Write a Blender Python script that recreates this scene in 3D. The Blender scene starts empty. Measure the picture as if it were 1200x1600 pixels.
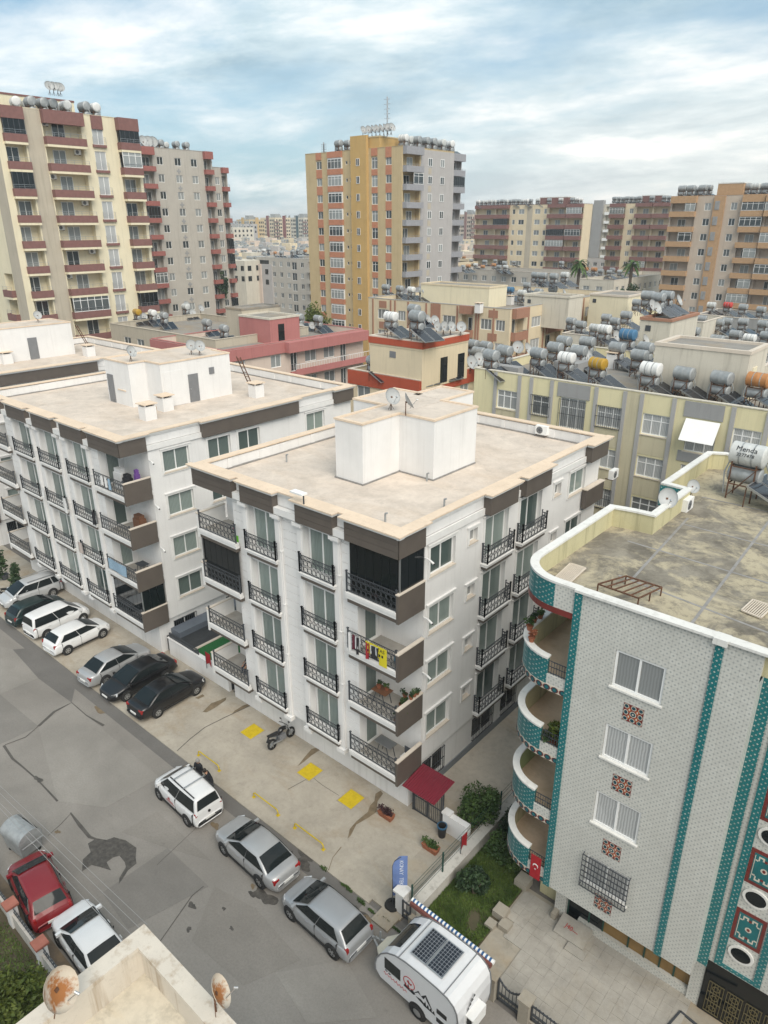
import bpy, bmesh, math, random
from mathutils import Matrix, Vector
R = math.radians
random.seed(7)
scene = bpy.context.scene
COL = scene.collection

# ------------------------------------------------------------------ camera
CAM_H = 27.0
PITCH, ROLL, AZ = R(22.116), R(0.1346), R(-49.108 + 90.0)
FPX = 1109.0
_fh = Vector((-math.sin(AZ), math.cos(AZ), 0)); _rh = Vector((math.cos(AZ), math.sin(AZ), 0)); _up = Vector((0, 0, 1))
FW = _fh * math.cos(PITCH) - _up * math.sin(PITCH)
_u0 = _fh * math.sin(PITCH) + _up * math.cos(PITCH)
RT = _rh * math.cos(ROLL) - _u0 * math.sin(ROLL)
UP = _rh * math.sin(ROLL) + _u0 * math.cos(ROLL)
CAMPOS = Vector((0, 0, CAM_H))
cam = bpy.data.cameras.new('camera'); cam_o = bpy.data.objects.new('camera', cam); COL.objects.link(cam_o)
cam.sensor_fit = 'HORIZONTAL'; cam.sensor_width = 36.0; cam.lens = 36.0 * FPX / 1200.0
cam.clip_start = 0.5; cam.clip_end = 8000
cam_o.matrix_world = Matrix(((RT.x, UP.x, -FW.x, 0), (RT.y, UP.y, -FW.y, 0), (RT.z, UP.z, -FW.z, CAM_H), (0, 0, 0, 1)))
scene.camera = cam_o

def ray(px, py):                     # photo pixel (1200x1600) -> direction
    return FW + RT * ((px - 600) / FPX) - UP * ((py - 800) / FPX)
def G(px, py, z=0.0):                # ... meets the level z
    d = ray(px, py); t = (z - CAM_H) / d.z
    return Vector((d.x * t, d.y * t, z))
def GY(px, py, Y):                   # ... meets a wall at Y
    d = ray(px, py); t = Y / d.y
    return Vector((d.x * t, Y, CAM_H + d.z * t))

# ------------------------------------------------------------------ sky and sun
SUN_AZ, SUN_EL = R(160.0), R(46.0)           # clockwise from the view direction
_sh = _fh * math.cos(SUN_AZ) + _rh * math.sin(SUN_AZ)
SUN_DIR = (_sh * math.cos(SUN_EL) + _up * math.sin(SUN_EL)).normalized()
world = bpy.data.worlds.new('World'); scene.world = world; world.use_nodes = True
wn = world.node_tree.nodes; wl = world.node_tree.links; wn.clear()
def W_(t, **k):
    n = wn.new(t)
    for a, b in k.items(): setattr(n, a, b)
    return n
def wmath(op, a, b=None, clamp=False):
    n = W_('ShaderNodeMath', operation=op); n.use_clamp = clamp
    for i, v in enumerate((a, b)):
        if v is None: continue
        if isinstance(v, (int, float)): n.inputs[i].default_value = v
        else: wl.new(v, n.inputs[i])
    return n.outputs[0]
wout = W_('ShaderNodeOutputWorld'); wbg = W_('ShaderNodeBackground'); wl.new(wbg.outputs[0], wout.inputs[0])
sky = W_('ShaderNodeTexSky', sky_type='NISHITA'); sky.sun_disc = False
sky.sun_elevation = SUN_EL; sky.sun_rotation = math.atan2(SUN_DIR.x, SUN_DIR.y)
sky.air_density = 1.0; sky.dust_density = 1.5; sky.ozone_density = 1.5
tc = W_('ShaderNodeTexCoord'); sep = W_('ShaderNodeSeparateXYZ'); wl.new(tc.outputs['Generated'], sep.inputs[0])
zc = wmath('ADD', wmath('MAXIMUM', sep.outputs[2], 0.0), 0.17)
cx = wmath('DIVIDE', sep.outputs[0], zc); cy = wmath('DIVIDE', sep.outputs[1], zc)
comb = W_('ShaderNodeCombineXYZ'); wl.new(cx, comb.inputs[0]); wl.new(cy, comb.inputs[1]); comb.inputs[2].default_value = 3.7
def wnoise(scale, detail, rough, off, dist=0.0):
    mp = W_('ShaderNodeMapping'); wl.new(comb.outputs[0], mp.inputs[0]); mp.inputs['Location'].default_value = off
    mp.inputs['Rotation'].default_value = (0, 0, -AZ); mp.inputs['Scale'].default_value = (0.75, 1.0, 1.0)
    n = W_('ShaderNodeTexNoise'); n.inputs['Scale'].default_value = scale; n.inputs['Detail'].default_value = detail
    n.inputs['Roughness'].default_value = rough; n.inputs['Distortion'].default_value = dist
    wl.new(mp.outputs[0], n.inputs['Vector']); return n.outputs[0]
def wramp(fac, stops):
    r = W_('ShaderNodeValToRGB'); wl.new(fac, r.inputs[0]); e = r.color_ramp.elements
    while len(e) < len(stops): e.new(0.5)
    for i, (p, c) in enumerate(stops): e[i].position = p; e[i].color = (*c, 1) if len(c) == 3 else c
    return r.outputs[0]
cover = wramp(wnoise(0.70, 12, 0.58, (12.3, 2.2, 0), 0.3), [(0.37, (0, 0, 0)), (0.52, (1, 1, 1))])
shade = wramp(wnoise(1.0, 12, 0.62, (6.1, 0.3, 0), 0.2), [(0.36, (0.17, 0.245, 0.29)), (0.47, (0.30, 0.365, 0.395)), (0.56, (0.47, 0.485, 0.485)), (0.66, (0.58, 0.565, 0.53))])
def wmix(fac, a, b, mode='MIX'):
    m = W_('ShaderNodeMix', data_type='RGBA', blend_type=mode)
    for sock, v in ((m.inputs[0], fac), (m.inputs[6], a), (m.inputs[7], b)):
        if isinstance(v, (int, float)): sock.default_value = v
        elif isinstance(v, tuple): sock.default_value = (*v, 1)
        else: wl.new(v, sock)
    return m.outputs[2]
skyc = W_('ShaderNodeMix', data_type='RGBA', blend_type='MULTIPLY'); skyc.inputs[0].default_value = 1.0
wl.new(sky.outputs[0], skyc.inputs[6]); skyc.inputs[7].default_value = (0.06, 0.06, 0.06, 1)
# thin haze veil whitens the blue, thickening toward the horizon
veil = wmath('ADD', wmath('MULTIPLY', wmath('SUBTRACT', 1.0, wmath('MULTIPLY', sep.outputs[2], 5.0), True), 0.35), 0.45, True)
clear = wmix(veil, skyc.outputs[2], (0.145, 0.265, 0.325))
col = wmix(cover, clear, shade)
# warm band of haze low over the eastern horizon
dt = W_('ShaderNodeVectorMath', operation='DOT_PRODUCT'); wl.new(tc.outputs['Generated'], dt.inputs[0]); dt.inputs[1].default_value = (_fh * math.cos(R(32)) + _rh * math.sin(R(32))).normalized()
glow = wmath('POWER', wmath('MAXIMUM', dt.outputs['Value'], 0.0), 5.0)
low = wmath('SUBTRACT', 1.0, wmath('MULTIPLY', sep.outputs[2], 4.0), True)
col = wmix(wmath('MULTIPLY', wmath('MULTIPLY', glow, low), 0.45, True), col, (0.62, 0.54, 0.45))
wl.new(col, wbg.inputs[0]); wbg.inputs[1].default_value = 1.0

sun = bpy.data.lights.new('sun', 'SUN'); sun.energy = 1.4; sun.angle = R(45); sun.color = (1.0, 0.93, 0.82)
sun_o = bpy.data.objects.new('sun', sun); COL.objects.link(sun_o); sun_o.location = (0, 0, 60)
sun_o.rotation_euler = SUN_DIR.to_track_quat('Z', 'Y').to_euler()
scene.view_settings.view_transform = 'Standard'; scene.view_settings.look = 'None'
scene.view_settings.exposure = 1.24; scene.view_settings.gamma = 1.0; scene.view_settings.use_curve_mapping = False

# ------------------------------------------------------------------ materials
MATS = {}
def srgb(r, g, b):
    f = lambda c: (c / 255 / 12.92) if c / 255 <= 0.04045 else ((c / 255 + 0.055) / 1.055) ** 2.4
    return (f(r), f(g), f(b))
class NT:
    def __init__(s, name):
        s.m = bpy.data.materials.new(name); s.m.use_nodes = True; s.t = s.m.node_tree; s.n = s.t.nodes; s.l = s.t.links
        s.b = s.n['Principled BSDF']
    def node(s, t, **k):
        n = s.n.new(t)
        for a, b in k.items(): setattr(n, a, b)
        return n
    def set(s, sock, v):
        if hasattr(v, 'is_linked') or hasattr(v, 'links'): s.l.new(v, sock)
        elif isinstance(v, tuple) and len(v) == 3 and sock.type == 'RGBA': sock.default_value = (*v, 1)
        else: sock.default_value = v
    def coord(s, kind='pos'):
        if kind == 'pos': return s.node('ShaderNodeNewGeometry').outputs['Position']
        return s.node('ShaderNodeTexCoord').outputs['Object']
    def mapping(s, vec, scale=(1, 1, 1), rot=(0, 0, 0), loc=(0, 0, 0)):
        m = s.node('ShaderNodeMapping'); s.l.new(vec, m.inputs[0])
        m.inputs['Scale'].default_value = scale; m.inputs['Rotation'].default_value = rot; m.inputs['Location'].default_value = loc
        return m.outputs[0]
    def noise(s, vec, scale, detail=6, rough=0.6, dist=0.0):
        n = s.node('ShaderNodeTexNoise'); s.l.new(vec, n.inputs['Vector'])
        for a, b in (('Scale', scale), ('Detail', detail), ('Roughness', rough), ('Distortion', dist)): n.inputs[a].default_value = b
        return n.outputs[0]
    def ramp(s, fac, stops):
        r = s.node('ShaderNodeValToRGB'); s.l.new(fac, r.inputs[0]); e = r.color_ramp.elements
        while len(e) < len(stops): e.new(0.5)
        for i, (p, c) in enumerate(stops):
            e[i].position = p; e[i].color = (c, c, c, 1) if isinstance(c, (int, float)) else (*c, 1)
        return r.outputs[0]
    def mix(s, fac, a, b, mode='MIX'):
        m = s.node('ShaderNodeMix', data_type='RGBA', blend_type=mode)
        s.set(m.inputs[0], fac); s.set(m.inputs[6], a); s.set(m.inputs[7], b); return m.outputs[2]
    def math(s, op, a, b=None, clamp=False):
        m = s.node('ShaderNodeMath', operation=op); m.use_clamp = clamp
        s.set(m.inputs[0], a)
        if b is not None: s.set(m.inputs[1], b)
        return m.outputs[0]
    def bump(s, h, strength=0.3, dist=0.02):
        b = s.node('ShaderNodeBump'); s.l.new(h, b.inputs['Height']); b.inputs['Strength'].default_value = strength
        b.inputs['Distance'].default_value = dist; s.l.new(b.outputs[0], s.b.inputs['Normal'])
    def fin(s, color=None, rough=None, metal=None, spec=None):
        if color is not None: s.set(s.b.inputs['Base Color'], color)
        if rough is not None: s.set(s.b.inputs['Roughness'], rough)
        if metal is not None: s.b.inputs['Metallic'].default_value = metal
        if spec is not None: s.b.inputs['Specular IOR Level'].default_value = spec
        return s.m
def mul(c, k): return tuple(min(1, x * k) for x in c)

def plain(name, c, rough=0.6, metal=0.0, var=0.08, scale=2.5, bump=0.0, kind='pos', spec=0.4, coat=0.0):
    if name in MATS: return MATS[name]
    t = NT(name); v = t.coord(kind)
    if var > 0:
        f = t.noise(v, scale, 5, 0.6); c2 = t.mix(t.ramp(f, [(0.3, 0.0), (0.7, 1.0)]), mul(c, 1 - var), mul(c, 1 + var))
    else: c2 = c
    if bump > 0: t.bump(t.noise(v, 40, 3, 0.6), bump, 0.01)
    t.fin(c2, rough, metal, spec)
    if coat: t.b.inputs['Coat Weight'].default_value = coat; t.b.inputs['Coat Roughness'].default_value = 0.05
    MATS[name] = t.m; return t.m
def plaster(name, c, streak=0.25, var=0.06, rough=0.85, grime=(0.30, 0.28, 0.25)):
    """painted render with faint blotches and rain streaks running down"""
    if name in MATS: return MATS[name]
    t = NT(name); v = t.coord()
    f = t.noise(v, 0.6, 6, 0.6); base = t.mix(t.ramp(f, [(0.3, 0.0), (0.7, 1.0)]), mul(c, 1 - var), mul(c, 1 + var * 0.6))
    st = t.noise(t.mapping(v, (2.2, 2.2, 0.12)), 1.6, 5, 0.65)
    m = t.ramp(st, [(0.52, 0.0), (0.78, 1.0)])
    c3 = t.mix(t.math('MULTIPLY', m, streak), base, tuple(a * b for a, b in zip(c, grime)))
    fine = t.noise(v, 9, 4, 0.7); c4 = t.mix(t.math('MULTIPLY', t.ramp(fine, [(0.55, 0.0), (0.8, 1.0)]), streak * 0.5), c3, mul(c, 0.6))
    t.bump(t.noise(v, 25, 3, 0.6), 0.12, 0.01)
    MATS[name] = t.fin(c4, rough, 0, 0.25); return t.m

# ------------------------------------------------------------------ mesh helpers
WM = {}
class MB:
    def __init__(s): s.v = []; s.f = []; s.mi = []; s.cur = 0
    def add(s, vs, fs):
        o = len(s.v); s.v += [tuple(p) for p in vs]; s.f += [tuple(i + o for i in f) for f in fs]; s.mi += [s.cur] * len(fs); return s
    def box(s, x0, y0, z0, x1, y1, z1):
        x0, x1 = min(x0, x1), max(x0, x1); y0, y1 = min(y0, y1), max(y0, y1); z0, z1 = min(z0, z1), max(z0, z1)
        return s.add([(x0, y0, z0), (x1, y0, z0), (x1, y1, z0), (x0, y1, z0), (x0, y0, z1), (x1, y0, z1), (x1, y1, z1), (x0, y1, z1)],
                     [(0, 3, 2, 1), (4, 5, 6, 7), (0, 1, 5, 4), (1, 2, 6, 5), (2, 3, 7, 6), (3, 0, 4, 7)])
    def beam(s, p0, p1, w, h=None):
        p0, p1 = Vector(p0), Vector(p1); d = (p1 - p0).normalized(); h = h or w
        a = d.cross(Vector((0, 0, 1)))
        if a.length < 1e-4: a = Vector((1, 0, 0))
        a.normalize(); b = d.cross(a); a *= w / 2; b *= h / 2
        return s.add([p0 - a - b, p0 + a - b, p0 + a + b, p0 - a + b, p1 - a - b, p1 + a - b, p1 + a + b, p1 - a + b],
                     [(0, 3, 2, 1), (4, 5, 6, 7), (0, 1, 5, 4), (1, 2, 6, 5), (2, 3, 7, 6), (3, 0, 4, 7)])
    def cyl(s, p0, p1, r0, r1=None, n=12, caps=True):
        p0, p1 = Vector(p0), Vector(p1); d = (p1 - p0).normalized(); r1 = r0 if r1 is None else r1
        a = d.orthogonal().normalized(); b = d.cross(a); vs = []
        for p, r in ((p0, r0), (p1, r1)):
            for i in range(n):
                t = 2 * math.pi * i / n; vs.append(p + a * (r * math.cos(t)) + b * (r * math.sin(t)))
        fs = [(i, (i + 1) % n, n + (i + 1) % n, n + i) for i in range(n)]
        if caps: fs += [tuple(range(n - 1, -1, -1)), tuple(range(n, 2 * n))]
        return s.add(vs, fs)
    def tube(s, pts, r, n=6):
        for a, b in zip(pts, pts[1:]): s.cyl(a, b, r, r, n, True)
        return s
    def prism(s, poly, z0, z1):
        n = len(poly); A = sum(poly[i][0] * poly[(i + 1) % n][1] - poly[(i + 1) % n][0] * poly[i][1] for i in range(n))
        if A < 0: poly = poly[::-1]
        vs = [(x, y, z0) for x, y in poly] + [(x, y, z1) for x, y in poly]
        return s.add(vs, [tuple(range(n - 1, -1, -1)), tuple(range(n, 2 * n))] + [(i, (i + 1) % n, n + (i + 1) % n, n + i) for i in range(n)])
    def lathe(s, prof, n=12, c=(0, 0, 0)):           # profile (r, z) about the z axis
        vs = []; m = len(prof)
        for i in range(n):
            t = 2 * math.pi * i / n
            for r, z in prof: vs.append((c[0] + r * math.cos(t), c[1] + r * math.sin(t), c[2] + z))
        fs = [(i * m + j, ((i + 1) % n) * m + j, ((i + 1) % n) * m + j + 1, i * m + j + 1) for i in range(n) for j in range(m - 1)]
        return s.add(vs, fs)
    def xf(s, M, start=0):
        s.v = s.v[:start] + [tuple(M @ Vector(p)) for p in s.v[start:]]; return s
    def mesh(s, name='mesh', smooth=False):
        me = bpy.data.meshes.new(name); me.from_pydata(s.v, [], s.f)
        if any(s.mi): me.polygons.foreach_set('material_index', s.mi)
        if smooth: me.polygons.foreach_set('use_smooth', [True] * len(me.polygons))
        me.update(); return me
def link(name, data, mats=None, parent=None, loc=(0, 0, 0), rot=(0, 0, 0)):
    o = bpy.data.objects.new(name, data); COL.objects.link(o)
    if isinstance(rot, (int, float)): rot = (0, 0, rot)
    o.location = loc; o.rotation_euler = rot
    from mathutils import Euler
    WM[o.name] = Matrix.Translation(loc) @ Euler(rot).to_matrix().to_4x4()
    if data is not None and mats is not None:
        if not isinstance(mats, (list, tuple)): mats = [mats]
        while len(data.materials) < len(mats): data.materials.append(None)
        for i, m in enumerate(mats): o.material_slots[i].link = 'OBJECT'; o.material_slots[i].material = m
    if parent is not None:
        o.parent = parent; o.matrix_parent_inverse = WM[parent.name].inverted()
    return o
def obj(name, mb, mats, parent=None, loc=(0, 0, 0), rot=(0, 0, 0), smooth=False):
    return link(name, mb.mesh(name, smooth) if isinstance(mb, MB) else mb, mats, parent, loc, rot)
def tag(o, label=None, cat=None, group=None, kind=None):
    if label: o['label'] = label
    if cat: o['category'] = cat
    if group: o['group'] = group
    if kind: o['kind'] = kind
    return o
def thing(name, label, cat, loc=(0, 0, 0), rot=0, group=None):
    return tag(link(name, None, None, None, loc, rot), label, cat, group)
def copy_tree(o, loc=None, rot=None, parent=None):
    c = o.copy(); COL.objects.link(c)
    if loc is not None: c.location = loc
    if rot is not None: c.rotation_euler = (0, 0, rot) if isinstance(rot, (int, float)) else rot
    c.parent = parent
    for ch in o.children: copy_tree(ch, parent=c)
    return c
ORD = ['first', 'second', 'third', 'fourth', 'fifth', 'sixth', 'seventh', 'eighth', 'ninth', 'tenth', 'eleventh', 'twelfth', 'thirteenth',
       'fourteenth', 'fifteenth', 'sixteenth', 'seventeenth', 'eighteenth', 'nineteenth', 'twentieth']
ORD += ['twenty-' + w for w in ORD[:9]] + ['thirtieth'] + ['thirty-' + w for w in ORD[:9]] + ['fortieth']

# ------------------------------------------------------------------ facades
class Face:
    """a vertical wall plane; u is the world X (or Y) coordinate along it"""
    def __init__(s, d, c): s.d = d; s.c = c; s.rot = {'-Y': 0, '+X': R(90), '+Y': R(180), '-X': R(270)}[d]
    def p(s, u, z, out=0.0):
        return {'-Y': (u, s.c - out, z), '+X': (s.c + out, u, z), '+Y': (u, s.c + out, z), '-X': (s.c - out, u, z)}[s.d]
    def flip(s): return s.d in ('+Y', '-X')
    def box(s, mb, u0, u1, z0, z1, o0, o1):
        a = s.p(u0, z0, o0); b = s.p(u1, z1, o1); return mb.box(*a, *b)
    def origin(s, u0, u1, z, out=0.0):               # local x runs to the right seen from outside
        return s.p(u1 if s.flip() else u0, z, out)
def wall_face(mb, F, u0, u1, z0, z1, holes=()):
    us = sorted({u0, u1} | {h[i] for h in holes for i in (0, 1)}); zs = sorted({z0, z1} | {h[i] for h in holes for i in (2, 3)})
    us = [u for u in us if u0 <= u <= u1]; zs = [z for z in zs if z0 <= z <= z1]
    def quad(a, b, c, d): mb.add([a, b, c, d], [(3, 2, 1, 0) if F.flip() else (0, 1, 2, 3)])
    for a, b in zip(us, us[1:]):
        run = None
        for c, d in list(zip(zs, zs[1:])) + [(None, None)]:
            inside = c is None or any(h[0] < (a + b) / 2 < h[1] and h[2] < (c + d) / 2 < h[3] for h in holes)
            if inside:
                if run: quad(F.p(a, run[0]), F.p(b, run[0]), F.p(b, run[1]), F.p(a, run[1])); run = None
            else: run = (run[0], d) if run else (c, d)
    for a, b, c, d, dep in holes:
        o = -dep
        quad(F.p(a, c, o), F.p(b, c, o), F.p(b, d, o), F.p(a, d, o))
        quad(F.p(a, c), F.p(b, c), F.p(b, c, o), F.p(a, c, o)); quad(F.p(a, d, o), F.p(b, d, o), F.p(b, d), F.p(a, d))
        quad(F.p(a, c), F.p(a, c, o), F.p(a, d, o), F.p(a, d)); quad(F.p(b, c, o), F.p(b, c), F.p(b, d), F.p(b, d, o))
MC = {}
def cached(key, fn):
    if key not in MC: MC[key] = fn()
    return MC[key]
def win_meshes(w, h, n, tr, t):
    def frame():
        m = MB(); d = 0.06
        m.box(0, -d, 0, w, 0, t); m.box(0, -d, h - t, w, 0, h); m.box(0, -d, t, t, 0, h - t); m.box(w - t, -d, t, w, 0, h - t)
        for i in range(1, n): x = w * i / n; m.box(x - t * 0.5, -d * 0.9, t, x + t * 0.5, 0, h - t)
        if tr: m.box(t, -d * 0.8, h * tr - t * 0.4, w - t, -0.002, h * tr + t * 0.4)
        return m.mesh('window_frame')
    def pane():
        m = MB()
        for i in range(n):
            a, b = w * i / n + t * 0.5, w * (i + 1) / n - t * 0.5; m.box(a, -0.022, t * 0.9, b, -0.006, h - t * 0.9)
        return m.mesh('pane')
    return cached(('wf', w, h, n, tr, t), frame), cached(('wp', w, h, n, tr, t), pane)
def window(parent, F, u0, u1, z0, z1, dep=0.12, n=2, tr=0, t=0.06, frame=None, glass=None, sill=None, surround=None, name='window'):
    w, h = round(u1 - u0, 3), round(z1 - z0, 3); fm, pm = win_meshes(w, h, n, tr, t)
    o = link(name, fm, frame or M_PVC, parent, F.origin(u0, u1, z0, -dep + 0.004), F.rot)
    link('pane', pm, glass or M_GLASS, o, F.origin(u0, u1, z0, -dep + 0.004), F.rot)
    if sill:
        me = cached(('sill', w, dep), lambda: MB().box(-0.07, -dep - 0.07, -0.07, w + 0.07, -0.005, -0.005).mesh('sill'))
        link('sill', me, sill, o, F.origin(u0, u1, z0, -dep + 0.004), F.rot)
    if surround:
        def mk():
            m = MB(); b = 0.13; e = 0.055
            m.box(-b, -e, -b, 0, 0, h + b); m.box(w, -e, -b, w + b, 0, h + b); m.box(0, -e, h, w, 0, h + b); m.box(0, -e, -b, w, 0, -0.08)
            m.box(-b - 0.05, -e - 0.05, h + b, w + b + 0.05, 0, h + b + 0.07); return m.mesh('surround')
        link('surround', cached(('sur', w, h), mk), surround, o, F.origin(u0, u1, z0, 0.003), F.rot)
    return o
def bars(parent, F, u0, u1, z0, z1, out=0.1, step=0.13, mat=None, name='window_bars', rows=3, grid=False):
    m = MB(); w = u1 - u0; h = z1 - z0; k = max(2, int(w / step))
    for i in range(k + 1): x = w * i / k; m.box(x - 0.011, -out - 0.011, 0, x + 0.011, -out + 0.011, h)
    for j in range(rows): z = h * j / (rows - 1); m.box(-0.01, -out - 0.016, z - 0.014, w + 0.01, -out + 0.014, z + 0.014)
    for x in (0, w):
        for z in (0, h): m.box(x - 0.012, -out, z - 0.012, x + 0.012, 0.03, z + 0.012)
    return obj(name, m, mat or M_IRON, parent, F.origin(u0, u1, z0), F.rot)

def glass_mat(name, dark, curtain, lo, hi, folds=True):
    t = NT(name); oi = t.node('ShaderNodeObjectInfo').outputs['Random']; v = t.coord('obj')
    amt = t.ramp(oi, [(lo, 0.0), (hi, 1.0)])
    c = curtain
    if folds:
        wv = t.node('ShaderNodeTexWave', wave_type='BANDS', bands_direction='X'); t.l.new(v, wv.inputs[0])
        wv.inputs['Scale'].default_value = 3.2; wv.inputs['Distortion'].default_value = 2.5; wv.inputs['Detail'].default_value = 2
        c = t.mix(wv.outputs[1], mul(curtain, 0.72), mul(curtain, 1.12))
    MATS[name] = t.fin(t.mix(amt, dark, c), 0.04, 0, 0.6); return t.m
M_PVC = plain('white_pvc', (0.78, 0.78, 0.77), 0.35, var=0.03)
M_GLASS = glass_mat('curtained_glass', (0.035, 0.045, 0.05), (0.30, 0.32, 0.32), 0.25, 0.65)
M_GLASS_GREEN = glass_mat('green_tinted_curtained_glass', (0.06, 0.085, 0.08), (0.25, 0.30, 0.28), 0.05, 0.7)
M_GLASS_LIGHT = glass_mat('net_curtained_glass', (0.16, 0.17, 0.17), (0.44, 0.45, 0.45), 0.0, 0.5)
M_GLASS_DARK = plain('dark_glass', (0.008, 0.011, 0.013), 0.05, var=0, spec=0.45)
M_IRON = plain('wrought_iron', (0.068, 0.075, 0.085), 0.5, 0.3, var=0.1)
M_WHITE = plaster('white_render', (0.725, 0.715, 0.705), 0.15)
M_WHITE_SHADE = plaster('shade_toned_white_render', (0.70, 0.695, 0.69), 0.30)  # white render toned down, the set-back storey's shade put into its colour
M_TRIM = plain('white_trim', (0.72, 0.71, 0.695), 0.7, var=0.05)
M_BROWN = plain('brown_cladding', (0.105, 0.088, 0.075), 0.55, var=0.10, scale=1.2)
M_COPING = plaster('peach_travertine_coping', (0.69, 0.555, 0.425), 0.25, 0.10)
M_STONE = plaster('beige_stone_sill', (0.60, 0.53, 0.45), 0.2, 0.08)
M_GREYWALL = plaster('grey_plinth', (0.20, 0.215, 0.235), 0.2)
M_GREENPAINT = plaster('pale_green_paint', (0.30, 0.36, 0.17), 0.3)
M_GREENDARK = plain('dark_green_steel', (0.02, 0.07, 0.055), 0.45, 0.2)
M_BRONZE = plain('gilded_iron', (0.20, 0.17, 0.09), 0.5, 0.5)
M_MEMBRANE = plain('grey_bitumen_edge', (0.25, 0.24, 0.23), 0.8, var=0.2)
M_ALU = plain('aluminium', (0.45, 0.46, 0.47), 0.35, 0.8, var=0.05)
M_GREYDOOR = plain('grey_steel_door', (0.20, 0.205, 0.215), 0.5, 0.2, var=0.08)
M_TILEFLOOR = plain('grey_balcony_tiles', (0.34, 0.32, 0.29), 0.6, var=0.12)
M_GALV = plain('galvanised_steel', (0.33, 0.345, 0.35), 0.55, 0.35, var=0.2, scale=3, kind='obj')
M_BLACKPANEL = plain('solar_collector_glass', (0.014, 0.016, 0.022), 0.12, 0.0, var=0.1, kind='obj', spec=0.6)
M_RUST = plain('rusty_iron', (0.13, 0.065, 0.038), 0.8, 0.2, var=0.3, scale=8, kind='obj')
# ------------------------------------------------------------------ ground, road, paving
def structure(name, mb, mat): return tag(obj(name, mb, mat), kind='structure')
def asphalt(name, c, crackv=0.5):
    t = NT(name); v = t.coord()
    big = t.ramp(t.noise(v, 0.16, 6, 0.62, 0.4), [(0.32, 0.0), (0.68, 1.0)])
    a = t.mix(big, mul(c, 0.72), mul(c, 1.16))
    wear = t.ramp(t.noise(t.mapping(v, (0.25, 1.2, 1)), 0.8, 6, 0.65), [(0.45, 0.0), (0.75, 1.0)])
    a = t.mix(t.math('MULTIPLY', wear, 0.35), a, mul(c, 0.72))
    spots = t.ramp(t.noise(v, 1.7, 9, 0.75), [(0.61, 0.0), (0.70, 1.0)]); a = t.mix(t.math('MULTIPLY', spots, crackv), a, mul(c, 0.45))
    g = t.ramp(t.noise(v, 38, 2, 0.5), [(0.3, 0.0), (0.7, 1.0)]); a = t.mix(g, mul(c, 0.88), a, 'MULTIPLY') if False else t.mix(t.math('MULTIPLY', g, 0.22), a, mul(c, 1.35)); g2 = t.ramp(t.noise(v, 11, 4, 0.7), [(0.42, 0.0), (0.62, 1.0)]); a = t.mix(t.math('MULTIPLY', g2, 0.28), a, mul(c, 0.66))
    t.bump(t.noise(v, 28, 4, 0.75), 0.6, 0.02)
    MATS[name] = t.fin(a, 0.88, 0, 0.25); return t.m
def concrete(name, c, stain, rust=(0.36, 0.25, 0.13), rusta=0.6, sc=0.35):
    t = NT(name); v = t.coord()
    a = t.mix(t.ramp(t.noise(v, sc, 7, 0.62, 0.6), [(0.34, 0.0), (0.66, 1.0)]), mul(c, 0.82), mul(c, 1.10))
    r = t.ramp(t.noise(t.mapping(v, (0.5, 0.9, 1), loc=(3, 9, 0)), 0.42, 7, 0.66, 0.8), [(0.50, 0.0), (0.70, 1.0)])
    a = t.mix(t.math('MULTIPLY', r, rusta), a, rust)
    d = t.ramp(t.noise(v, 1.1, 9, 0.7, 0.3), [(0.56, 0.0), (0.72, 1.0)]); a = t.mix(t.math('MULTIPLY', d, stain), a, mul(c, 0.42))
    f = t.ramp(t.noise(v, 7, 5, 0.7), [(0.35, 0.0), (0.7, 1.0)]); a = t.mix(t.math('MULTIPLY', f, 0.26), a, mul(c, 1.3)); f2 = t.ramp(t.noise(v, 3.3, 6, 0.72), [(0.5, 0.0), (0.68, 1.0)]); a = t.mix(t.math('MULTIPLY', f2, stain * 0.5), a, mul(c, 0.6))
    t.bump(t.noise(v, 30, 3, 0.7), 0.25, 0.01)
    MATS[name] = t.fin(a, 0.85, 0, 0.25); return t.m
M_ROAD = asphalt('worn_grey_asphalt', (0.245, 0.228, 0.207), 0.45)
M_ROAD_PATCH = asphalt('darker_asphalt_patch', (0.205, 0.192, 0.176))
M_GUTTER = asphalt('dark_gutter_asphalt', (0.155, 0.147, 0.138), 0.6)
M_TARMAC = asphalt('city_ground', (0.16, 0.15, 0.14))
M_APRON = concrete('stained_apron_concrete', (0.37, 0.335, 0.28), 0.45, (0.27, 0.205, 0.13), 0.75, 0.5)
M_KERBSTONE = concrete('kerb_concrete', (0.33, 0.30, 0.25), 0.5)
M_DIRT = concrete('brown_dirt', (0.17, 0.135, 0.10), 0.6)
M_WET = plain('wet_dark_asphalt', (0.075, 0.068, 0.060), 0.6, var=0.45, scale=5)
M_OIL = plain('brown_oily_stain', (0.165, 0.125, 0.078), 0.7, var=0.3, scale=3)
M_CRACK = plain('tar_crack', (0.085, 0.078, 0.07), 0.8, var=0.2)
M_PATH = concrete('path_stone', (0.50, 0.445, 0.37), 0.55)
M_ROOF = concrete('pale_roof_screed', (0.58, 0.505, 0.435), 0.42, (0.44, 0.335, 0.235), 0.45, 0.6)

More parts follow.
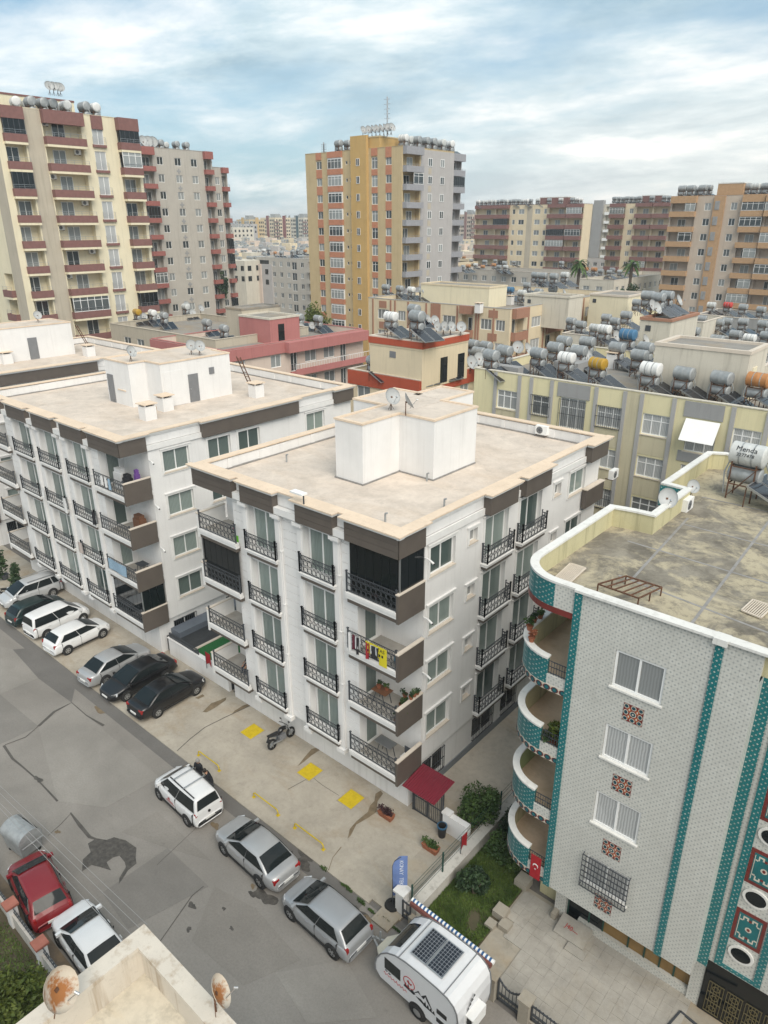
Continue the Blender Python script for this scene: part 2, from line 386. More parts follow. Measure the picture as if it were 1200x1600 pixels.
structure('ground', MB().box(-2600, -1500, -0.5, 2600, 3600, -0.03), M_TARMAC)
road = structure('road', MB().box(-160, 6.4, -0.03, 60, 16.06, 0.0), M_ROAD)
structure('verge', MB().box(-160, 5.6, -0.03, 40, 6.4, 0.006), M_DIRT)
structure('pavement', MB().box(-110, 16.06, -0.03, -14.85, 21.6, 0.05), M_APRON)
structure('path', MB().box(-14.85, 16.3, -0.03, -13.3, 21.5, 0.056).box(-14.25, 15.55, -0.02, -13.35, 16.3, 0.10), M_KERBSTONE)
structure('side_path', MB().box(-17.05, 21.6, -0.03, -13.25, 43.5, 0.06), M_PATH)
structure('alley_ground', MB().box(-38.2, 21.6, -0.03, -31.2, 43.5, 0.045), M_KERBSTONE)
def blob(cx, cy, rx, ry, seed, n=26, rough=0.35, rot=0.0):
    rnd = random.Random(seed); ph = [rnd.uniform(0, 6.28) for _ in range(6)]; P = []
    for i in range(n):
        t = 2 * math.pi * i / n; k = 1 + rough * sum(math.sin((j + 2) * t + ph[j]) / (j + 1.4) for j in range(5)) * 0.7 + rnd.uniform(-0.1, 0.1) * rough
        x, y = rx * k * math.cos(t), ry * k * math.sin(t); P.append((cx + x * math.cos(rot) - y * math.sin(rot), cy + x * math.sin(rot) + y * math.cos(rot)))
    return P
def sheet(poly, z): return MB().prism(poly, z - 0.004, z)
_lev = [0.004]
def flat_on(name, poly, mat, parent, base=0.0):
    _lev[0] += 0.0007
    if _lev[0] > 0.016: _lev[0] = 0.0045
    return obj(name, sheet(poly, base + _lev[0]), mat, parent)
flat_on('gutter_strip', [(-160, 15.25), (-15, 15.35), (-15, 16.05), (-160, 16.05)], M_GUTTER, road)
def pxpoly(pts, z=0): return [tuple(G(x, y, z)[:2]) for x, y in pts]
# darker repairs and the wet patch on the asphalt (outlines follow the road surface)
flat_on('asphalt_patch', pxpoly([(0, 1085), (60, 1135), (0, 1163)]), M_ROAD_PATCH, road)
flat_on('asphalt_patch', pxpoly([(20, 1015), (75, 1010), (120, 1062), (112, 1098), (60, 1060)]), M_GUTTER, road)
flat_on('asphalt_patch', pxpoly([(262, 1325), (326, 1385), (200, 1452), (160, 1395)]), M_ROAD_PATCH, road)
M_ROAD_PATCH2 = asphalt('slightly_paler_asphalt_patch', (0.265, 0.248, 0.225)); M_ROAD_PATCH3 = asphalt('slightly_darker_asphalt_patch', (0.228, 0.211, 0.190))
for k, (q, mt) in enumerate((([(60, 1135), (112, 1098), (250, 1215), (165, 1262), (90, 1252)], M_ROAD_PATCH2), ([(190, 1300), (245, 1268), (330, 1345), (262, 1325)], M_ROAD_PATCH3), ([(335, 1385), (400, 1420), (470, 1500), (380, 1540), (300, 1470)], M_ROAD_PATCH3), ([(0, 1010), (20, 1015), (60, 1060), (0, 1085)], M_ROAD_PATCH2), ([(430, 1520), (540, 1500), (590, 1590), (480, 1600)], M_ROAD_PATCH2))): flat_on('asphalt_patch', pxpoly(q), mt, road)
W1 = [(452, 150), (500, 158), (535, 145), (590, 160), (640, 195), (636, 240), (640, 268), (600, 300), (572, 345), (557, 365), (560, 335), (590, 285), (585, 262), (560, 232), (530, 240), (500, 262), (520, 300),
      (470, 285), (430, 275), (385, 305), (388, 250), (425, 215), (412, 175)]
flat_on('wet_patch', pxpoly([(x / 3, 1260 + y / 3) for x, y in W1]), M_WET, road)
def strip(pts, w, z=0.0, seed=1):
    rnd = random.Random(seed); P = [G(x, y, z) for x, y in pts]; L = []; Rr = []
    for i, p in enumerate(P):
        d = (P[min(i + 1, len(P) - 1)] - P[max(i - 1, 0)]).normalized(); n = Vector((-d.y, d.x, 0)); k = w * rnd.uniform(0.3, 1.2) / 2
        L.append((p + n * k)[:2]); Rr.append((p - n * k)[:2])
    return [tuple(a) for a in L] + [tuple(a) for a in Rr[::-1]]
for i, (pts, w) in enumerate([([(6, 1165), (20, 1186), (35, 1198), (60, 1220), (90, 1252)], 0.13), ([(110, 1270), (125, 1290), (140, 1308), (152, 1312)], 0.16),
        ([(60, 1135), (85, 1112), (112, 1098), (135, 1118), (162, 1134)], 0.16), ([(75, 1306), (95, 1288), (112, 1270)], 0.04), ([(245, 1352), (300, 1300), (330, 1270)], 0.035),
        ([(170, 1452), (230, 1500), (300, 1400), (318, 1385)], 0.04), ([(8, 1164), (40, 1152), (60, 1135)], 0.06)]):
    flat_on('crack', strip(pts, w, seed=i), M_CRACK, road)
for i, (x, y, rx, ry) in enumerate([(160, 1108, .7, .28), (415, 1402, .55, .28), (396, 1398, .3, .1), (336, 1290, .22, .18), (300, 1415, .18, .14), (295, 1452, .12, .1), (327, 1466, .16, .1), (362, 1451, .1, .08), (552, 1432, .5, .6), (565, 1452, .6, .5),
                                    (480, 1330, .5, .4), (475, 1350, .4, .25), (395, 1385, .12, .1), (350, 1420, .08, .08), (60, 1218, .3, .14), (90, 1300, .14, .1)]):
    p = G(x, y); flat_on('oil_stain', blob(p.x, p.y, rx, ry, i, rough=0.5), M_WET if i % 3 else M_OIL, road)
apron = bpy.data.objects['pavement']
S7 = lambda L: [(220 + x / 3, 1040 + y / 3) for x, y in L]
flat_on('run_off_stain', pxpoly(S7([(1125, 590), (1135, 605), (1110, 640), (1105, 690), (1070, 715), (1010, 750), (985, 800), (970, 815), (980, 770), (1010, 735), (1065, 690), (1075, 660), (1095, 640), (1100, 605)])), M_OIL, apron, 0.05)
for i, L in enumerate([[(290, 220), (330, 180), (385, 160), (395, 168), (350, 200), (310, 222)], [(440, 215), (480, 190), (515, 178), (522, 186), (470, 212), (430, 228)],
                       [(770, 430), (800, 395), (835, 385), (845, 395), (800, 425), (765, 455), (735, 475)], [(370, 178), (380, 160), (402, 152), (398, 166)], [(255, 155), (290, 138), (300, 146), (270, 160)]]):
    flat_on('run_off_stain', pxpoly(S7(L)), M_OIL, apron, 0.05)
flat_on('crack', strip(S7([(170, 400), (230, 345), (300, 290), (400, 240), (520, 185)]), 0.05, 0.05, 5), M_CRACK, apron, 0.05)
flat_on('crack', strip(S7([(690, 580), (800, 520), (850, 560), (930, 610)]), 0.03, 0.05, 6), M_CRACK, apron, 0.05)
flat_on('crack', strip(S7([(880, 960), (900, 900), (940, 850)]), 0.05, 0.05, 7), M_OIL, apron, 0.05)

# ------------------------------------------------------------------ wrought-iron railing, in local x from 0 to w
def ring(m, cx, cz, r, n=10, y=0.0, k=0.0105):
    vs = []
    for i in range(n):
        t = 2 * math.pi * i / n; c, s = math.cos(t), math.sin(t)
        vs += [(cx + (r - k) * c, y - k * 0.7, cz + (r - k) * s), (cx + (r + k) * c, y - k * 0.7, cz + (r + k) * s), (cx + (r + k) * c, y + k * 0.7, cz + (r + k) * s), (cx + (r - k) * c, y + k * 0.7, cz + (r - k) * s)]
    fs = []
    for i in range(n):
        a, b = i * 4, ((i + 1) % n) * 4
        fs += [(a, a + 1, b + 1, b), (a + 1, a + 2, b + 2, b + 1), (a + 2, a + 3, b + 3, b + 2), (a + 3, a, b, b + 3)]
    m.add(vs, fs)
def railing_run(m, w, h):
    for z in (0.06, h * 0.78, h): m.box(0, -0.016, z - 0.014, w, 0.016, z + 0.014)
    k = max(2, round(w / 0.30)); st = w / k; inner = h * 0.78 - 0.06
    for i in range(k + 1): x = min(max(st * i, 0.02), w - 0.02); m.box(x - 0.009, -0.009, 0.06, x + 0.009, 0.009, h)
    for i in range(k):
        c = st * (i + 0.5)
        for j in range(2): ring(m, c, 0.06 + inner * (0.25 + 0.5 * j), min(st, inner / 2) * 0.46)
        ring(m, c, 0.06 + inner * 0.5, 0.055, 8); ring(m, c, h * 0.89, h * 0.085, 8)
    for x in (0.0, w): m.box(x - 0.03, -0.03, 0, x + 0.03, 0.03, h + 0.08); m.box(x - 0.045, -0.045, h + 0.08, x + 0.045, 0.045, h + 0.13)
def railing_mesh(w, h, ret):
    def mk():
        m = MB(); railing_run(m, w, h)
        if ret > 0:
            for x, sgn in ((0, 1), (w, 1)):
                k = len(m.v); railing_run(m, ret, h); m.xf(Matrix.Translation((x, 0, 0)) @ Matrix.Rotation(R(90), 4, 'Z'), k)
        return m.mesh('railing')
    return cached(('rail', w, h, ret), mk)
def railing(parent, F, u0, u1, z, out, h=0.95, ret=0.0, mat=None):
    return link('railing', railing_mesh(round(u1 - u0, 2), h, ret), mat or M_IRON, parent, F.origin(u0, u1, z, out), F.rot)
def boards(parent, F, u0, u1, z0, z1, n, out0, out1, mat, gap=0.015, name='cladding_board'):
    h = (z1 - z0) / n
    for i in range(n):
        m = MB(); F.box(m, u0, u1, z0 + i * h + (gap if i else 0), z0 + (i + 1) * h, out0, out1); obj(name, m, mat, parent)

FLOORS = [2.75 + 2.95 * k for k in range(4)]
ZROOF, ZTOP = 14.55, 15.33
def white_block(name, label, xl, xr, yf, yb, cornL, cornR, inner, side_windows, side_small, side_french, side_end, side_fascia, glazed, penthouse):
    """white five-storey block: corner loggias, French balconies between pilasters, brown fascias, peach coping"""
    T = thing(name, label, 'building', ((xl + xr) / 2, (yf + yb) / 2, 0))
    Yw, Xw, Xl, Yn = yf + 0.36, xr - 0.15, xl + 0.15, yf + 1.95
    aR, aL = cornR - 0.0 + 0.42, cornL - 0.42            # inner jambs of the corner loggias
    FS, SX, LX = Face('-Y', Yw), Face('+X', Xw), Face('-X', Xl)
    wall = MB(); holes = []
    for (a, b) in inner:
        for f in FLOORS: holes.append((a + 0.18, b - 0.18, f + 0.06, f + 2.32, 0.26))
    wall_face(wall, FS, aL, aR, 2.4, ZROOF, holes)
    hs = []
    for (a, b) in side_windows:
        for f in FLOORS: hs.append((a, b, f + 0.88, f + 2.32, 0.16))
    for (a, b) in side_small:
        for f in FLOORS: hs.append((a, b, f + 1.42, f + 2.15, 0.22))
    for (a, b) in side_french:
        for f in FLOORS: hs.append((a + 0.18, b - 0.18, f + 0.06, f + 2.3, 0.24))
    wall_face(wall, SX, Yn, yb, 2.4, ZROOF, hs)
    wall_face(wall, LX, Yn, yb, 2.4, ZROOF); wall_face(wall, Face('+Y', yb), Xl, Xw, 2.4, ZROOF)
    NR, NL = Face('+X', aR), Face('-X', aL)
    dh = [(Yw + 0.45, Yn - 0.25, f + 0.05, f + 2.2, 0.1) for f in FLOORS]
    wall_face(wall, NR, Yw, Yn, 2.4, ZROOF, dh); wall_face(wall, NL, Yw, Yn, 2.4, ZROOF, dh)
    wall_face(wall, Face('-Y', Yn), aR, Xw, 2.4, ZROOF); wall_face(wall, Face('-Y', Yn), Xl, aL, 2.4, ZROOF)
    wall.box(Xl + 0.01, Yn + 0.01, 2.38, Xw - 0.01, yb - 0.01, 2.42); wall.box(aL + 0.01, Yw + 0.01, 2.36, aR - 0.01, Yn, 2.42)
    obj('wall', wall, M_WHITE, T)
    # ground storey, set back under the upper floors
    g = MB(); gY, gX = yf + 1.18, xr - 0.30
    gh = [(a, b, 0.62, 2.02, 0.14) for a, b in ((yf + 2.3, yf + 4.1), (yf + 6.7, yf + 8.75), (yf + 9.6, yf + 11.2))]
    wall_face(g, Face('+X', gX), gY, yb - 0.05, 0, 2.4, gh); wall_face(g, Face('-Y', gY), xl + 0.3, gX, 0, 2.4)
    wall_face(g, Face('-X', xl + 0.3), gY, yb - 0.05, 0, 2.4); wall_face(g, Face('+Y', yb - 0.05), xl + 0.3, gX, 0, 2.4)
    obj('ground_floor_wall', g, M_WHITE_SHADE, T)
    p = MB(); p.box(gX, gY + 1.5, 0, gX + 0.05, yb - 0.1, 0.48); obj('plinth', p, M_GREYWALL, T)
    for (a, b, c, d, _) in gh:
        w = window(T, Face('+X', gX), a, b, c, d, 0.14, 2, 0, glass=M_GLASS_DARK); bars(w, Face('+X', gX), a, b, c, d, 0.07, 0.14)
    # French windows and balconies on the front
    for (a, b) in inner:
        for f in FLOORS:
            window(T, FS, a + 0.32, b - 0.32, f + 0.08, f + 2.26, 0.26, 2, 0, 0.07, glass=M_GLASS_GREEN)
            s = MB(); FS.box(s, a + 0.05, b - 0.05, f - 0.16, f + 0.05, 0.002, 0.30); FS.box(s, a, b, f - 0.02, f + 0.03, 0.0, 0.355)
            bl = obj('balcony', s, M_TRIM, T)
            k = MB(); FS.box(k, a + 0.1, b - 0.12, f - 0.34, f - 0.163, 0.003, 0.26); obj('brown_band', k, M_BROWN, bl)
            railing(bl, FS, a + 0.08, b - 0.08, f + 0.05, 0.30, 0.92, 0.25)
        for c in (a, b):                                 # pilasters with capital and foot
            m = MB(); FS.box(m, c - 0.21, c + 0.21, 2.35, 13.95, 0.0, 0.13); FS.box(m, c - 0.13, c + 0.13, 2.5, 13.8, 0.13, 0.16)
            FS.box(m, c - 0.30, c + 0.30, 13.95, 14.13, 0.0, 0.33); FS.box(m, c - 0.25, c + 0.25, 13.85, 13.95, 0.0, 0.25)
            FS.box(m, c - 0.27, c + 0.27, 2.12, 2.35, -0.05, 0.26)
            for f in FLOORS[1:]: FS.box(m, c - 0.24, c + 0.24, f + 0.55, f + 0.60, 0.0, 0.17)
            obj('pilaster', m, M_WHITE, T)
    # rendered boards between the pilasters
    edges = [aL] + [v for ab in inner for v in ab] + [aR]
    bmesh_cache = {}
    for (a, b) in [(edges[i] + (0.22 if i else 0.0), edges[i + 1] - (0.22 if i + 1 < len(edges) - 1 else 0.0)) for i in range(0, len(edges), 2)]:
        if b - a < 0.15: continue
        zz = 2.45
        while zz < 14.4:
            h = min(0.475, 14.5 - zz); me = cached(('brd', round(b - a, 2), round(h, 2)), lambda: MB().box(0, -0.03, 0.012, b - a, -0.001, h - 0.012).mesh('render_board'))
            link('render_board', me, M_WHITE, T, FS.origin(a, b, zz, 0.0), 0); zz += 0.475
    # corner balconies
    for (u0, u1, sgn, vis) in ((cornR, xr, 1, True), (xl, cornL, -1, False)):
        Fx = Face('+X' if sgn > 0 else '-X', xr if sgn > 0 else xl); Fy = Face('-Y', yf)
        jam = aR if sgn > 0 else aL
        for i, f in enumerate(FLOORS):
            m = MB()
            m.box(min(jam, (u1 if sgn > 0 else u0) - 0.1 * sgn), yf + 0.02, f - 0.26, max(jam, (u1 if sgn > 0 else u0) - 0.1 * sgn), Yn - 0.005, f)
            m.box(u0, yf - 0.03, f - 0.09, u1 - (0.14 if sgn > 0 else 0), yf + 0.22, f + 0.07) if sgn > 0 else m.box(u0 + 0.14, yf - 0.03, f - 0.09, u1, yf + 0.22, f + 0.07)
            m.box(min(u0, jam) + (0.1 if sgn < 0 else 0.0), yf + 0.01, f - 0.25, max(u1, jam) - (0.1 if sgn > 0 else 0), yf + 0.25, f - 0.1)
            bl = obj('balcony', m, M_TRIM, T)
            k = MB(); k.box(u0 + 0.05, yf + 0.06, f - 0.46, u1 - 0.13, Yn - 0.2, f - 0.262) if sgn > 0 else k.box(u0 + 0.13, yf + 0.06, f - 0.46, u1 - 0.05, Yn - 0.2, f - 0.262)
            obj('brown_band', k, M_BROWN, bl)
            k = MB(); xa, xb = (xr - 0.13, xr) if sgn > 0 else (xl, xl + 0.13)
            k.box(xa, yf, f - 0.47, xb, Yn - 0.12, f + 0.92); obj('side_panel', k, M_BROWN if sgn > 0 else M_TRIM, bl)
            k = MB(); k.box(xa - 0.03, yf - 0.02, f + 0.92, xb + 0.03, Yn - 0.10, f + 0.98); obj('panel_coping', k, M_STONE, bl)
            ru0, ru1 = (u0 + 0.03, u1 - 0.16) if sgn > 0 else (u0 + 0.16, u1 - 0.03)
            railing(bl, Fy, ru0, ru1, f + 0.07, -0.06, 0.95)
            tl = MB(); tl.box(min(jam, u1 - 0.15 if sgn > 0 else u0 + 0.15), yf + 0.26, f + 0.001, max(jam, u1 - 0.15 if sgn > 0 else u0 + 0.15), Yn - 0.02, f + 0.012); obj('floor_tiles', tl, M_TILEFLOOR, bl)
            window(T, NR if sgn > 0 else NL, Yw + 0.45, Yn - 0.25, f + 0.05, f + 2.2, 0.1, 1, 0, 0.07, glass=M_GLASS_GREEN, name='balcony_door')
            if (sgn, i) in glazed:                       # folding dark glass screens round the balcony
                n = 6
                for j in range(n):
                    a = ru0 + 0.12 + (ru1 - ru0 - 0.12) * j / n; b = ru0 + 0.12 + (ru1 - ru0 - 0.12) * (j + 1) / n
                    top = (14.19 if i == 3 else f + 2.48)
                    q = MB().box(a + 0.012, yf + 0.16, f + 0.08, b - 0.012, yf + 0.18, top); obj('glass_screen', q, M_GLASS_DARK, bl)
                for j in range(3):
                    a = yf + 0.2 + (Yn - yf - 0.35) * j / 3; b = yf + 0.2 + (Yn - yf - 0.35) * (j + 1) / 3
                    q = MB().box((xr - 0.09) if sgn > 0 else xl + 0.07, a + 0.012, f + 0.985, (xr - 0.07) if sgn > 0 else xl + 0.09, b - 0.012, top); obj('glass_screen', q, M_GLASS_DARK, bl)
                q = MB()
                if sgn > 0: q.box(xr - 0.115, yf + 0.15, f + 0.98, xr - 0.055, yf + 0.21, top); q.box(ru0, yf + 0.145, f + 0.075, xr - 0.05, yf + 0.195, f + 0.10)
                else: q.box(xl + 0.05, yf + 0.15, f + 0.98, xl + 0.11, yf + 0.21, top)
                obj('screen_frame', q, M_ALU, bl)
    # side windows
    for (a, b) in side_windows:
        for f in FLOORS: window(T, SX, a + 0.02, b - 0.02, f + 0.9, f + 2.3, 0.16, 2, 0, 0.07, glass=M_GLASS_GREEN, sill=M_STONE, surround=M_TRIM)
    for (a, b) in side_small:
        for f in FLOORS: window(T, SX, a + 0.02, b - 0.02, f + 1.44, f + 2.13, 0.22, 1, 0, 0.05, glass=M_GLASS_LIGHT, sill=M_STONE, surround=M_TRIM)
    for (a, b) in side_french:
        for f in FLOORS:
            window(T, SX, a + 0.2, b - 0.2, f + 0.08, f + 2.28, 0.24, 2, 0, 0.07, glass=M_GLASS_GREEN, surround=M_TRIM)
            s = MB(); SX.box(s, a, b, f - 0.16, f + 0.05, 0.002, 0.36); SX.box(s, a - 0.04, b + 0.04, f - 0.03, f + 0.02, 0.0, 0.42)
            bl = obj('balcony', s, M_TRIM, T); k = MB(); SX.box(k, a + 0.06, b - 0.06, f - 0.32, f - 0.163, 0.003, 0.32); obj('brown_band', k, M_BROWN, bl)
            railing(bl, SX, a + 0.06, b - 0.06, f + 0.05, 0.36, 0.92, 0.30)
    if side_end:
        a, b = side_end
        for f in FLOORS:
            k = MB(); SX.box(k, a, b, f - 0.25, f + 0.9, 0.10, 0.36); bl = obj('balcony', k, M_BROWN, T)
            k = MB(); SX.box(k, a - 0.02, b + 0.02, f + 0.9, f + 0.96, 0.06, 0.40); obj('panel_coping', k, M_STONE, bl)
            k = MB(); k.box(Xw - 1.0, yb, f - 0.25, Xw + 0.3, b, f); obj('slab', k, M_TRIM, bl)
            k = MB(); k.box(Xw - 1.0, b - 0.12, f - 0.25, Xw + 0.1, b, f + 0.9); obj('back_panel', k, M_BROWN, bl)
    # roof: slab, parapet, mouldings, fascias and coping
    r = MB(); r.box(xl + 0.05, yf + 0.05, ZROOF - 0.36, xr - 0.05, yb + 0.05, ZROOF - 0.02); obj('roof_slab', r, M_TRIM, T)
    r = MB(); r.box(xl + 0.3, Yw + 0.2, ZROOF - 0.02, Xw - 0.2, yb - 0.2, ZROOF + 0.05); rf = obj('roof', r, M_ROOF, T)
    pr = MB(); th = 0.26
    pr.box(Xl, Yw, ZROOF - 0.02, Xw, Yw + th, 15.2); pr.box(Xl, yb - th, ZROOF - 0.02, Xw, yb, 15.2); pr.box(Xl, Yw + th, ZROOF - 0.02, Xl + th, yb - th, 15.2); pr.box(Xw - th, Yw + th, ZROOF - 0.02, Xw, yb - th, 15.2)
    n = int((yb - Yw) / 3)
    for i in range(n):
        y = Yw + th + (yb - Yw) * (i + 0.5) / n; pr.box(Xl + th, y - 0.14 - 0.9 * (i % 2), ZROOF, Xl + th + 0.06, y + 0.14 + 0.9 * (i % 2), 15.2)
    n = int((Xw - Xl) / 2.6)
    for i in range(n):
        x = Xl + th + (Xw - Xl) * (i + 0.5) / n; pr.box(x - 0.14 - 0.8 * (i % 2), yb - th - 0.06, ZROOF, x + 0.14 + 0.8 * (i % 2), yb - th, 15.2)
    obj('parapet', pr, M_WHITE, T)
    sk = MB(); e = 0.05
    sk.box(Xl + th, yb - th - 0.10, ZROOF + 0.05, Xw - th, yb - th - 0.001, ZROOF + 0.13); sk.box(Xl + th + 0.001, Yw + th, ZROOF + 0.05, Xl + th + 0.10, yb - th - 0.1, ZROOF + 0.13)
    obj('roof_upstand', sk, M_MEMBRANE, T)
    fronts = [(xl, cornL)] + list(inner) + [(cornR, xr)]
    def cop(name_, x0, y0, x1, y1, white_out):
        m = MB(); m.box(x0, y0, 15.26, x1, y1, ZTOP); o = obj('coping', m, M_COPING, T)
        return o
    # coping runs along all four sides, stepping out over each fascia
    cop('c', Xl - 0.16, Yw - 0.16, Xw + 0.16, Yw + th + 0.07, 0); cop('c', Xl - 0.16, yb - th - 0.07, Xw + 0.16, yb + 0.16, 0)
    cop('c', Xl - 0.16, Yw + th + 0.07, Xl + th + 0.07, yb - th - 0.07, 0); cop('c', Xw - th - 0.07, Yw + th + 0.07, Xw + 0.16, yb - th - 0.07, 0)
    mo = MB()
    for k, (z0, z1, e) in enumerate(((15.06, 15.16, 0.05), (15.16, 15.255, 0.11))):
        mo.box(Xl - e, Yw - e, z0, Xw + e, Yw, z1); mo.box(Xl - e, yb, z0, Xw + e, yb + e, z1); mo.box(Xl - e, Yw, z0, Xl, yb, z1); mo.box(Xw, Yw, z0, Xw + e, yb, z1)
    obj('cornice', mo, M_TRIM, T)
    def fascia(F, a, b, o, nb, ext0=0.0, ext1=0.0, dz=0.0):
        m = MB(); F.box(m, a + 0.01, b - 0.01, 14.22, 15.10, 0.002, o - 0.02); fo = obj('fascia', m, M_BROWN, T)
        boards(fo, F, a, b, 14.20, 15.12, nb, o - 0.018, o, M_BROWN)
        m = MB(); F.box(m, a - 0.1 - ext0, b + 0.1 + ext1, 15.125 + dz, 15.19, 0.112, o + 0.06); F.box(m, a - 0.15 - ext0, b + 0.15 + ext1, 15.19 + dz, 15.258 - dz, 0.114, o + 0.13); obj('fascia_cornice', m, M_TRIM, fo)
        m = MB(); F.box(m, a - 0.2 - ext0, b + 0.2 + ext1, 15.262 + dz, ZTOP - 0.002 - dz, 0.162, o + 0.18); obj('fascia_coping', m, M_COPING, fo)
    for (a, b) in fronts: fascia(FS, a, b, 0.36, 3)
    for (a, b, o) in side_fascia: fascia(SX, a, b, o, 1, dz=0.002)
    return T

def penthouse_boxes(T, rects, ztop, zbase=ZROOF + 0.05):
    """stair head made of butted rectangles, thin coping round a flat top"""
    m = MB()
    for (x0, y0, x1, y1) in rects: m.box(x0, y0, zbase - 0.06, x1, y1, ztop - 0.10)
    ph = obj('stair_head', m, M_WHITE, T)
    for (x0, y0, x1, y1) in rects: obj('top_screed', MB().box(x0 + 0.02, y0 + 0.02, ztop - 0.10, x1 - 0.02, y1 - 0.02, ztop - 0.06), M_ROOF, ph)
    return ph
def rim(ph, pts, ztop, w=0.16):
    """coping along the outline of the stair head (closed)"""
    m = MB(); n = len(pts)
    for i in range(n):
        (xa, ya), (xb, yb) = pts[i], pts[(i + 1) % n]
        if abs(xa - xb) < 1e-6: m.box(xa - w * 0.6, min(ya, yb) + w * 0.6, ztop - 0.10 + 0.001 * i, xa + w * 0.6, max(ya, yb) - w * 0.6, ztop)
        else: m.box(min(xa, xb) - w * 0.6, ya - w * 0.6, ztop - 0.10, max(xa, xb) + w * 0.6, ya + w * 0.6, ztop + 0.002)
    obj('coping', m, M_COPING, ph)

main = white_block('apartment_building', 'white five-storey apartment block with brown corner balconies in the centre', -30.95, -16.7, 20.2, 39.3, -27.65, -19.8,
    [(-26.98, -24.51), (-22.95, -20.54)], [(22.48, 24.4), (35.45, 37.45)], [(25.5, 26.2), (33.7, 34.45)], [(26.65, 29.15), (29.9, 32.5)], (37.15, 39.5),
    [(20.2, 22.02, 0.15), (26.65, 29.15, 0.42), (29.9, 32.5, 0.42), (37.2, 39.4, 0.42)], {(1, 3), (-1, 2)}, None)
ZP = 17.85
ph = penthouse_boxes(main, [(-25.05, 25.1, -23.15, 32.0), (-23.15, 28.0, -20.87, 31.85), (-27.3, 28.9, -25.05, 32.5), (-25.5, 32.0, -23.15, 34.8)], ZP)
rim(ph, [(-25.0, 25.15), (-23.2, 25.15), (-23.2, 28.05), (-20.92, 28.05), (-20.92, 31.8), (-23.2, 31.8), (-23.2, 34.75), (-25.45, 34.75), (-25.45, 32.45), (-27.25, 32.45), (-27.25, 28.95), (-25.0, 28.95)], ZP)
m = MB()
for a in ((-25.05, 25.1, -23.15, 28.0), (-23.15, 28.0, -20.87, 31.85)): m.box(a[0] - 0.07, a[1] - 0.07, ZROOF + 0.05, a[2] + 0.07, a[3] + 0.0, ZROOF + 0.12)
obj('roof_upstand', m, M_MEMBRANE, main)

left = white_block('apartment_building', 'white five-storey apartment block left of centre with laundry on its balconies', -58.0, -37.95, 20.0, 40.0, -54.3, -41.6,
    [(-53.25, -50.25), (-49.25, -46.3), (-45.2, -42.35)], [(22.9, 24.85), (26.3, 28.15), (28.8, 30.7), (35.15, 37.05)], [], [], (38.0, 40.1),
    [(20.0, 21.85, 0.15), (25.85, 34.25, 0.30), (38.0, 40.05, 0.30)], {(1, 0)}, None)
ph = penthouse_boxes(left, [(-50.4, 26.5, -47.1, 34.2), (-47.1, 27.85, -45.2, 34.0)], ZP)
rim(ph, [(-50.35, 26.55), (-47.15, 26.55), (-47.15, 27.9), (-45.25, 27.9), (-45.25, 33.95), (-47.15, 33.95), (-47.15, 34.15), (-50.35, 34.15)], ZP)
for (F, a, b) in ((Face('+X', -45.2), 30.1, 30.95), (Face('-Y', 26.5), -50.2, -49.4)):
    k = MB(); F.box(k, a, b, ZROOF + 0.1, ZROOF + 2.15, 0.002, 0.05); d = obj('roof_door', k, M_GREYDOOR, left)
    k = MB(); F.box(k, a + 0.06, a + 0.14, ZROOF + 1.05, ZROOF + 1.12, 0.05, 0.11); obj('handle', k, M_ALU, d)
k = MB(); Face('+X', -45.2).box(k, 32.0, 32.45, ZROOF + 1.9, ZROOF + 2.4, 0.002, 0.05); obj('vent_grille', k, M_GREYDOOR, left)
k = MB(); Face('+X', -45.2).box(k, 28.0, 29.9, ZROOF + 0.08, ZROOF + 2.6, 0.002, 0.03); obj('wall_panel', k, M_WHITE, left)

third = white_block('apartment_building', 'white apartment block at the left edge behind the laundry block, only its roof in view', -79.0, -64.2, 20.0, 40.0, -75.3, -67.9,
    [(-74.3, -72.0), (-71.3, -68.9)], [(22.9, 24.85)], [], [], None, [(20.0, 21.85, 0.15), (24.0, 33.0, 0.30)], set(), None)
ph = penthouse_boxes(third, [(-77.0, 27.3, -72.6, 35.2)], ZP); rim(ph, [(-76.95, 27.35), (-72.65, 27.35), (-72.65, 35.15), (-76.95, 35.15)], ZP)
k = MB(); Face('+X', -72.6).box(k, 30.6, 31.5, ZROOF + 0.1, ZROOF + 2.15, 0.002, 0.05); obj('roof_door', k, M_GREYDOOR, third)
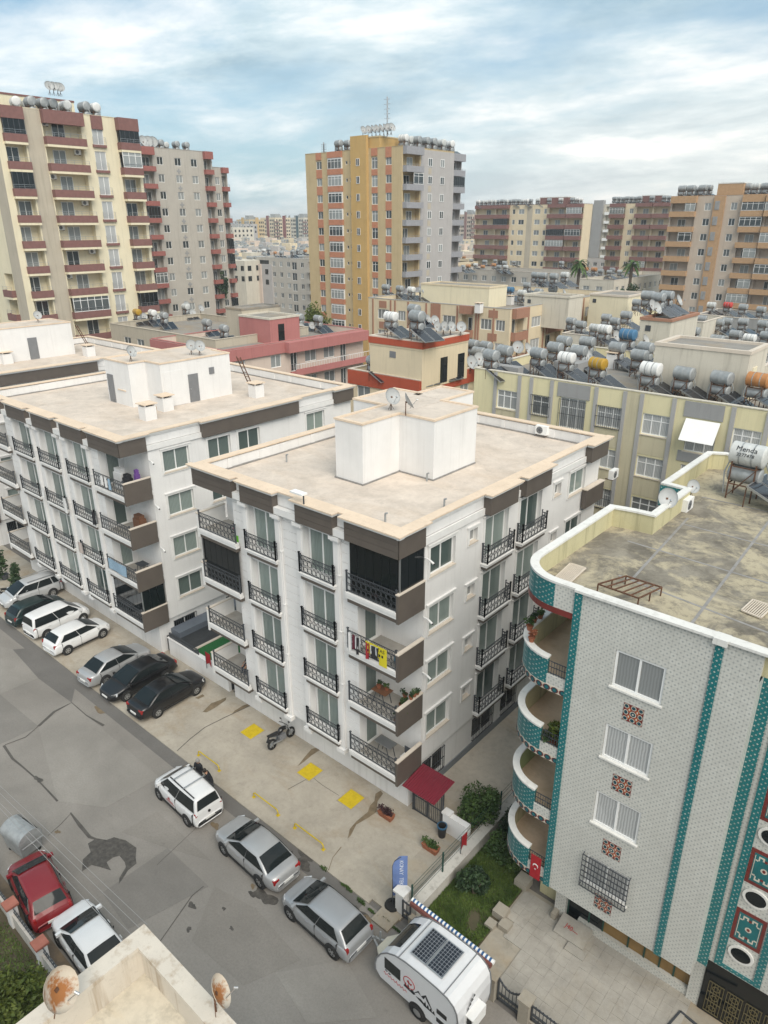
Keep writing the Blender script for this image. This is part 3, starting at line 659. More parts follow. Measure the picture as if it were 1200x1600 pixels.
# ------------------------------------------------------------------ tiled building on the right
def tile_mat(name, ground, dot, ring_, sc, flip=False):
    """small square wall tiles with a printed lozenge, pattern in the plane of the wall"""
    t = NT(name); g = t.node('ShaderNodeNewGeometry'); pos = g.outputs['Position']; nor = g.outputs['Normal']
    sp = t.node('ShaderNodeSeparateXYZ'); t.l.new(pos, sp.inputs[0]); sn = t.node('ShaderNodeSeparateXYZ'); t.l.new(nor, sn.inputs[0])
    u = t.math('ADD', sp.outputs[0], sp.outputs[1]); w = sp.outputs[2]
    def cell(off):
        a = t.math('ABSOLUTE', t.math('SUBTRACT', t.math('FRACT', t.math('ADD', t.math('MULTIPLY', u, sc), off)), 0.5))
        b = t.math('ABSOLUTE', t.math('SUBTRACT', t.math('FRACT', t.math('ADD', t.math('MULTIPLY', w, sc), off)), 0.5))
        return t.math('ADD', a, b), t.math('MAXIMUM', a, b)
    d1, m1 = cell(0.0); d2, m2 = cell(0.5); d = t.math('MINIMUM', d1, d2)
    spot = t.ramp(d, [(0.16, 1.0), (0.20, 0.0)]); rg = t.ramp(d, [(0.22, 0.0), (0.26, 1.0), (0.32, 1.0), (0.36, 0.0)])
    j = t.ramp(m1, [(0.465, 0.0), (0.485, 1.0)])
    c = t.mix(spot, ground, dot); c = t.mix(rg, c, ring_); c = t.mix(t.math('MULTIPLY', j, 0.5), c, mul(ground, 0.55))
    cb = t.node('ShaderNodeCombineXYZ'); t.l.new(t.math('FLOOR', t.math('MULTIPLY', u, sc)), cb.inputs[0]); t.l.new(t.math('FLOOR', t.math('MULTIPLY', w, sc)), cb.inputs[1]); wh = t.node('ShaderNodeTexWhiteNoise'); t.l.new(cb.outputs[0], wh.inputs[0]); c = t.mix(t.math('MULTIPLY', wh.outputs[0], 0.30), c, mul(ground, 0.72))
    n = t.noise(pos, 0.7, 6, 0.6); c = t.mix(t.math('MULTIPLY', t.ramp(n, [(0.4, 0.0), (0.75, 1.0)]), 0.25), c, mul(ground, 0.6))
    st = t.noise(t.mapping(pos, (3, 3, 0.1)), 1.5, 4, 0.6); c = t.mix(t.math('MULTIPLY', t.ramp(st, [(0.55, 0.0), (0.8, 1.0)]), 0.18), c, mul(ground, 0.45))
    MATS[name] = t.fin(c, 0.35, 0, 0.4); return t.m
M_TILE = tile_mat('pale_patterned_wall_tiles', (0.58, 0.575, 0.535), (0.31, 0.33, 0.32), (0.53, 0.535, 0.51), 5.2)
M_TEAL = tile_mat('teal_patterned_wall_tiles', (0.015, 0.17, 0.18), (0.42, 0.50, 0.46), (0.02, 0.10, 0.115), 5.2)
def _troof():
    t = NT('weathered_roof_concrete'); v = t.coord()
    a = t.mix(t.ramp(t.noise(v, 0.8, 8, 0.68, 0.5), [(0.36, 0.0), (0.62, 1.0)]), (0.125, 0.112, 0.092), (0.27, 0.245, 0.20))
    y = t.ramp(t.noise(t.mapping(v, loc=(4.2, 1.1, 0)), 0.42, 9, 0.70, 0.6), [(0.46, 0.0), (0.56, 1.0)]); a = t.mix(t.math('MULTIPLY', y, 0.75), a, (0.47, 0.41, 0.285))
    d = t.ramp(t.noise(v, 3.0, 9, 0.75), [(0.50, 0.0), (0.64, 1.0)]); a = t.mix(t.math('MULTIPLY', d, 0.7), a, (0.15, 0.135, 0.11))
    t.bump(t.noise(v, 18, 4, 0.7), 0.4, 0.02); return t.fin(a, 0.9, 0, 0.2)
M_TROOF = _troof()
M_YPARA = plaster('stained_cream_parapet', (0.52, 0.48, 0.30), 0.7, 0.12, grime=(0.28, 0.27, 0.26))
M_MARBLE = plaster('white_marble_coping', (0.68, 0.67, 0.64), 0.35, 0.08)
M_BEIGEFLOOR = concrete('beige_balcony_floor', (0.62, 0.48, 0.35), 0.15)
M_MAROON = plain('maroon_tile_print', (0.16, 0.03, 0.025), 0.4, var=0.15)
M_ORANGE = plain('rust_red_tile_print', (0.36, 0.085, 0.03), 0.4, var=0.15)
M_CREAMPRINT = plain('cream_tile_print', (0.55, 0.50, 0.42), 0.4, var=0.1)
M_NAVY = plain('dark_blue_tile_print', (0.015, 0.06, 0.08), 0.4, var=0.1)
M_TEALFLAT = plain('teal_tile_print', (0.015, 0.13, 0.14), 0.4, var=0.15)
TY, TX, TZ = 19.45, -8.5, 16.05
tile = thing('apartment_building', 'five-storey apartment block clad in patterned pale and teal tiles with rounded balconies', 'building', (-5, 28, 0))
TF = Face('-Y', TY); XR = 6.0; RB = 46.0
TROWS = [(4.3, 5.65), (7.22, 8.65), (10.14, 11.52), (13.02, 14.4)]
w = MB(); wall_face(w, TF, TX, -2.95, 3.0, TZ - 0.1, [(-7.06, -5.44, a, b, 0.1) for a, b in TROWS])
wall_face(w, Face('+X', -2.95), TY, TY + 0.75, 3.0, TZ - 0.1); wall_face(w, Face('-Y', TY + 0.75), -2.95, XR, 3.3, TZ - 0.1, [(-0.6, 0.6, a, b, 0.1) for a, b in TROWS])
wall_face(w, Face('-X', TX), TY, 27.4, 3.0, 15.05, [(20.6, 21.7, f, f + 2.1, 0.1) for f in (3.35, 6.25, 9.17, 12.1)] + [(24.0, 25.2, f + 0.9, f + 2.2, 0.1) for f in (3.35, 6.25, 9.17, 12.1)])
wall_face(w, Face('-Y', 27.4), -9.28, TX, 0, 15.05); wall_face(w, Face('-X', -9.28), 27.4, 31.3, 0, 15.05); wall_face(w, Face('-Y', 31.3), -10.3, -9.28, 0, 15.05); wall_face(w, Face('-X', -10.3), 31.3, RB, 0, 15.05); wall_face(w, Face('+Y', RB), -10.3, XR, 0, 15.05)
w.box(TX + 0.01, TY + 0.01, 2.98, -2.96, 27.0, 3.02); w.box(-2.95, TY + 0.76, 3.28, XR, 27.0, 3.32)
obj('wall', w, M_TILE, tile)
for f in (3.35, 6.25, 9.17, 12.1):
    window(tile, Face('-X', TX), 20.62, 21.68, f + 0.02, f + 2.08, 0.1, 1, 0, name='balcony_door', glass=M_GLASS_DARK); window(tile, Face('-X', TX), 24.02, 25.18, f + 0.92, f + 2.18, 0.1, 2)
for (u0, u1, o, F, z0) in ((-8.62, -8.36, 0.05, TF, 3.0), (-4.22, -3.98, 0.05, TF, 3.0), (-3.0, -2.62, 0.04, Face('-Y', TY + 0.71), 3.0), (-2.45, -2.2, 0.04, Face('-Y', TY + 0.75), 3.35), (-1.22, -0.98, 0.04, Face('-Y', TY + 0.75), 3.35)):
    m = MB(); F.box(m, u0, u1, z0, TZ - 0.09, 0.002, o); obj('teal_pilaster_strip', m, M_TEAL, tile)
m = MB(); Face('-Y', TY + 0.75).box(m, -2.2, -1.22, 3.36, 3.5, 0.002, 0.04); obj('teal_border', m, M_TEAL, tile)
for i, (a, b) in enumerate(TROWS):
    wn_ = window(tile, TF, -7.05, -5.45, a + 0.01, b - 0.01, 0.1, 2, 0, 0.07, glass=M_GLASS_LIGHT, sill=M_MARBLE)
    if i == 0: bars(wn_, TF, -7.15, -5.4, a - 0.12, b + 0.05, 0.16, 0.12, rows=7)
    window(tile, Face('-Y', TY + 0.75), -0.59, 0.59, a + 0.01, b - 0.01, 0.1, 2)
# small red ornament panels under the windows
def ornament(parent, F, u, z, s):
    b = MB(); F.box(b, u - s, u + s, z - s, z + s, 0.002, 0.012); o = obj('ornament_panel', b, M_MAROON, parent)
    def blobs(lst, mat, out):
        m = MB()
        for (cx, cz, rx, rz) in lst:
            n = 10; P = [F.p(u + s * (cx + rx * math.cos(6.2832 * k / n)), z + s * (cz + rz * math.sin(6.2832 * k / n)), out) for k in range(n)]
            m.add(P + [F.p(u + s * cx, z + s * cz, out + 0.001)], [(k, (k + 1) % n, n) for k in range(n)])
        tag(obj('motif', m, mat, o), kind='stuff')
    blobs([(x, y, 0.27, 0.27) for x in (-0.72, 0.0, 0.72) for y in (-0.72, 0.72)] + [(x, 0, .25, .3) for x in (-.72, .72)] + [(0, 0, 0.34, 0.34)], M_CREAMPRINT, 0.013)
    blobs([(x, y, 0.20, 0.20) for x in (-0.72, 0.0, 0.72) for y in (-0.72, 0.72)] + [(x, 0, .18, .22) for x in (-.72, .72)] + [(0, 0, 0.26, 0.26)], M_NAVY, 0.0145)
    blobs([(x, y, 0.20, 0.28) for x in (-0.4, 0.4) for y in (-0.4, 0.4)], M_ORANGE, 0.016); blobs([(x, y, 0.08, 0.14) for x in (-0.4, 0.4) for y in (-0.4, 0.4)] + [(0, 0, .1, .1)], M_CREAMPRINT, 0.0175)
for z in (12.28, 9.35, 6.42, 3.75): ornament(tile, TF, -6.22, z, 0.33)
# carpet-like ornaments and oval windows of the stair bay
F2 = Face('-Y', TY + 0.75)
def ellipse(m, F, u, z, rx, rz, o0, o1, n=22):
    vs = [F.p(u + rx * math.cos(6.2832 * k / n), z + rz * math.sin(6.2832 * k / n), o) for o in (o0, o1) for k in range(n)]
    m.add(vs, [tuple(range(n, 2 * n))] + [(k, (k + 1) % n, n + (k + 1) % n, n + k) for k in range(n)])
for z in (5.5, 8.1, 10.7, 13.3):
    b = MB(); F2.box(b, -2.19, -1.26, z - 0.72, z + 0.72, 0.002, 0.012); o = obj('carpet_ornament', b, M_MAROON, tile)
    b = MB(); F2.box(b, -2.08, -1.37, z - 0.58, z + 0.58, 0.012, 0.016); obj('motif', b, M_TEALFLAT, o)
    b = MB()
    for sx in (-1, 1):
        F2.box(b, -1.725 + sx * 0.31, -1.725 + sx * 0.33, z - 0.5, z + 0.5, 0.016, 0.019)
        for sz in (-1, 1):
            for (x0, x1, z0, z1) in ((0.05, 0.22, .44, .50), (0.18, 0.22, .32, .44), (0.05, 0.10, .36, .44), (0.22, 0.30, .28, .33)): F2.box(b, -1.725 + sx * x0, -1.725 + sx * x1, z + sz * z0, z + sz * z1, 0.016, 0.019)
    ellipse(b, F2, -1.725, z, 0.10, 0.10, 0.016, 0.019); tag(obj('motif', b, M_CREAMPRINT, o), kind='stuff')
    b = MB(); ellipse(b, F2, -1.725, z, 0.05, 0.06, 0.019, 0.021); ellipse(b, F2, -1.725, z + 0.38, 0.05, 0.05, 0.016, 0.02); ellipse(b, F2, -1.725, z - 0.38, 0.05, 0.05, 0.016, 0.02); tag(obj('motif', b, M_MAROON, o), kind='stuff')
    m = MB(); ellipse(m, F2, -1.74, z - 1.17 - 0.02, 0.40, 0.36, 0.002, 0.05); o = obj('oval_window', m, M_MARBLE, tile)
    m = MB(); ellipse(m, F2, -1.74, z - 1.17 - 0.02, 0.31, 0.27, 0.05, 0.055); obj('pane', m, M_GLASS_DARK, o)
# round balconies on the left
def arc_path(r_in):
    """plan of the rounded balcony edge: along the front, round the corner, back along the side"""
    P = [(TX - 0.02, TY + r_in), (-9.35, TY + r_in)]; cx, cy, r = -9.35, TY + 1.62, 1.62 - r_in
    for k in range(1, 11): t = R(270 - 90 * k / 10); P.append((cx + r * math.cos(t), cy + r * math.sin(t)))
    return P
def band(m, P, Q, z0, z1, closed_ends=True):
    n = len(P); vs = [(x, y, z0) for x, y in P] + [(x, y, z1) for x, y in P] + [(x, y, z0) for x, y in Q] + [(x, y, z1) for x, y in Q]
    for i in range(n - 1):
        a, b, c, d = i, i + 1, n + i + 1, n + i; m.add([vs[k] for k in (a, b, c, d)], [(0, 1, 2, 3)])
        m.add([vs[2 * n + k] for k in (a, b)] + [vs[2 * n + c], vs[2 * n + d]], [(3, 2, 1, 0)])
        m.add([vs[n + i], vs[n + i + 1], vs[3 * n + i + 1], vs[3 * n + i]], [(0, 1, 2, 3)]); m.add([vs[i], vs[i + 1], vs[2 * n + i + 1], vs[2 * n + i]], [(3, 2, 1, 0)])
    for i in (0, n - 1): m.add([vs[i], vs[n + i], vs[3 * n + i], vs[2 * n + i]], [(0, 1, 2, 3)])
SIDEX = -9.35 - 1.62
def curve(off, yend): return arc_path(off) + [(SIDEX + off, yend)]
for i, f in enumerate((3.30, 6.22, 9.14, 12.06)):
    yend = 25.4 if i else 24.0
    m = MB(); m.prism(curve(0.06, yend) + [(TX, yend)], f - 0.22, f); bl = obj('balcony', m, M_BEIGEFLOOR, tile)
    c0, c1 = curve(0.0, yend), curve(0.13, yend)
    m = MB(); band(m, c0[1:], c1[1:], f - 0.25, f + 0.98); obj('curved_parapet', m, M_TEAL, bl)
    m = MB(); band(m, c0[:2], c1[:2], f - 0.25, f + 0.38); obj('front_parapet', m, M_TILE, bl)
    m = MB(); band(m, curve(0.131, yend)[1:], curve(0.15, yend)[1:], f, f + 0.97); obj('parapet_lining', m, M_YPARA if i != 1 else M_GREENPAINT, bl)
    m = MB(); band(m, curve(-0.05, yend)[1:], curve(0.22, yend)[1:], f + 0.98, f + 1.05); obj('coping', m, M_MARBLE, bl)
    m = MB(); band(m, curve(-0.012, yend), curve(-0.002, yend), f - 0.26, f - 0.02); obj('ornament_band', m, M_CREAMPRINT, bl)
    P = curve(-0.014, yend); mr, mn, mt = MB(), MB(), MB(); s = 0.16; seg = 0; run = []
    for a, b in zip(P, P[1:]):
        L = math.hypot(b[0] - a[0], b[1] - a[1]); run.append((a, b, L))
    tot = sum(r[2] for r in run)
    while s < tot:
        q = s
        for a, b, L in run:
            if q <= L: break
            q -= L
        d = Vector(((b[0] - a[0]) / L, (b[1] - a[1]) / L, 0)); c = Vector((a[0], a[1], f - 0.14)) + d * q; n_ = Vector((d.y, -d.x, 0))
        if (c + n_ - Vector((-9.0, 22, 0))).length < (c - n_ - Vector((-9.0, 22, 0))).length: n_ = -n_
        for mm, rr, o in ((mr, 0.15, 0.004), (mn, 0.105, 0.008), (mt, 0.055, 0.012)):
            vs = [c + n_ * o + d * (rr * math.cos(6.2832 * k / 8)) + Vector((0, 0, min(rr, 0.118) * math.sin(6.2832 * k / 8))) for k in range(8)]; mm.add(vs, [tuple(range(8))])
        s += 0.31
    [tag(obj('motif', q_, w_, bl), kind='stuff') for q_, w_ in ((mr, M_MAROON), (mn, M_NAVY), (mt, M_TEALFLAT))]
    m = MB(); k = 0
    for zz in (0.06, 0.30, 0.52): m.beam((-9.32, TY + 0.05, f + 0.38 + zz), (TX + 0.02, TY + 0.05, f + 0.38 + zz), 0.025)
    for k in range(9): x = -9.32 + 0.1 * k; m.beam((x, TY + 0.05, f + 0.38), (x, TY + 0.05, f + 0.92), 0.016)
    obj('railing', m, M_IRON, bl)
# roof with its parapet
yz = TZ - 0.08
roofpoly = [(TX, TY + 0.06)] + curve(0.06, 27.3)[1:] + [(-10.3 + 0.02, 27.42), (-9.3, 27.42), (-9.3, 31.25), (-10.3, 31.25), (-10.3, 37.6), (-9.5, 38.0), (XR, 38.0), (XR, TY + 0.8), (-2.95, TY + 0.8), (-2.95, TY + 0.06)]
m = MB(); m.prism(roofpoly, 15.0, 15.18); rf = obj('roof', m, M_TROOF, tile)
for jz, (a, b) in enumerate((((-8.6, 22.9), (-3.4, 22.2)), ((-9.6, 26.0), (-0.5, 25.6)), ((-8.6, 29.2), (-0.5, 29.0)), ((-9.0, 33.0), (0, 33.0)), ((-5.4, 20.6), (-6.0, 35.5)), ((-8.1, 22.9), (-8.6, 30)), ((-2.2, 21.0), (-2.6, 35)))): obj('joint_repair', MB().beam((*a, 15.1835 + jz * .0012), (*b, 15.1835 + jz * .0012), 0.10, 0.006), M_MEMBRANE, rf)
def parapet_run(P, off=0.22, z1=TZ, teal=None):
    """P outer line, parapet thickness off towards the roof side (left of travel)"""
    Q = []
    n = len(P)
    for i in range(n):
        d0 = Vector(P[i]) - Vector(P[i - 1]) if i else Vector(P[1]) - Vector(P[0]); d1 = Vector(P[i + 1]) - Vector(P[i]) if i < n - 1 else d0
        d0.normalize(); d1.normalize(); n0, n1 = Vector((d0.y, -d0.x)), Vector((d1.y, -d1.x)); nn = (n0 + n1).normalized(); k = off / max(0.35, nn.dot(n0)); Q.append(tuple(Vector(P[i]) + nn * k))
    return Q
PL = [(TX, TY + 0.02)] + curve(0.02, 27.2)[1:] + [(-10.0, 27.4), (-9.3, 27.45), (-9.3, 31.2), (-10.35, 31.3), (-10.35, 37.6), (-9.6, 38.0), (XR, 38.0)]
PQ = parapet_run(PL)
m = MB(); band(m, PL, PQ, 15.1, TZ - 0.08); obj('parapet', m, M_YPARA, tile)
m = MB(); band(m, parapet_run(PL, -0.04), parapet_run(PL, 0.27), TZ - 0.08, TZ); obj('coping', m, M_MARBLE, tile)
C0 = curve(0.0, 21.2)
m = MB(); band(m, C0[1:], curve(0.019, 21.2)[1:], 15.0 - 0.1, TZ - 0.082); obj('curved_band', m, M_TEAL, tile)
m = MB(); band(m, C0[:2], curve(0.019, 21.2)[:2], 15.0 - 0.1, TZ - 0.082); obj('front_band', m, M_TILE, tile)
m = MB(); band(m, curve(-0.012, 21.2), curve(-0.002, 21.2), 14.88, 15.1); o = obj('ornament_band', m, M_MAROON, tile)
m = MB(); m.box(-10.36, 31.17, 15.0, -9.32, 31.19, TZ - 0.09); obj('teal_panel', m, M_TEAL, tile)
m = MB(); m.box(TX, TY + 0.001, TZ - 0.1, -2.95, TY + 0.2, TZ - 0.081); m.box(TX - 0.12, TY - 0.12, TZ - 0.08, -2.9, TY + 0.24, TZ + 0.004); m.box(-2.9, TY - 0.12, TZ - 0.081, -2.66, TY + 0.95, TZ + 0.003); m.box(-2.66, TY + 0.66, TZ - 0.08, XR, TY + 0.98, TZ + 0.001); m.box(-4.3, TY - 0.16, TZ - 0.20, -3.9, TY + 0.26, TZ + 0.007)
obj('coping', m, M_MARBLE, tile)
m = MB(); m.box(-8.4, TY + 0.2, 15.15, -2.7, TY + 0.24, TZ - 0.09); obj('parapet_lining', m, M_YPARA, tile)
# shop front under the overhang
SY = 21.1
m = MB(); m.box(-9.6, SY + 0.3, 0, XR, 45.9, 2.98); obj('ground_floor_core', m, M_YPARA, tile)
for (a, b) in ((-8.62, -8.15), (-3.15, -2.72)): obj('shop_pillar', MB().box(a, SY - 0.25, 0, b, SY + 0.25, 2.99), M_TILE, tile)
obj('shop_step', MB().box(-7.6, SY - 0.18, 0, -3.16, SY + 0.28, 0.42), M_TILE, tile)
M_CARD = plain('brown_papered_glass', (0.22, 0.135, 0.05), 0.45, var=0.2, scale=1.5)
xs = [-8.12, -7.2, -6.6, -5.55, -4.9, -4.3, -3.75, -3.16]
for i, (a, b) in enumerate(zip(xs, xs[1:])):
    o = obj('shop_window', MB().box(a + 0.01, SY - 0.02, 0.43 if i else 0.05, b - 0.01, SY + 0.02, 2.97), M_CARD if i > 1 else M_GLASS_DARK, tile)
    m = MB(); m.box(a - 0.03, SY - 0.05, 0.05, a + 0.03, SY + 0.04, 2.97); obj('frame_post', m, M_GREENDARK, o)
    if i > 1: obj('printed_mark', MB().box(a + 0.15, SY - 0.028, 1.75, b - 0.15, SY - 0.021, 1.82), M_IRON, o)
m = MB(); m.box(-2.7, SY - 0.3, 0, XR, SY + 0.28, 3.2); obj('entrance_hall', m, M_GLASS_DARK, tile)
for i in range(4):
    a = -2.5 + 0.62 * i; m = MB()
    for k in range(6): m.beam((a + 0.1 * k, SY - 0.34, 0.2), (a + 0.1 * k, SY - 0.34, 1.7), 0.02)
    for z in (0.2, 0.75, 1.2, 1.7): m.beam((a, SY - 0.34, z), (a + 0.52, SY - 0.34, z), 0.025)
    for z in (0.45, 0.98, 1.45):
        k = len(m.v); ring(m, 0, 0, 0.12, 9, 0, 0.014); m.xf(Matrix.Translation((a + 0.26, SY - 0.34, z)), k)
    obj('entrance_grille', m, M_BRONZE, tile)
# ------------------------------------------------------------------ roof furniture
def mk_heater():
    """twin-drum thermosiphon heater: drums lie along x, collectors slope down towards +x"""
    t = thing('solar_water_heater', 'x', 'water heater')
    f = MB()
    for x in (-0.45, 0.45):
        for y in (-0.36, 0.36): f.beam((x, y, 0), (x, y, 1.5), 0.045)
        f.beam((x, -0.36, 1.33), (x, 0.36, 1.33), 0.045); f.beam((x, -0.36, 0.62), (x, 0.36, 0.62), 0.045)
    for y in (-0.36, 0.36): f.beam((-0.45, y, 1.33), (0.45, y, 1.33), 0.04); f.beam((-0.45, y, 0.62), (0.45, y, 0.62), 0.04); f.beam((-0.45, y, 0.1), (0.45, y, 1.3), 0.03)
    f.beam((0.4, -0.9, 0.78), (0.4, 0.9, 0.78), 0.04)
    for y in (-0.9, 0.9): f.beam((0.4, y, 0), (0.4, y, 0.8), 0.035)
    obj('frame', f, M_RUST, t)
    def drum(z, r, L):
        m = MB(); P = [(0, -L / 2 - 0.05), (r * 0.6, -L / 2 - 0.035), (r, -L / 2), (r * 1.012, -L / 2 + 0.02), (r, -L / 2 + 0.04), (r, -0.02), (r * 1.012, 0), (r, 0.02), (r, L / 2 - 0.04), (r * 1.012, L / 2 - 0.02), (r, L / 2), (r * 0.6, L / 2 + 0.035), (0, L / 2 + 0.05)]
        m.lathe(P, 18); m.xf(Matrix.Translation((0, 0, z)) @ Matrix.Rotation(R(90), 4, 'Y')); return m
    tk = obj('tank', drum(1.78, 0.44, 1.2), M_GALV, t, smooth=True); obj('strap', MB().cyl((-0.25, 0, 1.78), (-0.2, 0, 1.78), 0.452, n=18).cyl((0.2, 0, 1.78), (0.25, 0, 1.78), 0.452, n=18), M_GALV, tk)
    obj('lower_tank', drum(0.98, 0.33, 1.15), M_GALV, t, smooth=True)
    for y in (-0.52, 0.52):
        m = MB(); m.box(0, y - 0.47, -0.04, 1.95, y + 0.47, 0.04); m.xf(Matrix.Translation((0.42, 0, 0.86)) @ Matrix.Rotation(R(24), 4, 'Y')); c = obj('collector', m, M_ALU, t)
        m = MB(); m.box(0.05, y - 0.43, 0.041, 1.90, y + 0.43, 0.05); m.xf(Matrix.Translation((0.42, 0, 0.86)) @ Matrix.Rotation(R(24), 4, 'Y')); obj('collector_glass', m, M_BLACKPANEL, c)
    obj('pipe', MB().tube([(0.6, 0.1, 1.6), (0.75, 0.2, 1.2), (0.75, 0.2, 0.9)], 0.03, 5), M_GALV, t); obj('pipe', MB().tube([(-0.6, -0.1, 1.5), (-0.72, -0.2, 1.0), (-0.6, -0.3, 0.15)], 0.025, 5), M_GALV, t)
    return t
HEAT = mk_heater(); HEAT_USED = [False]
TANKCOL = {}
def tankmat(c):
    if c is None: return None
    return {'white': plain('white_tank_paint', (0.66, 0.66, 0.65), 0.5, var=0.1, kind='obj'), 'yellow': plain('ochre_tank_paint', (0.42, 0.25, 0.03), 0.5, var=0.15, kind='obj'),
            'blue': plain('blue_tank_paint', (0.06, 0.16, 0.28), 0.5, var=0.15, kind='obj'), 'orange': plain('orange_tank_paint', (0.42, 0.19, 0.07), 0.5, var=0.15, kind='obj'), 'red': plain('red_tank_paint', (0.5, 0.05, 0.04), 0.5, var=0.1, kind='obj'),
            'pale': plain('pale_grey_tank_paint', (0.50, 0.51, 0.50), 0.5, var=0.15, kind='obj')}[c]
def heater(p, label, group, rot=None, color=None, s=1.0, lower=True):
    rot = R(-8 + random.uniform(-7, 7)) if rot is None else rot
    if HEAT_USED[0]: o = copy_tree(HEAT, p, rot)
    else: o = HEAT; HEAT_USED[0] = True; o.location = p; o.rotation_euler = (0, 0, rot)
    k = s if s == 1.18 else s * 0.93; o.scale = (k, k, k); o['label'] = label; o['group'] = group
    if color:
        for ch in o.children:
            if ch.name.startswith('tank'): ch.material_slots[0].material = tankmat(color)
    return o
def mk_dish():
    t = thing('satellite_dish', 'x', 'satellite dish'); m = MB(); n = 18; k = 5
    vs = [(0, 0, 0)]
    for j in range(1, k + 1):
        r = 0.45 * j / k
        for i in range(n): a = 6.2832 * i / n; vs.append((r * r * 0.9, r * math.cos(a), r * 1.08 * math.sin(a)))
    fs = [(0, 1 + i, 1 + (i + 1) % n) for i in range(n)]
    for j in range(k - 1):
        for i in range(n): a = 1 + j * n; fs.append((a + i, a + n + i, a + n + (i + 1) % n, a + (i + 1) % n))
    m.add(vs, fs); b = [(x - 0.012, y, z) for x, y, z in vs]; m.add(b, [tuple(f[::-1]) for f in fs])
    o = len(vs); m.f += [(1 + (k - 1) * n + i, 1 + (k - 1) * n + (i + 1) % n, o + 1 + (k - 1) * n + (i + 1) % n, o + 1 + (k - 1) * n + i) for i in range(n)]; m.mi += [0] * n
    m.xf(Matrix.Translation((0.06, 0, 0.75)) @ Matrix.Rotation(R(-28), 4, 'Y'))
    obj('reflector', m, M_DISH, t, smooth=True)
    m = MB(); m.beam((0, 0, 0), (0, 0, 0.75), 0.045); m.beam((-0.02, 0, 0.72), (0.09, 0, 0.76), 0.09); m.beam((-0.02, 0, 0.35), (0.0, 0.18, 0.02), 0.02); m.beam((-0.02, 0, 0.35), (0.0, -0.18, 0.02), 0.02); obj('mount', m, M_RUST, t)
    m = MB(); m.beam((0.22, 0, 0.38), (0.62, 0, 0.86), 0.022); m.cyl((0.56, 0, 0.88), (0.68, 0, 0.84), 0.035, n=8); obj('feed_arm', m, M_ALU, t)
    return t
M_DISH = plain('dish_paint', (0.40, 0.41, 0.41), 0.5, var=0.08, kind='obj')
DISH = mk_dish(); DISH_USED = [False]
def dish(p, label, group, rot=None, s=1.0, mat=None):
    rot = R(random.uniform(-40, 15)) if rot is None else rot
    if DISH_USED[0]: o = copy_tree(DISH, p, rot)
    else: o = DISH; DISH_USED[0] = True; o.location = p; o.rotation_euler = (0, 0, rot)
    o.scale = (s, s, s); o['label'] = label; o['group'] = group
    if mat:
        for ch in o.children:
            if ch.name.startswith('reflector'): ch.material_slots[0].material = mat
    return o
def chimney(x, y, z, label, group, h=0.85, w=0.62):
    t = thing('chimney', label, 'chimney', (x, y, z), 0, group)
    obj('shaft', MB().box(x - w / 2, y - w / 2, z, x + w / 2, y + w / 2, z + h), M_WHITE, t)
    m = MB()
    for a in (-1, 1):
        for b in (-1, 1): m.box(x + a * w * 0.4 - 0.05, y + b * w * 0.4 - 0.05, z + h, x + a * w * 0.4 + 0.05, y + b * w * 0.4 + 0.05, z + h + 0.14)
    obj('cap_support', m, M_WHITE, t); obj('cap', MB().box(x - w * 0.62, y - w * 0.62, z + h + 0.14, x + w * 0.62, y + w * 0.62, z + h + 0.2), M_COPING, t)
    obj('flue', MB().box(x - w * 0.3, y - w * 0.3, z + h, x + w * 0.3, y + w * 0.3, z + h + 0.1), M_IRON, t)
    return t
def mk_ac():
    t = thing('air_conditioner', 'x', 'air conditioner'); obj('casing', MB().box(-0.4, -0.15, 0, 0.4, 0.15, 0.55), M_PVC, t)
    m = MB(); m.cyl((-0.1, -0.151, 0.28), (-0.1, -0.165, 0.28), 0.22, n=16); f = obj('fan_grille', m, M_GREYDOOR, t)
    m = MB()
    for k in range(5): a = 6.2832 * k / 5; m.beam((-0.1, -0.17, 0.28), (-0.1 + 0.2 * math.cos(a), -0.17, 0.28 + 0.2 * math.sin(a)), 0.02)
    obj('grille_spoke', m, M_IRON, f); m = MB(); m.box(-0.35, -0.15, -0.06, -0.3, 0.35, 0.0); m.box(0.3, -0.15, -0.06, 0.35, 0.35, 0.0); obj('bracket', m, M_RUST, t); return t
AC = mk_ac(); AC_USED = [False]
def ac(p, rot, label, group='air conditioners on the walls'):
    if AC_USED[0]: o = copy_tree(AC, p, rot)
    else: o = AC; AC_USED[0] = True; o.location = p; o.rotation_euler = (0, 0, rot)
    o['label'] = label; o['group'] = group; return o

# ------------------------------------------------------------------ generic apartment blocks
def balcony_mesh(w, p, hp, sq):
    def mk():
        m = MB(); m.box(0, -p, -0.28, w, -0.002, 0); m.box(0, -p, 0, w, -p + 0.1, hp); m.box(0, -p + 0.1, 0, 0.1, -0.002, hp); m.box(w - 0.1, -p + 0.1, 0, w, -0.002, hp); return m.mesh('balcony')
    return cached(('bal', w, p, hp, sq), mk)
def rail_mesh(w, p, h0, h1):
    def mk():
        m = MB(); m.box(0.02, -p + 0.03, h1 - 0.03, w - 0.02, -p + 0.06, h1)
        k = max(2, int(w / 0.9))
        for i in range(k + 1): x = 0.04 + (w - 0.08) * i / k; m.box(x - 0.015, -p + 0.03, h0, x + 0.015, -p + 0.06, h1)
        m.box(0.02, -p + 0.03, (h0 + h1) / 2 - 0.01, w - 0.02, -p + 0.05, (h0 + h1) / 2 + 0.01); return m.mesh('rail')
    return cached(('brail', w, p, h0, h1), mk)
def glazing(bl, F, u0, u1, z0, z1, out, n, frame, glass, name='balcony_glazing'):
    return window(bl, F, u0, u1, z0, z1, -out, n, 0.72 if frame is M_PVC else 0, 0.07, frame=frame, glass=glass, name=name)
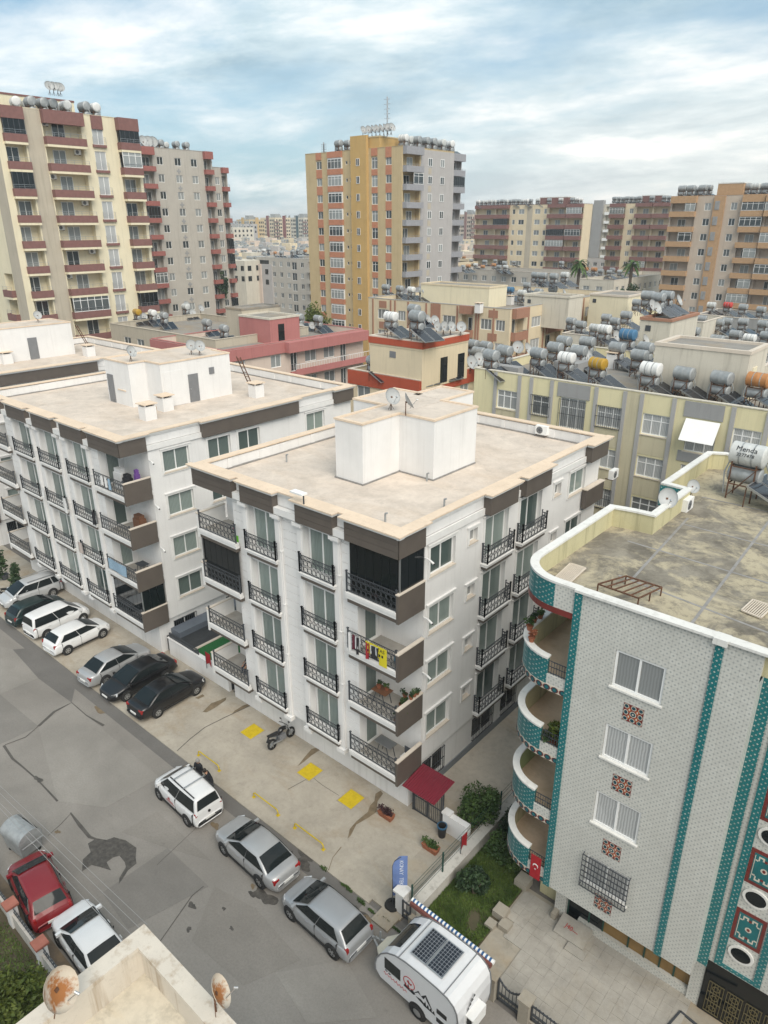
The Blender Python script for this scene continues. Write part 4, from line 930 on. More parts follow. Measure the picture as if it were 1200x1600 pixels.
def block(name, label, x0, x1, y0, y1, ztop, floors, wallmat, faces, roofmat=None, zb=0.0, para=0.7, bandmat=None, cat='building', seed=1, cop=None):
    """rectangular block with columns of windows (w), French windows (f), balconies (b), bays (v), panels (p)"""
    rnd = random.Random(seed); T = thing(name, label, cat, ((x0 + x1) / 2, (y0 + y1) / 2, zb)); wall = MB()
    planes = {'-Y': (Face('-Y', y0), x0, x1), '+X': (Face('+X', x1), y0, y1), '-X': (Face('-X', x0), y0, y1), '+Y': (Face('+Y', y1), x0, x1)}
    for d, (F, a, b) in planes.items():
        cols = faces.get(d, []); holes = []
        for c in cols:
            u0, u1, kind, o = c[0], c[1], c[2], (c[3] if len(c) > 3 else {})
            for i, f in enumerate(floors):
                if f < zb - 0.1 or i in o.get('skip', ()): continue
                if kind == 'w': holes.append((u0, u1, f + o.get('s', 0.9), f + o.get('t', 2.25), 0.14))
                elif kind == 'f': holes.append((u0, u1, f + 0.1, f + 2.25, 0.14))
                elif kind == 'b': holes.append((u0 + 0.12, u1 - 0.12, f + 0.02, f + 2.5, o.get('dep', 0.9)))
        wall_face(wall, F, a, b, zb, ztop, holes)
    wall.box(x0 + 0.02, y0 + 0.02, zb, x1 - 0.02, y1 - 0.02, zb + 0.05) if zb > 0 else None
    obj('wall', wall, wallmat, T)
    th = 0.2; r = MB(); r.box(x0 + th, y0 + th, ztop - 0.3, x1 - th, y1 - th, ztop - para); r = MB().box(x0 + 0.02, y0 + 0.02, ztop - para - 0.1, x1 - 0.02, y1 - 0.02, ztop - para); obj('roof', r, roofmat or M_ROOF, T)
    pi = MB(); pi.box(x0 + 0.005, y0 + 0.005, ztop - para, x1 - 0.005, y0 + th, ztop - 0.005); pi.box(x0 + 0.005, y1 - th, ztop - para, x1 - 0.005, y1 - 0.005, ztop - 0.005); pi.box(x0 + 0.005, y0 + th, ztop - para, x0 + th, y1 - th, ztop - 0.005); pi.box(x1 - th, y0 + th, ztop - para, x1 - 0.005, y1 - th, ztop - 0.005)
    obj('parapet', pi, wallmat, T)
    m = MB(); e = 0.05; m.box(x0 - e, y0 - e, ztop, x1 + e, y0 + th + e, ztop + 0.06); m.box(x0 - e, y1 - th - e, ztop, x1 + e, y1 + e, ztop + 0.06); m.box(x0 - e, y0 + th + e, ztop, x0 + th + e, y1 - th - e, ztop + 0.06); m.box(x1 - th - e, y0 + th + e, ztop, x1 + e, y1 - th - e, ztop + 0.06)
    obj('coping', m, cop or M_MARBLE, T)
    for d, cols in faces.items():
        F = planes[d][0]
        for c in cols:
            u0, u1, kind, o = c[0], c[1], c[2], (c[3] if len(c) > 3 else {}); w = round(u1 - u0, 2); bm = o.get('mat', bandmat)
            if o.get('top') is not None:
                q = MB(); F.box(q, u0, u1, ztop - o['top'], ztop + 0.02, 0.052 if kind in 'wf' else 0.052, o.get('p', 0.3) if kind in 'bv' else 0.12); obj('roof_band', q, o.get('topmat', bm), T)
            for i, f in enumerate(floors):
                if f < zb - 0.1 or i in o.get('skip', ()): continue
                g = o.get('glass', M_GLASS)
                if kind == 'w': window(T, F, u0, u1, f + o.get('s', 0.9), f + o.get('t', 2.25), 0.14, o.get('n', 2), o.get('tr', 0), 0.07, glass=g, frame=o.get('frame'), sill=o.get('sill'))
                elif kind == 'f':
                    window(T, F, u0, u1, f + 0.12, f + 2.24, 0.14, 2, 0, 0.07, glass=g)
                    bl = link('balcony', balcony_mesh(round(w + 0.3, 2), 0.25, 0.02, 1), bm, T, F.origin(u0 - 0.15, u1 + 0.15, f + 0.1, 0.0), F.rot); link('rail', rail_mesh(round(w + 0.3, 2), 0.25, 0.02, 0.9), M_ALU, bl, F.origin(u0 - 0.15, u1 + 0.15, f + 0.1, 0.0), F.rot)
                elif kind == 'b':
                    p = o.get('p', 0.9); hp = o.get('hp', 0.62)
                    bl = link('balcony', balcony_mesh(w, p, hp, 0), bm, T, F.origin(u0, u1, f, 0.0), F.rot)
                    if o.get('under'):
                        q = MB(); F.box(q, u0 + 0.02, u1 - 0.02, f - 0.55, f - 0.282, 0.002, p - 0.02); obj('slab_edge', q, o['under'], bl)
                    link('rail', rail_mesh(w, p, hp, 1.0), M_ALU, bl, F.origin(u0, u1, f, 0.0), F.rot)
                    dep = o.get('dep', 0.9); k = rnd.random(); mid = (u0 + u1) / 2 + rnd.uniform(-0.15, 0.15) * w
                    gl = o.get('glz', {}).get(i)
                    if gl == 'd': glazing(bl, F, u0 + 0.05, u1 - 0.05, f + hp + 0.02, f + 2.48, p - 0.12, max(3, int(w / 0.6)), M_IRON, M_GLASS_DARK)
                    elif gl == 'w': glazing(bl, F, u0 + 0.05, u1 - 0.05, f + hp + 0.02, f + 2.48, p - 0.12, max(3, int(w / 0.9)), M_PVC, M_GLASS)
                    elif gl == 'h': glazing(bl, F, mid, u1 - 0.05, f + hp + 0.02, f + 2.48, p - 0.12, max(2, int(w / 1.8)), M_PVC, M_GLASS)
                    dw = min(0.8, w * 0.3); window(T, F, round(mid - dw, 2), round(mid + dw, 2), f + 0.05, f + 2.15, dep, 2, 0, 0.07, glass=g, name='balcony_door')
                elif kind == 'v':
                    p = o.get('p', 0.45); q = MB(); F.box(q, u0, u1, f - 0.15, f + 0.8, 0.002, p); bl = obj('bay_parapet', q, bm, T)
                    q = MB(); F.box(q, u0 + 0.05, u1 - 0.05, f + 0.8, f + 2.75, 0.002, p - 0.14); obj('bay_wall', q, M_PVC, bl)
                    window(bl, F, u0 + 0.06, u1 - 0.06, f + 0.84, f + 2.45, -(p - 0.13), o.get('n', 4), 0.74, 0.07, glass=g)
                elif kind == 'p':
                    q = MB(); F.box(q, u0, u1, f + o.get('z0', -0.6), f + o.get('z1', 0.85), 0.002, o.get('p', 0.03)); obj('spandrel_panel', q, bm, T)
    return T
def floors_from(f0, n, h=2.9): return [round(f0 - h * i, 2) for i in range(n)]
def pent(T, x0, x1, y0, y1, z0, z1, mat, name='stair_head', rim_=None):
    o = obj(name, MB().box(x0, y0, z0 - 0.1, x1, y1, z1 - 0.22), mat, T); e = 0.06; w = 0.24; m = MB()
    for q in ((x0 - e, y0 - e, x1 + e, y0 + w), (x0 - e, y1 - w, x1 + e, y1 + e), (x0 - e, y0 + w, x0 + w, y1 - w), (x1 - w, y0 + w, x1 + e, y1 - w)): m.box(q[0], q[1], z1 - 0.22, q[2], q[3], z1)
    obj('coping', m, rim_ or M_MARBLE, o); obj('flat_top', MB().box(x0 + 0.1, y0 + 0.1, z1 - 0.22, x1 - 0.1, y1 - 0.1, z1 - 0.16), M_GROOF, o); return o

M_CREAM = plaster('cream_render', (0.72, 0.65, 0.48), 0.22, 0.05)
M_CREAMGREY = plaster('weathered_beige_render', (0.46, 0.41, 0.33), 0.35)
M_MAROONB = plain('maroon_painted_parapet', (0.20, 0.098, 0.088), 0.7, var=0.12)
M_GREYT = plaster('grey_spatter_render', (0.44, 0.41, 0.365), 0.3)
M_REDB = plain('red_painted_parapet', (0.29, 0.105, 0.09), 0.7, var=0.12)
M_OCHRE = plaster('ochre_render', (0.52, 0.345, 0.14), 0.2)
M_SAND = plaster('sand_render', (0.52, 0.41, 0.245), 0.25)
M_TERRA = plain('terracotta_panel', (0.46, 0.20, 0.12), 0.75, var=0.12)
M_PALEGREY = plaster('pale_grey_mosaic', (0.42, 0.40, 0.39), 0.25)
M_GREYB = plain('grey_painted_parapet', (0.29, 0.29, 0.31), 0.75, var=0.1)
M_YELPALE = plaster('pale_yellow_render', (0.68, 0.62, 0.40), 0.22, 0.05)
M_OLIVE = plaster('olive_beige_render', (0.54, 0.49, 0.35), 0.3)
M_GREYPANEL = plaster('mid_grey_render', (0.30, 0.30, 0.30), 0.2)
M_GREYSTRIP = plaster('light_grey_strip', (0.38, 0.375, 0.37), 0.2)
M_REDBAND = plaster('brick_red_band', (0.40, 0.085, 0.045), 0.25)
M_PINK = plaster('dusty_pink_band', (0.42, 0.17, 0.16), 0.25)
M_PALEPINK = plaster('pale_pink_render', (0.60, 0.50, 0.43), 0.2)
M_CREAM2 = plaster('warm_cream_render', (0.66, 0.56, 0.40), 0.25)
M_ROSEBROWN = plaster('rose_brown_panel', (0.36, 0.19, 0.13), 0.2)
M_TANW = plaster('tan_pink_render', (0.50, 0.42, 0.345), 0.2)
M_TANB = plain('tan_orange_parapet', (0.43, 0.27, 0.15), 0.75, var=0.1)
M_GROOF = concrete('grey_flat_roof', (0.25, 0.235, 0.215), 0.6)
M_OFFW = plaster('offwhite_dirty_render', (0.58, 0.54, 0.46), 0.5)

# pale yellow block behind the white block (front at Y = 45)
YB = 45.0; yf_ = floors_from(13.36, 5, 2.87)
def cols_yb(x): return x
yw = {'glass': M_GLASS_LIGHT, 's': 0.88, 't': 2.25, 'n': 3, 'tr': 0.68, 'sill': M_STONE}
ybt = block('apartment_building', 'pale yellow block with grey strips and drum heaters behind the white block', -29.9, 6.0, YB, 60.0, 16.9, yf_, M_YELPALE,
    {'-Y': [(-27.8, -26.1, 'w', yw), (-24.85, -23.5, 'w', dict(yw, n=2)), (-22.65, -20.75, 'w', dict(yw, s=0.3, t=2.45)), (-19.9, -18.2, 'w', yw), (-16.75, -14.95, 'w', yw), (-13.9, -12.1, 'w', dict(yw, s=0.3)), (-11.2, -9.6, 'w', yw), (-8.5, -7.0, 'w', yw), (-6.0, -4.0, 'w', dict(yw, s=0.3)), (-3.0, -1.5, 'w', yw)]}, M_GROOF, cop=M_OFFW)
YF = Face('-Y', YB)
for x in (-27.97, -25.95, -24.98, -23.36, -20.05, -18.05, -16.92, -14.85, -11.33, -9.4, -8.6, -6.85): m = MB(); YF.box(m, x - 0.13, x + 0.13, 0, 16.84, 0.003, 0.10); obj('grey_strip', m, M_GREYSTRIP, ybt)
for (a, b) in ((-22.9, -20.5), (-14.2, -11.85), (-6.4, -3.7)):
    for i, f in enumerate(yf_): m = MB(); YF.box(m, a, b, f + 2.48, f + 3.45 if i == 0 else f + 2.87 + 0.28, 0.003, 0.07); obj('grey_panel', m, M_GREYPANEL, ybt)
m = MB(); YF.box(m, -18.0, -17.0, 0, 16.82, 0.003, 0.03); obj('olive_panel', m, M_OLIVE, ybt)
for f in yf_[1:]:
    for (a, b) in ((-27.8, -26.05), (-24.85, -23.45), (-19.92, -18.2), (-16.8, -15.0)): m = MB(); YF.box(m, a, b, f + 2.4, f + 3.6, 0.003, 0.02); obj('olive_panel', m, M_OLIVE, ybt)
for (a, b, i) in ((-24.95, -23.4, 0), (-22.7, -20.7, 0), (-19.95, -18.15, 0), (-24.95, -23.4, 1), (-19.95, -18.15, 2)):
    f = yf_[i]; bars(ybt, YF, a, b, f + (0.3 if a == -22.7 else 0.85), f + 2.3, 0.10, 0.14)
m = MB(); m.add([(-14.0, YB - 0.08, 15.75), (-11.95, YB - 0.08, 15.75), (-11.95, YB - 0.95, 14.55), (-14.0, YB - 0.95, 14.55), (-14.0, YB - 0.05, 15.72), (-11.95, YB - 0.05, 15.72), (-11.95, YB - 0.92, 14.52), (-14.0, YB - 0.92, 14.52)], [(0, 1, 2, 3), (7, 6, 5, 4), (0, 4, 5, 1), (1, 5, 6, 2), (2, 6, 7, 3), (3, 7, 4, 0)])
obj('awning', m, M_PVC, ybt)
p0 = G(1022, 535, 19.6); p1 = G(1176, 548, 19.6); p1b = G(1190, 540, 19.6)
sh = pent(ybt, p0.x, p1.x, (p0.y + p1.y) / 2, (p0.y + p1.y) / 2 + 4.2, 16.2, 19.6, M_OFFW, rim_=M_STONE)
obj('roof_door', MB().box(p1.x, p0.y + 1.5, 16.3, p1.x + 0.05, p0.y + 2.4, 18.4), M_CREAM, sh)
[obj('roof_kerb', MB().box(*q), M_GREYPANEL, ybt) for q in ((-26, 50, 16.2, -24, 52, 17.2), (-29.2, 46.4, 16.2, -27.0, 47.2, 17.05))]

# cream house with red bands left of it
a, b, c = G(546, 576, 14.6), G(656.5, 595, 14.6), G(737, 579, 14.6)
rX0, rX1, rY0, rY1 = a.x, b.x, b.y, b.y + 11
red = block('apartment_building', 'cream block with brick red roof bands and stair head behind the white block', rX0, rX1, rY0, rY1, 14.6, floors_from(11.0, 4), M_CREAM2, {'-Y': [(rX0 + 1, rX0 + 2.6, 'w'), (rX0 + 5, rX0 + 6.6, 'w')], '+X': [(rY0 + 2, rY0 + 3.4, 'w'), (rY0 + 6, rY0 + 7.4, 'w')]}, M_GROOF, cop=M_STONE)
for d, (F, u0, u1) in {'-Y': (Face('-Y', rY0), rX0, rX1), '+X': (Face('+X', rX1), rY0, rY1)}.items():
    m = MB(); F.box(m, u0 - 0.05, u1 + 0.05, 13.3, 14.55, 0.003, 0.12 if d == '-Y' else 0.11); obj('red_band', m, M_REDBAND, red)
a, b, c = G(591, 521, 17.9), G(647, 536, 17.9), G(726, 519, 17.9)
sX0, sX1, sY0 = a.x, b.x, (a.y + b.y) / 2; sY1 = c.y
sh = pent(red, sX0, sX1, sY0, sY1, 13.9, 17.9, M_CREAM2, rim_=M_STONE)
m = MB(); m.box(sX0 - 0.1, sY0 - 0.1, 17.25, sX1 + 0.1, sY0 - 0.002, 17.8); m.box(sX1 + 0.002, sY0 - 0.002, 17.25, sX1 + 0.1, sY1, 17.8); obj('red_band', m, M_REDBAND, sh)
m = MB(); m.box(sX0 - 0.05, sY0 - 0.05, 17.1, sX1 + 0.05, sY0 - 0.002, 17.24); m.box(sX1 + 0.002, sY0, 17.1, sX1 + 0.05, sY1, 17.24); obj('moulding', m, M_CREAM2, sh)
obj('vent_grille', MB().box(sX0 + 2.3, sY0 - 0.03, 16.2, sX0 + 3.0, sY0 - 0.002, 16.75), M_GREYDOOR, sh)
for y in (sY0 + 2.6, sY0 + 5.2): obj('roof_door', MB().box(sX1 + 0.002, y, 14.0, sX1 + 0.04, y + 1.0, 16.2), M_GLASS_DARK, sh)

# pink banded house and beige house to the left
a, b, c = G(363, 551, 15.0), G(567, 514, 15.0), G(412, 535, 15)
kX, kY0, kY1 = b.x, a.y, b.y
pink = block('apartment_building', 'low house with dusty pink roof bands behind the laundry block', kX - 13, kX, kY0, kY1, 15.0, floors_from(11.4, 4), M_PALEPINK,
    {'+X': [(kY0 + 1, kY0 + 2.8, 'w', {'glass': M_GLASS}), (kY0 + 6.3, kY0 + 7.8, 'w'), (kY0 + 9.2, kY0 + 10.2, 'f', {'mat': M_PINK}), (kY0 + 11.4, kY0 + 13.2, 'w'), (kY0 + 14.4, kY0 + 16.2, 'w'), (kY0 + 17.2, kY0 + 18.2, 'f', {'mat': M_PINK})], '-Y': [(kX - 10, kX - 8.4, 'w'), (kX - 6, kX - 4.4, 'w')]}, M_GROOF, bandmat=M_PINK, cop=M_PINK)
m = MB(); m.box(kX + 0.002, kY0 - 0.1, 13.8, kX + 0.25, kY0 + 8.2, 14.94); m.box(kX + 0.002, kY0 + 8.2, 13.8, kX + 1.0, kY1, 14.93); m.box(kX - 13, kY0 - 0.25, 13.8, kX + 0.25, kY0 - 0.101, 14.95); obj('pink_band', m, M_PINK, pink)
m = MB(); m.box(kX + 0.003, kY0 + 9, 11.2, kX + 1.1, kY1, 11.4); m.box(kX + 1.0, kY0 + 9, 11.4, kX + 1.1, kY1, 11.9); o = obj('balcony', m, M_PINK, pink)
m = MB(); [m.beam((kX + 1.05, kY0 + 9 + k * 0.4, 11.9), (kX + 1.05, kY0 + 9 + k * 0.4, 12.45), 0.03) for k in range(int((kY1 - kY0 - 9) / 0.4))]; m.beam((kX + 1.05, kY0 + 9, 12.45), (kX + 1.05, kY1, 12.45), 0.05); obj('rail', m, M_PVC, o)
pent(pink, kX - 8.5, kX - 3.0, kY0 + 9, kY0 + 13.5, 14.3, 17.2, M_PINK, rim_=M_OFFW); obj('roof_door', MB().box(kX - 3.0, kY0 + 10.2, 14.4, kX - 2.96, kY0 + 11.1, 16.4), M_GLASS_DARK, pink)
pent(pink, kX - 11.5, kX - 8.5, kY0 + 9.5, kY0 + 15.5, 14.3, 17.8, M_CREAMGREY, rim_=M_GROOF)
a, b = G(193, 503, 15.2), G(338, 532, 15.2)
beige = block('apartment_building', 'weathered beige low block between the laundry block and the cream tower', a.x, b.x - 0.2, b.y, b.y + 14, 15.2, floors_from(11.6, 4), M_CREAMGREY, {'-Y': [(a.x + 3 + 3 * k, a.x + 4.6 + 3 * k, 'w') for k in range(int((b.x - a.x - 4) / 3))]}, M_GROOF, cop=M_CREAMGREY)

# cream and rose-brown block further back
bX0, bX1, bY0, bY1 = -72.2, -48.2, 80.0, 112.0
bf = floors_from(13.3, 5, 2.9)
rw = {'glass': M_GLASS_LIGHT, 'n': 3}
brown = block('apartment_building', 'cream block with rose brown stripes and balconies, a row of drum heaters on top', bX0, bX1, bY0, bY1, 17.0, bf, M_CREAM2,
    {'-Y': [(-70.4, -68.3, 'w', rw), (-66.6, -65.2, 'w', rw), (-63.4, -61.9, 'w', rw), (-58.7, -56.6, 'w', rw), (-55.7, -53.7, 'b', {'mat': M_ROSEBROWN, 'p': 0.5, 'hp': 0.7, 'top': 1.0}), (-52.6, -50.9, 'w', rw), (-50.3, -48.9, 'w', rw)],
     '+X': [(80.4, 83.5, 'b', {'mat': M_ROSEBROWN, 'p': 0.7, 'hp': 0.8, 'top': 1.2}), (85.5, 88.0, 'w', rw), (89.5, 94.0, 'b', {'mat': M_ROSEBROWN, 'p': 0.3, 'hp': 0.8, 'top': 1.2}), (94.6, 99.0, 'b', {'mat': M_ROSEBROWN, 'p': 0.3, 'hp': 0.8, 'top': 1.2, 'glz': {1: 'd'}}), (101, 103.5, 'w', rw), (105, 110, 'b', {'mat': M_ROSEBROWN, 'p': 0.5, 'top': 1.2})]}, M_GROOF, bandmat=M_ROSEBROWN, cop=M_GREYSTRIP)
BF = Face('-Y', bY0)
for x in (-71.3, -67.9, -67.1, -64.7, -61.5, -60.6, -59.2, -56.3, -53.3, -52.9, -50.6): m = MB(); BF.box(m, x - 0.12, x + 0.12, 0, 16.9, 0.003, 0.08); obj('brown_strip', m, M_ROSEBROWN, brown)
for y in (84.6, 88.8, 100.2, 104.2): m = MB(); Face('+X', bX1).box(m, y - 0.14, y + 0.14, 0, 16.9, 0.003, 0.08); obj('brown_strip', m, M_ROSEBROWN, brown)
for (a, b) in ((-70.2, -68.6), (-51.5, -49.9)):
    for f in bf: m = MB(); BF.box(m, a + 0.1, b - 0.1, f + 2.45, f + 3.4, 0.003, 0.05); obj('brown_panel', m, M_ROSEBROWN, brown)
for (a, b) in ((-60.4, -59.3),): m = MB(); BF.box(m, a, b, 13, 16.95, 0.003, 0.06); obj('brown_panel', m, M_ROSEBROWN, brown)
pent(brown, -66.0, -54.4, 84.5, 89, 16.3, 19.1, M_CREAM, rim_=M_CREAM2)

# cream tower
cf = floors_from(36.07, 12, 2.87)
mb_ = {'mat': M_MAROONB, 'under': M_CREAM, 'hp': 0.55}
ct = block('apartment_tower', 'cream tower with maroon balconies at the left edge', -110.0, -92.0, 39.6, 57.6, 39.4, cf, M_CREAM,
    {'+X': [(40.3, 42.9, 'b', dict(mb_, p=0.5, top=1.25, glz={0: 'd', 2: 'd'})), (45.0, 50.0, 'b', dict(mb_, p=0.8, top=1.4, glz={7: 'w'})), (51.25, 52.75, 'f', {'mat': M_MAROONB, 'glass': M_GLASS_LIGHT, 'top': 1.5}), (54.5, 57.3, 'b', dict(mb_, p=0.9, top=1.4, glz={0: 'd', 1: 'w', 7: 'd'}))],
     '-Y': [(-97.2, -94.6, 'b', dict(mb_, p=0.5, skip=(0, 1, 2, 3, 4, 5))), (-104, -101, 'b', dict(mb_, p=0.5))]}, M_GROOF, bandmat=M_MAROONB, para=0.9, cop=M_CREAM)
m = MB(); Face('+X', -92).box(m, 42.95, 44.95, 8, 39.38, 0.003, 0.04); Face('-Y', 39.6).box(m, -94.5, -92.0, 8, 39.38, 0.003, 0.04); obj('beige_pier', m, M_CREAMGREY, ct)
pent(ct, -106, -100.5, 44.0, 54.0, 38.5, 42.0, M_CREAM, rim_=M_MAROONB)
# grey tower
gf = floors_from(36.2, 13, 2.9); rb = {'mat': M_REDB, 'hp': 0.55, 'p': 0.8, 'top': 1.3}
gw = {'glass': M_GLASS, 'n': 2}
gt = block('apartment_tower', 'grey tower with small white windows and red balconies behind the cream tower', -142.0, -126.0, 78.6, 94.4, 39.9, gf, M_GREYT,
    {'+X': [(78.8, 81.4, 'b', dict(rb, glz={3: 'd', 7: 'w'})), (82.2, 83.5, 'w', gw), (86.0, 87.4, 'w', gw), (89.6, 91.0, 'w', gw), (92.4, 94.3, 'b', rb)]}, M_GROOF, bandmat=M_REDB, para=0.9, cop=M_GREYT)
gt2 = block('apartment_tower', 'lower grey wing with red balconies at the right of the grey tower', -142.0, -126.0, 94.45, 97.9, 37.3, gf[1:], M_GREYT, {'+X': [(94.9, 96.0, 'w', gw), (96.4, 97.8, 'b', dict(rb, top=1.0, glz={4: 'd', 5: 'd', 8: 'd'}))]}, M_GROOF, bandmat=M_REDB, cop=M_GREYT)
for f in gf:
    q = MB(); Face('+X', -126).box(q, 86.55, 86.85, f - 0.45, f + 0.45, 0.003, 0.03); Face('+X', -126).box(q, 86.25, 87.15, f - 0.15, f + 0.15, 0.003, 0.031); obj('cross_ornament', q, M_GREYPANEL, gt)
# ochre and orange tower
of = floors_from(35.45, 13, 2.85); tp = {'mat': M_TERRA, 'z0': -0.62, 'z1': 0.86}
Y0 = 103.0
ot = block('apartment_tower', 'tall ochre tower with terracotta panels and a grey side in the middle distance', -108.6, -85.0, Y0, 118.0, 39.1, of, M_SAND,
    {'-Y': [(-105.7, -104.3, 'w', {'top': 1.2, 'mat': M_TERRA, 'tr': 0}), (-105.75, -104.25, 'p', tp), (-102.5, -98.9, 'v', {'mat': M_TERRA, 'top': 1.0, 'p': 0.4}), (-98.2, -97.7, 'w', {'s': 1.4, 't': 2.0, 'n': 1, 'glass': M_GLASS_DARK}), (-97.2, -96.7, 'w', {'s': 1.4, 't': 2.0, 'n': 1, 'glass': M_GLASS_DARK}),
            (-91.9, -90.5, 'w', {'s': 0.4, 'tr': 0.7, 'top': 1.2, 'mat': M_TERRA}), (-91.9, -90.5, 'p', dict(tp, z1=0.35)), (-88.6, -87.3, 'w', {'top': 1.6, 'mat': M_TERRA}), (-88.65, -87.25, 'p', tp)],
     '+X': [(103.2, 108.0, 'b', {'mat': M_GREYB, 'p': 0.9, 'top': 1.2, 'hp': 0.7, 'glz': {1: 'h'}}), (110.2, 111.3, 'w'), (113.8, 115.0, 'w')], '-X': [(104, 107, 'b', {'mat': M_TERRA})]}, M_GROOF, bandmat=M_TERRA, para=0.8, cop=M_SAND)
core = MB(); core.box(-96.4, Y0 - 0.6, 0, -92.6, Y0 - 0.002, 41.2); co = obj('stair_core', core, M_OCHRE, ot)
for f in of: window(co, Face('-Y', Y0 - 0.6), -95.0, -94.2, f + 1.0, f + 2.2, -0.01, 2, 0, 0.06, glass=M_GLASS_DARK)
m = MB(); m.box(-99.0 + 0.3, Y0 - 0.25, 0, -96.45, Y0 - 0.003, 38.9)
pent(ot, -96.0, -90.2, Y0 + 0.2, Y0 + 7, 38.2, 41.0, M_OCHRE, rim_=M_SAND)
m = MB(); Face('+X', -85.0).box(m, 108.2, 118.0, 0, 38.9, 0.003, 0.05); obj('mosaic_facing', m, M_PALEGREY, ot)
FX = Face('+X', -84.95)
for f in of:
    window(ot, FX, 110.2, 111.4, f + 0.9, f + 2.2, -0.005, 2, 0, 0.08); window(ot, FX, 113.8, 115.0, f + 0.9, f + 2.2, -0.005, 2, 0, 0.08)
    q = MB(); FX.box(q, 110.3, 111.2, f - 0.35, f + 0.6, 0.003, 0.02); obj('brown_panel', q, M_CREAMGREY, ot)
ot2 = block('apartment_tower', 'grey wing with wide grey balconies at the right of the ochre tower', -97.0, -86.2, 118.05, 122.2, 38.9, of, M_PALEGREY, {'+X': [(118.3, 122.1, 'b', {'mat': M_GREYB, 'p': 1.0, 'hp': 0.75, 'top': 1.2, 'glz': {1: 'd'}})]}, M_GROOF, bandmat=M_GREYB, cop=M_GREYB)
# maroon banded blocks and the tan tower far right
mf = floors_from(28.6, 10, 2.88); mm_ = {'mat': M_MAROONB, 'p': 1.1, 'hp': 0.8, 'top': 0.9}
m1 = block('apartment_building', 'far cream block with long maroon balconies, its wings split by a dark recess', -134.6, -98.3, 199.0, 204.0, 32.0, mf, M_CREAM2,
    {'-Y': [(-134.4, -127.5, 'b', dict(mm_, p=0.7)), (-127.3, -122.2, 'b', dict(mm_, p=1.3, glz={1: 'd'})), (-121.3, -120.4, 'w', {'n': 1}), (-119.2, -117.3, 'w'), (-113.8, -112.0, 'w'), (-110.8, -109.9, 'w', {'n': 1}), (-109.2, -103.5, 'b', dict(mm_, glz={2: 'd', 3: 'w'})), (-103.3, -98.5, 'b', dict(mm_, glz={0: 'w', 2: 'w'}))]}, M_GROOF, bandmat=M_MAROONB, cop=M_MAROONB)
obj('recess', MB().box(-116.3, 198.96, 0, -114.5, 199.0 - 0.004, 31.9), M_CREAMGREY, m1)  # flat darker strip, the recess's shade is put into its colour
pent(m1, -113, -104, 200, 203.8, 31, 34.0, M_MAROONB)
m2 = block('apartment_building', 'far block with maroon balconies between the split block and the tan tower', -97.5, -78.0, 214.0, 228.0, 32.2, mf, M_CREAM2,
    {'-Y': [(-97.3, -92.8, 'b', dict(mm_, glz={0: 'w'})), (-91.6, -90.4, 'w'), (-89.6, -84.8, 'b', dict(mm_, glz={5: 'w', 6: 'w', 7: 'w'})), (-84.6, -79.8, 'b', dict(mm_, glz={6: 'w', 7: 'w'}))]}, M_GROOF, bandmat=M_MAROONB, cop=M_MAROONB)
pent(m2, -90, -84, 218, 222, 31.5, 34.4, M_MAROONB)
wg = block('apartment_building', 'far white and grey block with a dark stair tower between the maroon blocks', -133.0, -114.0, 262.0, 270.0, 33.2, floors_from(30, 10), M_OFFW, {'-Y': [(-132.8, -126.2, 'b', {'mat': M_PVC, 'p': 0.9}), (-121.0, -114.2, 'b', {'mat': M_PVC, 'p': 0.9})]}, M_GROOF, bandmat=M_PVC)
obj('stair_tower', MB().box(-125.4, 261.0, 0, -121.8, 263, 34.6), M_GREYPANEL, wg)
tf = floors_from(28.4, 10, 2.85); tb = {'mat': M_TANB, 'p': 0.9, 'hp': 0.75, 'top': 1.3}
tn = block('apartment_tower', 'tan tower with orange balconies at the right edge of the skyline', -59.4, -34.0, 159.0, 172.0, 32.0, tf, M_TANW,
    {'-Y': [(-59.2, -54.1, 'b', dict(tb, glz={0: 'h', 2: 'h'})), (-52.6, -51.3, 'w'), (-47.6, -46.4, 'w'), (-45.4, -41.3, 'b', dict(tb, glz={0: 'w', 1: 'w', 3: 'h', 5: 'h', 6: 'w'})), (-41.1, -36.0, 'b', dict(tb, p=1.3, glz={0: 'w', 2: 'w', 4: 'w'}))]}, M_GROOF, bandmat=M_TANB, cop=M_TANB)
obj('stair_recess', MB().box(-50.8, 158.6, 0, -48.7, 158.998, 31.9), M_TANB, tn)
m = MB()
for k in range(11): z = 31 - 2.85 * k; m.box(-50.5, 158.5, z - 1.6, -49.6, 158.598, z); m.beam((-50.4, 158.47, z - 1.4), (-49.7, 158.47, z - 0.1), 0.1)
tag(obj('stair_glazing', m, M_GREYPANEL, tn), kind='stuff')
pent(tn, -50.8, -46.0, 159.6, 164, 31.2, 34.3, M_TANB)
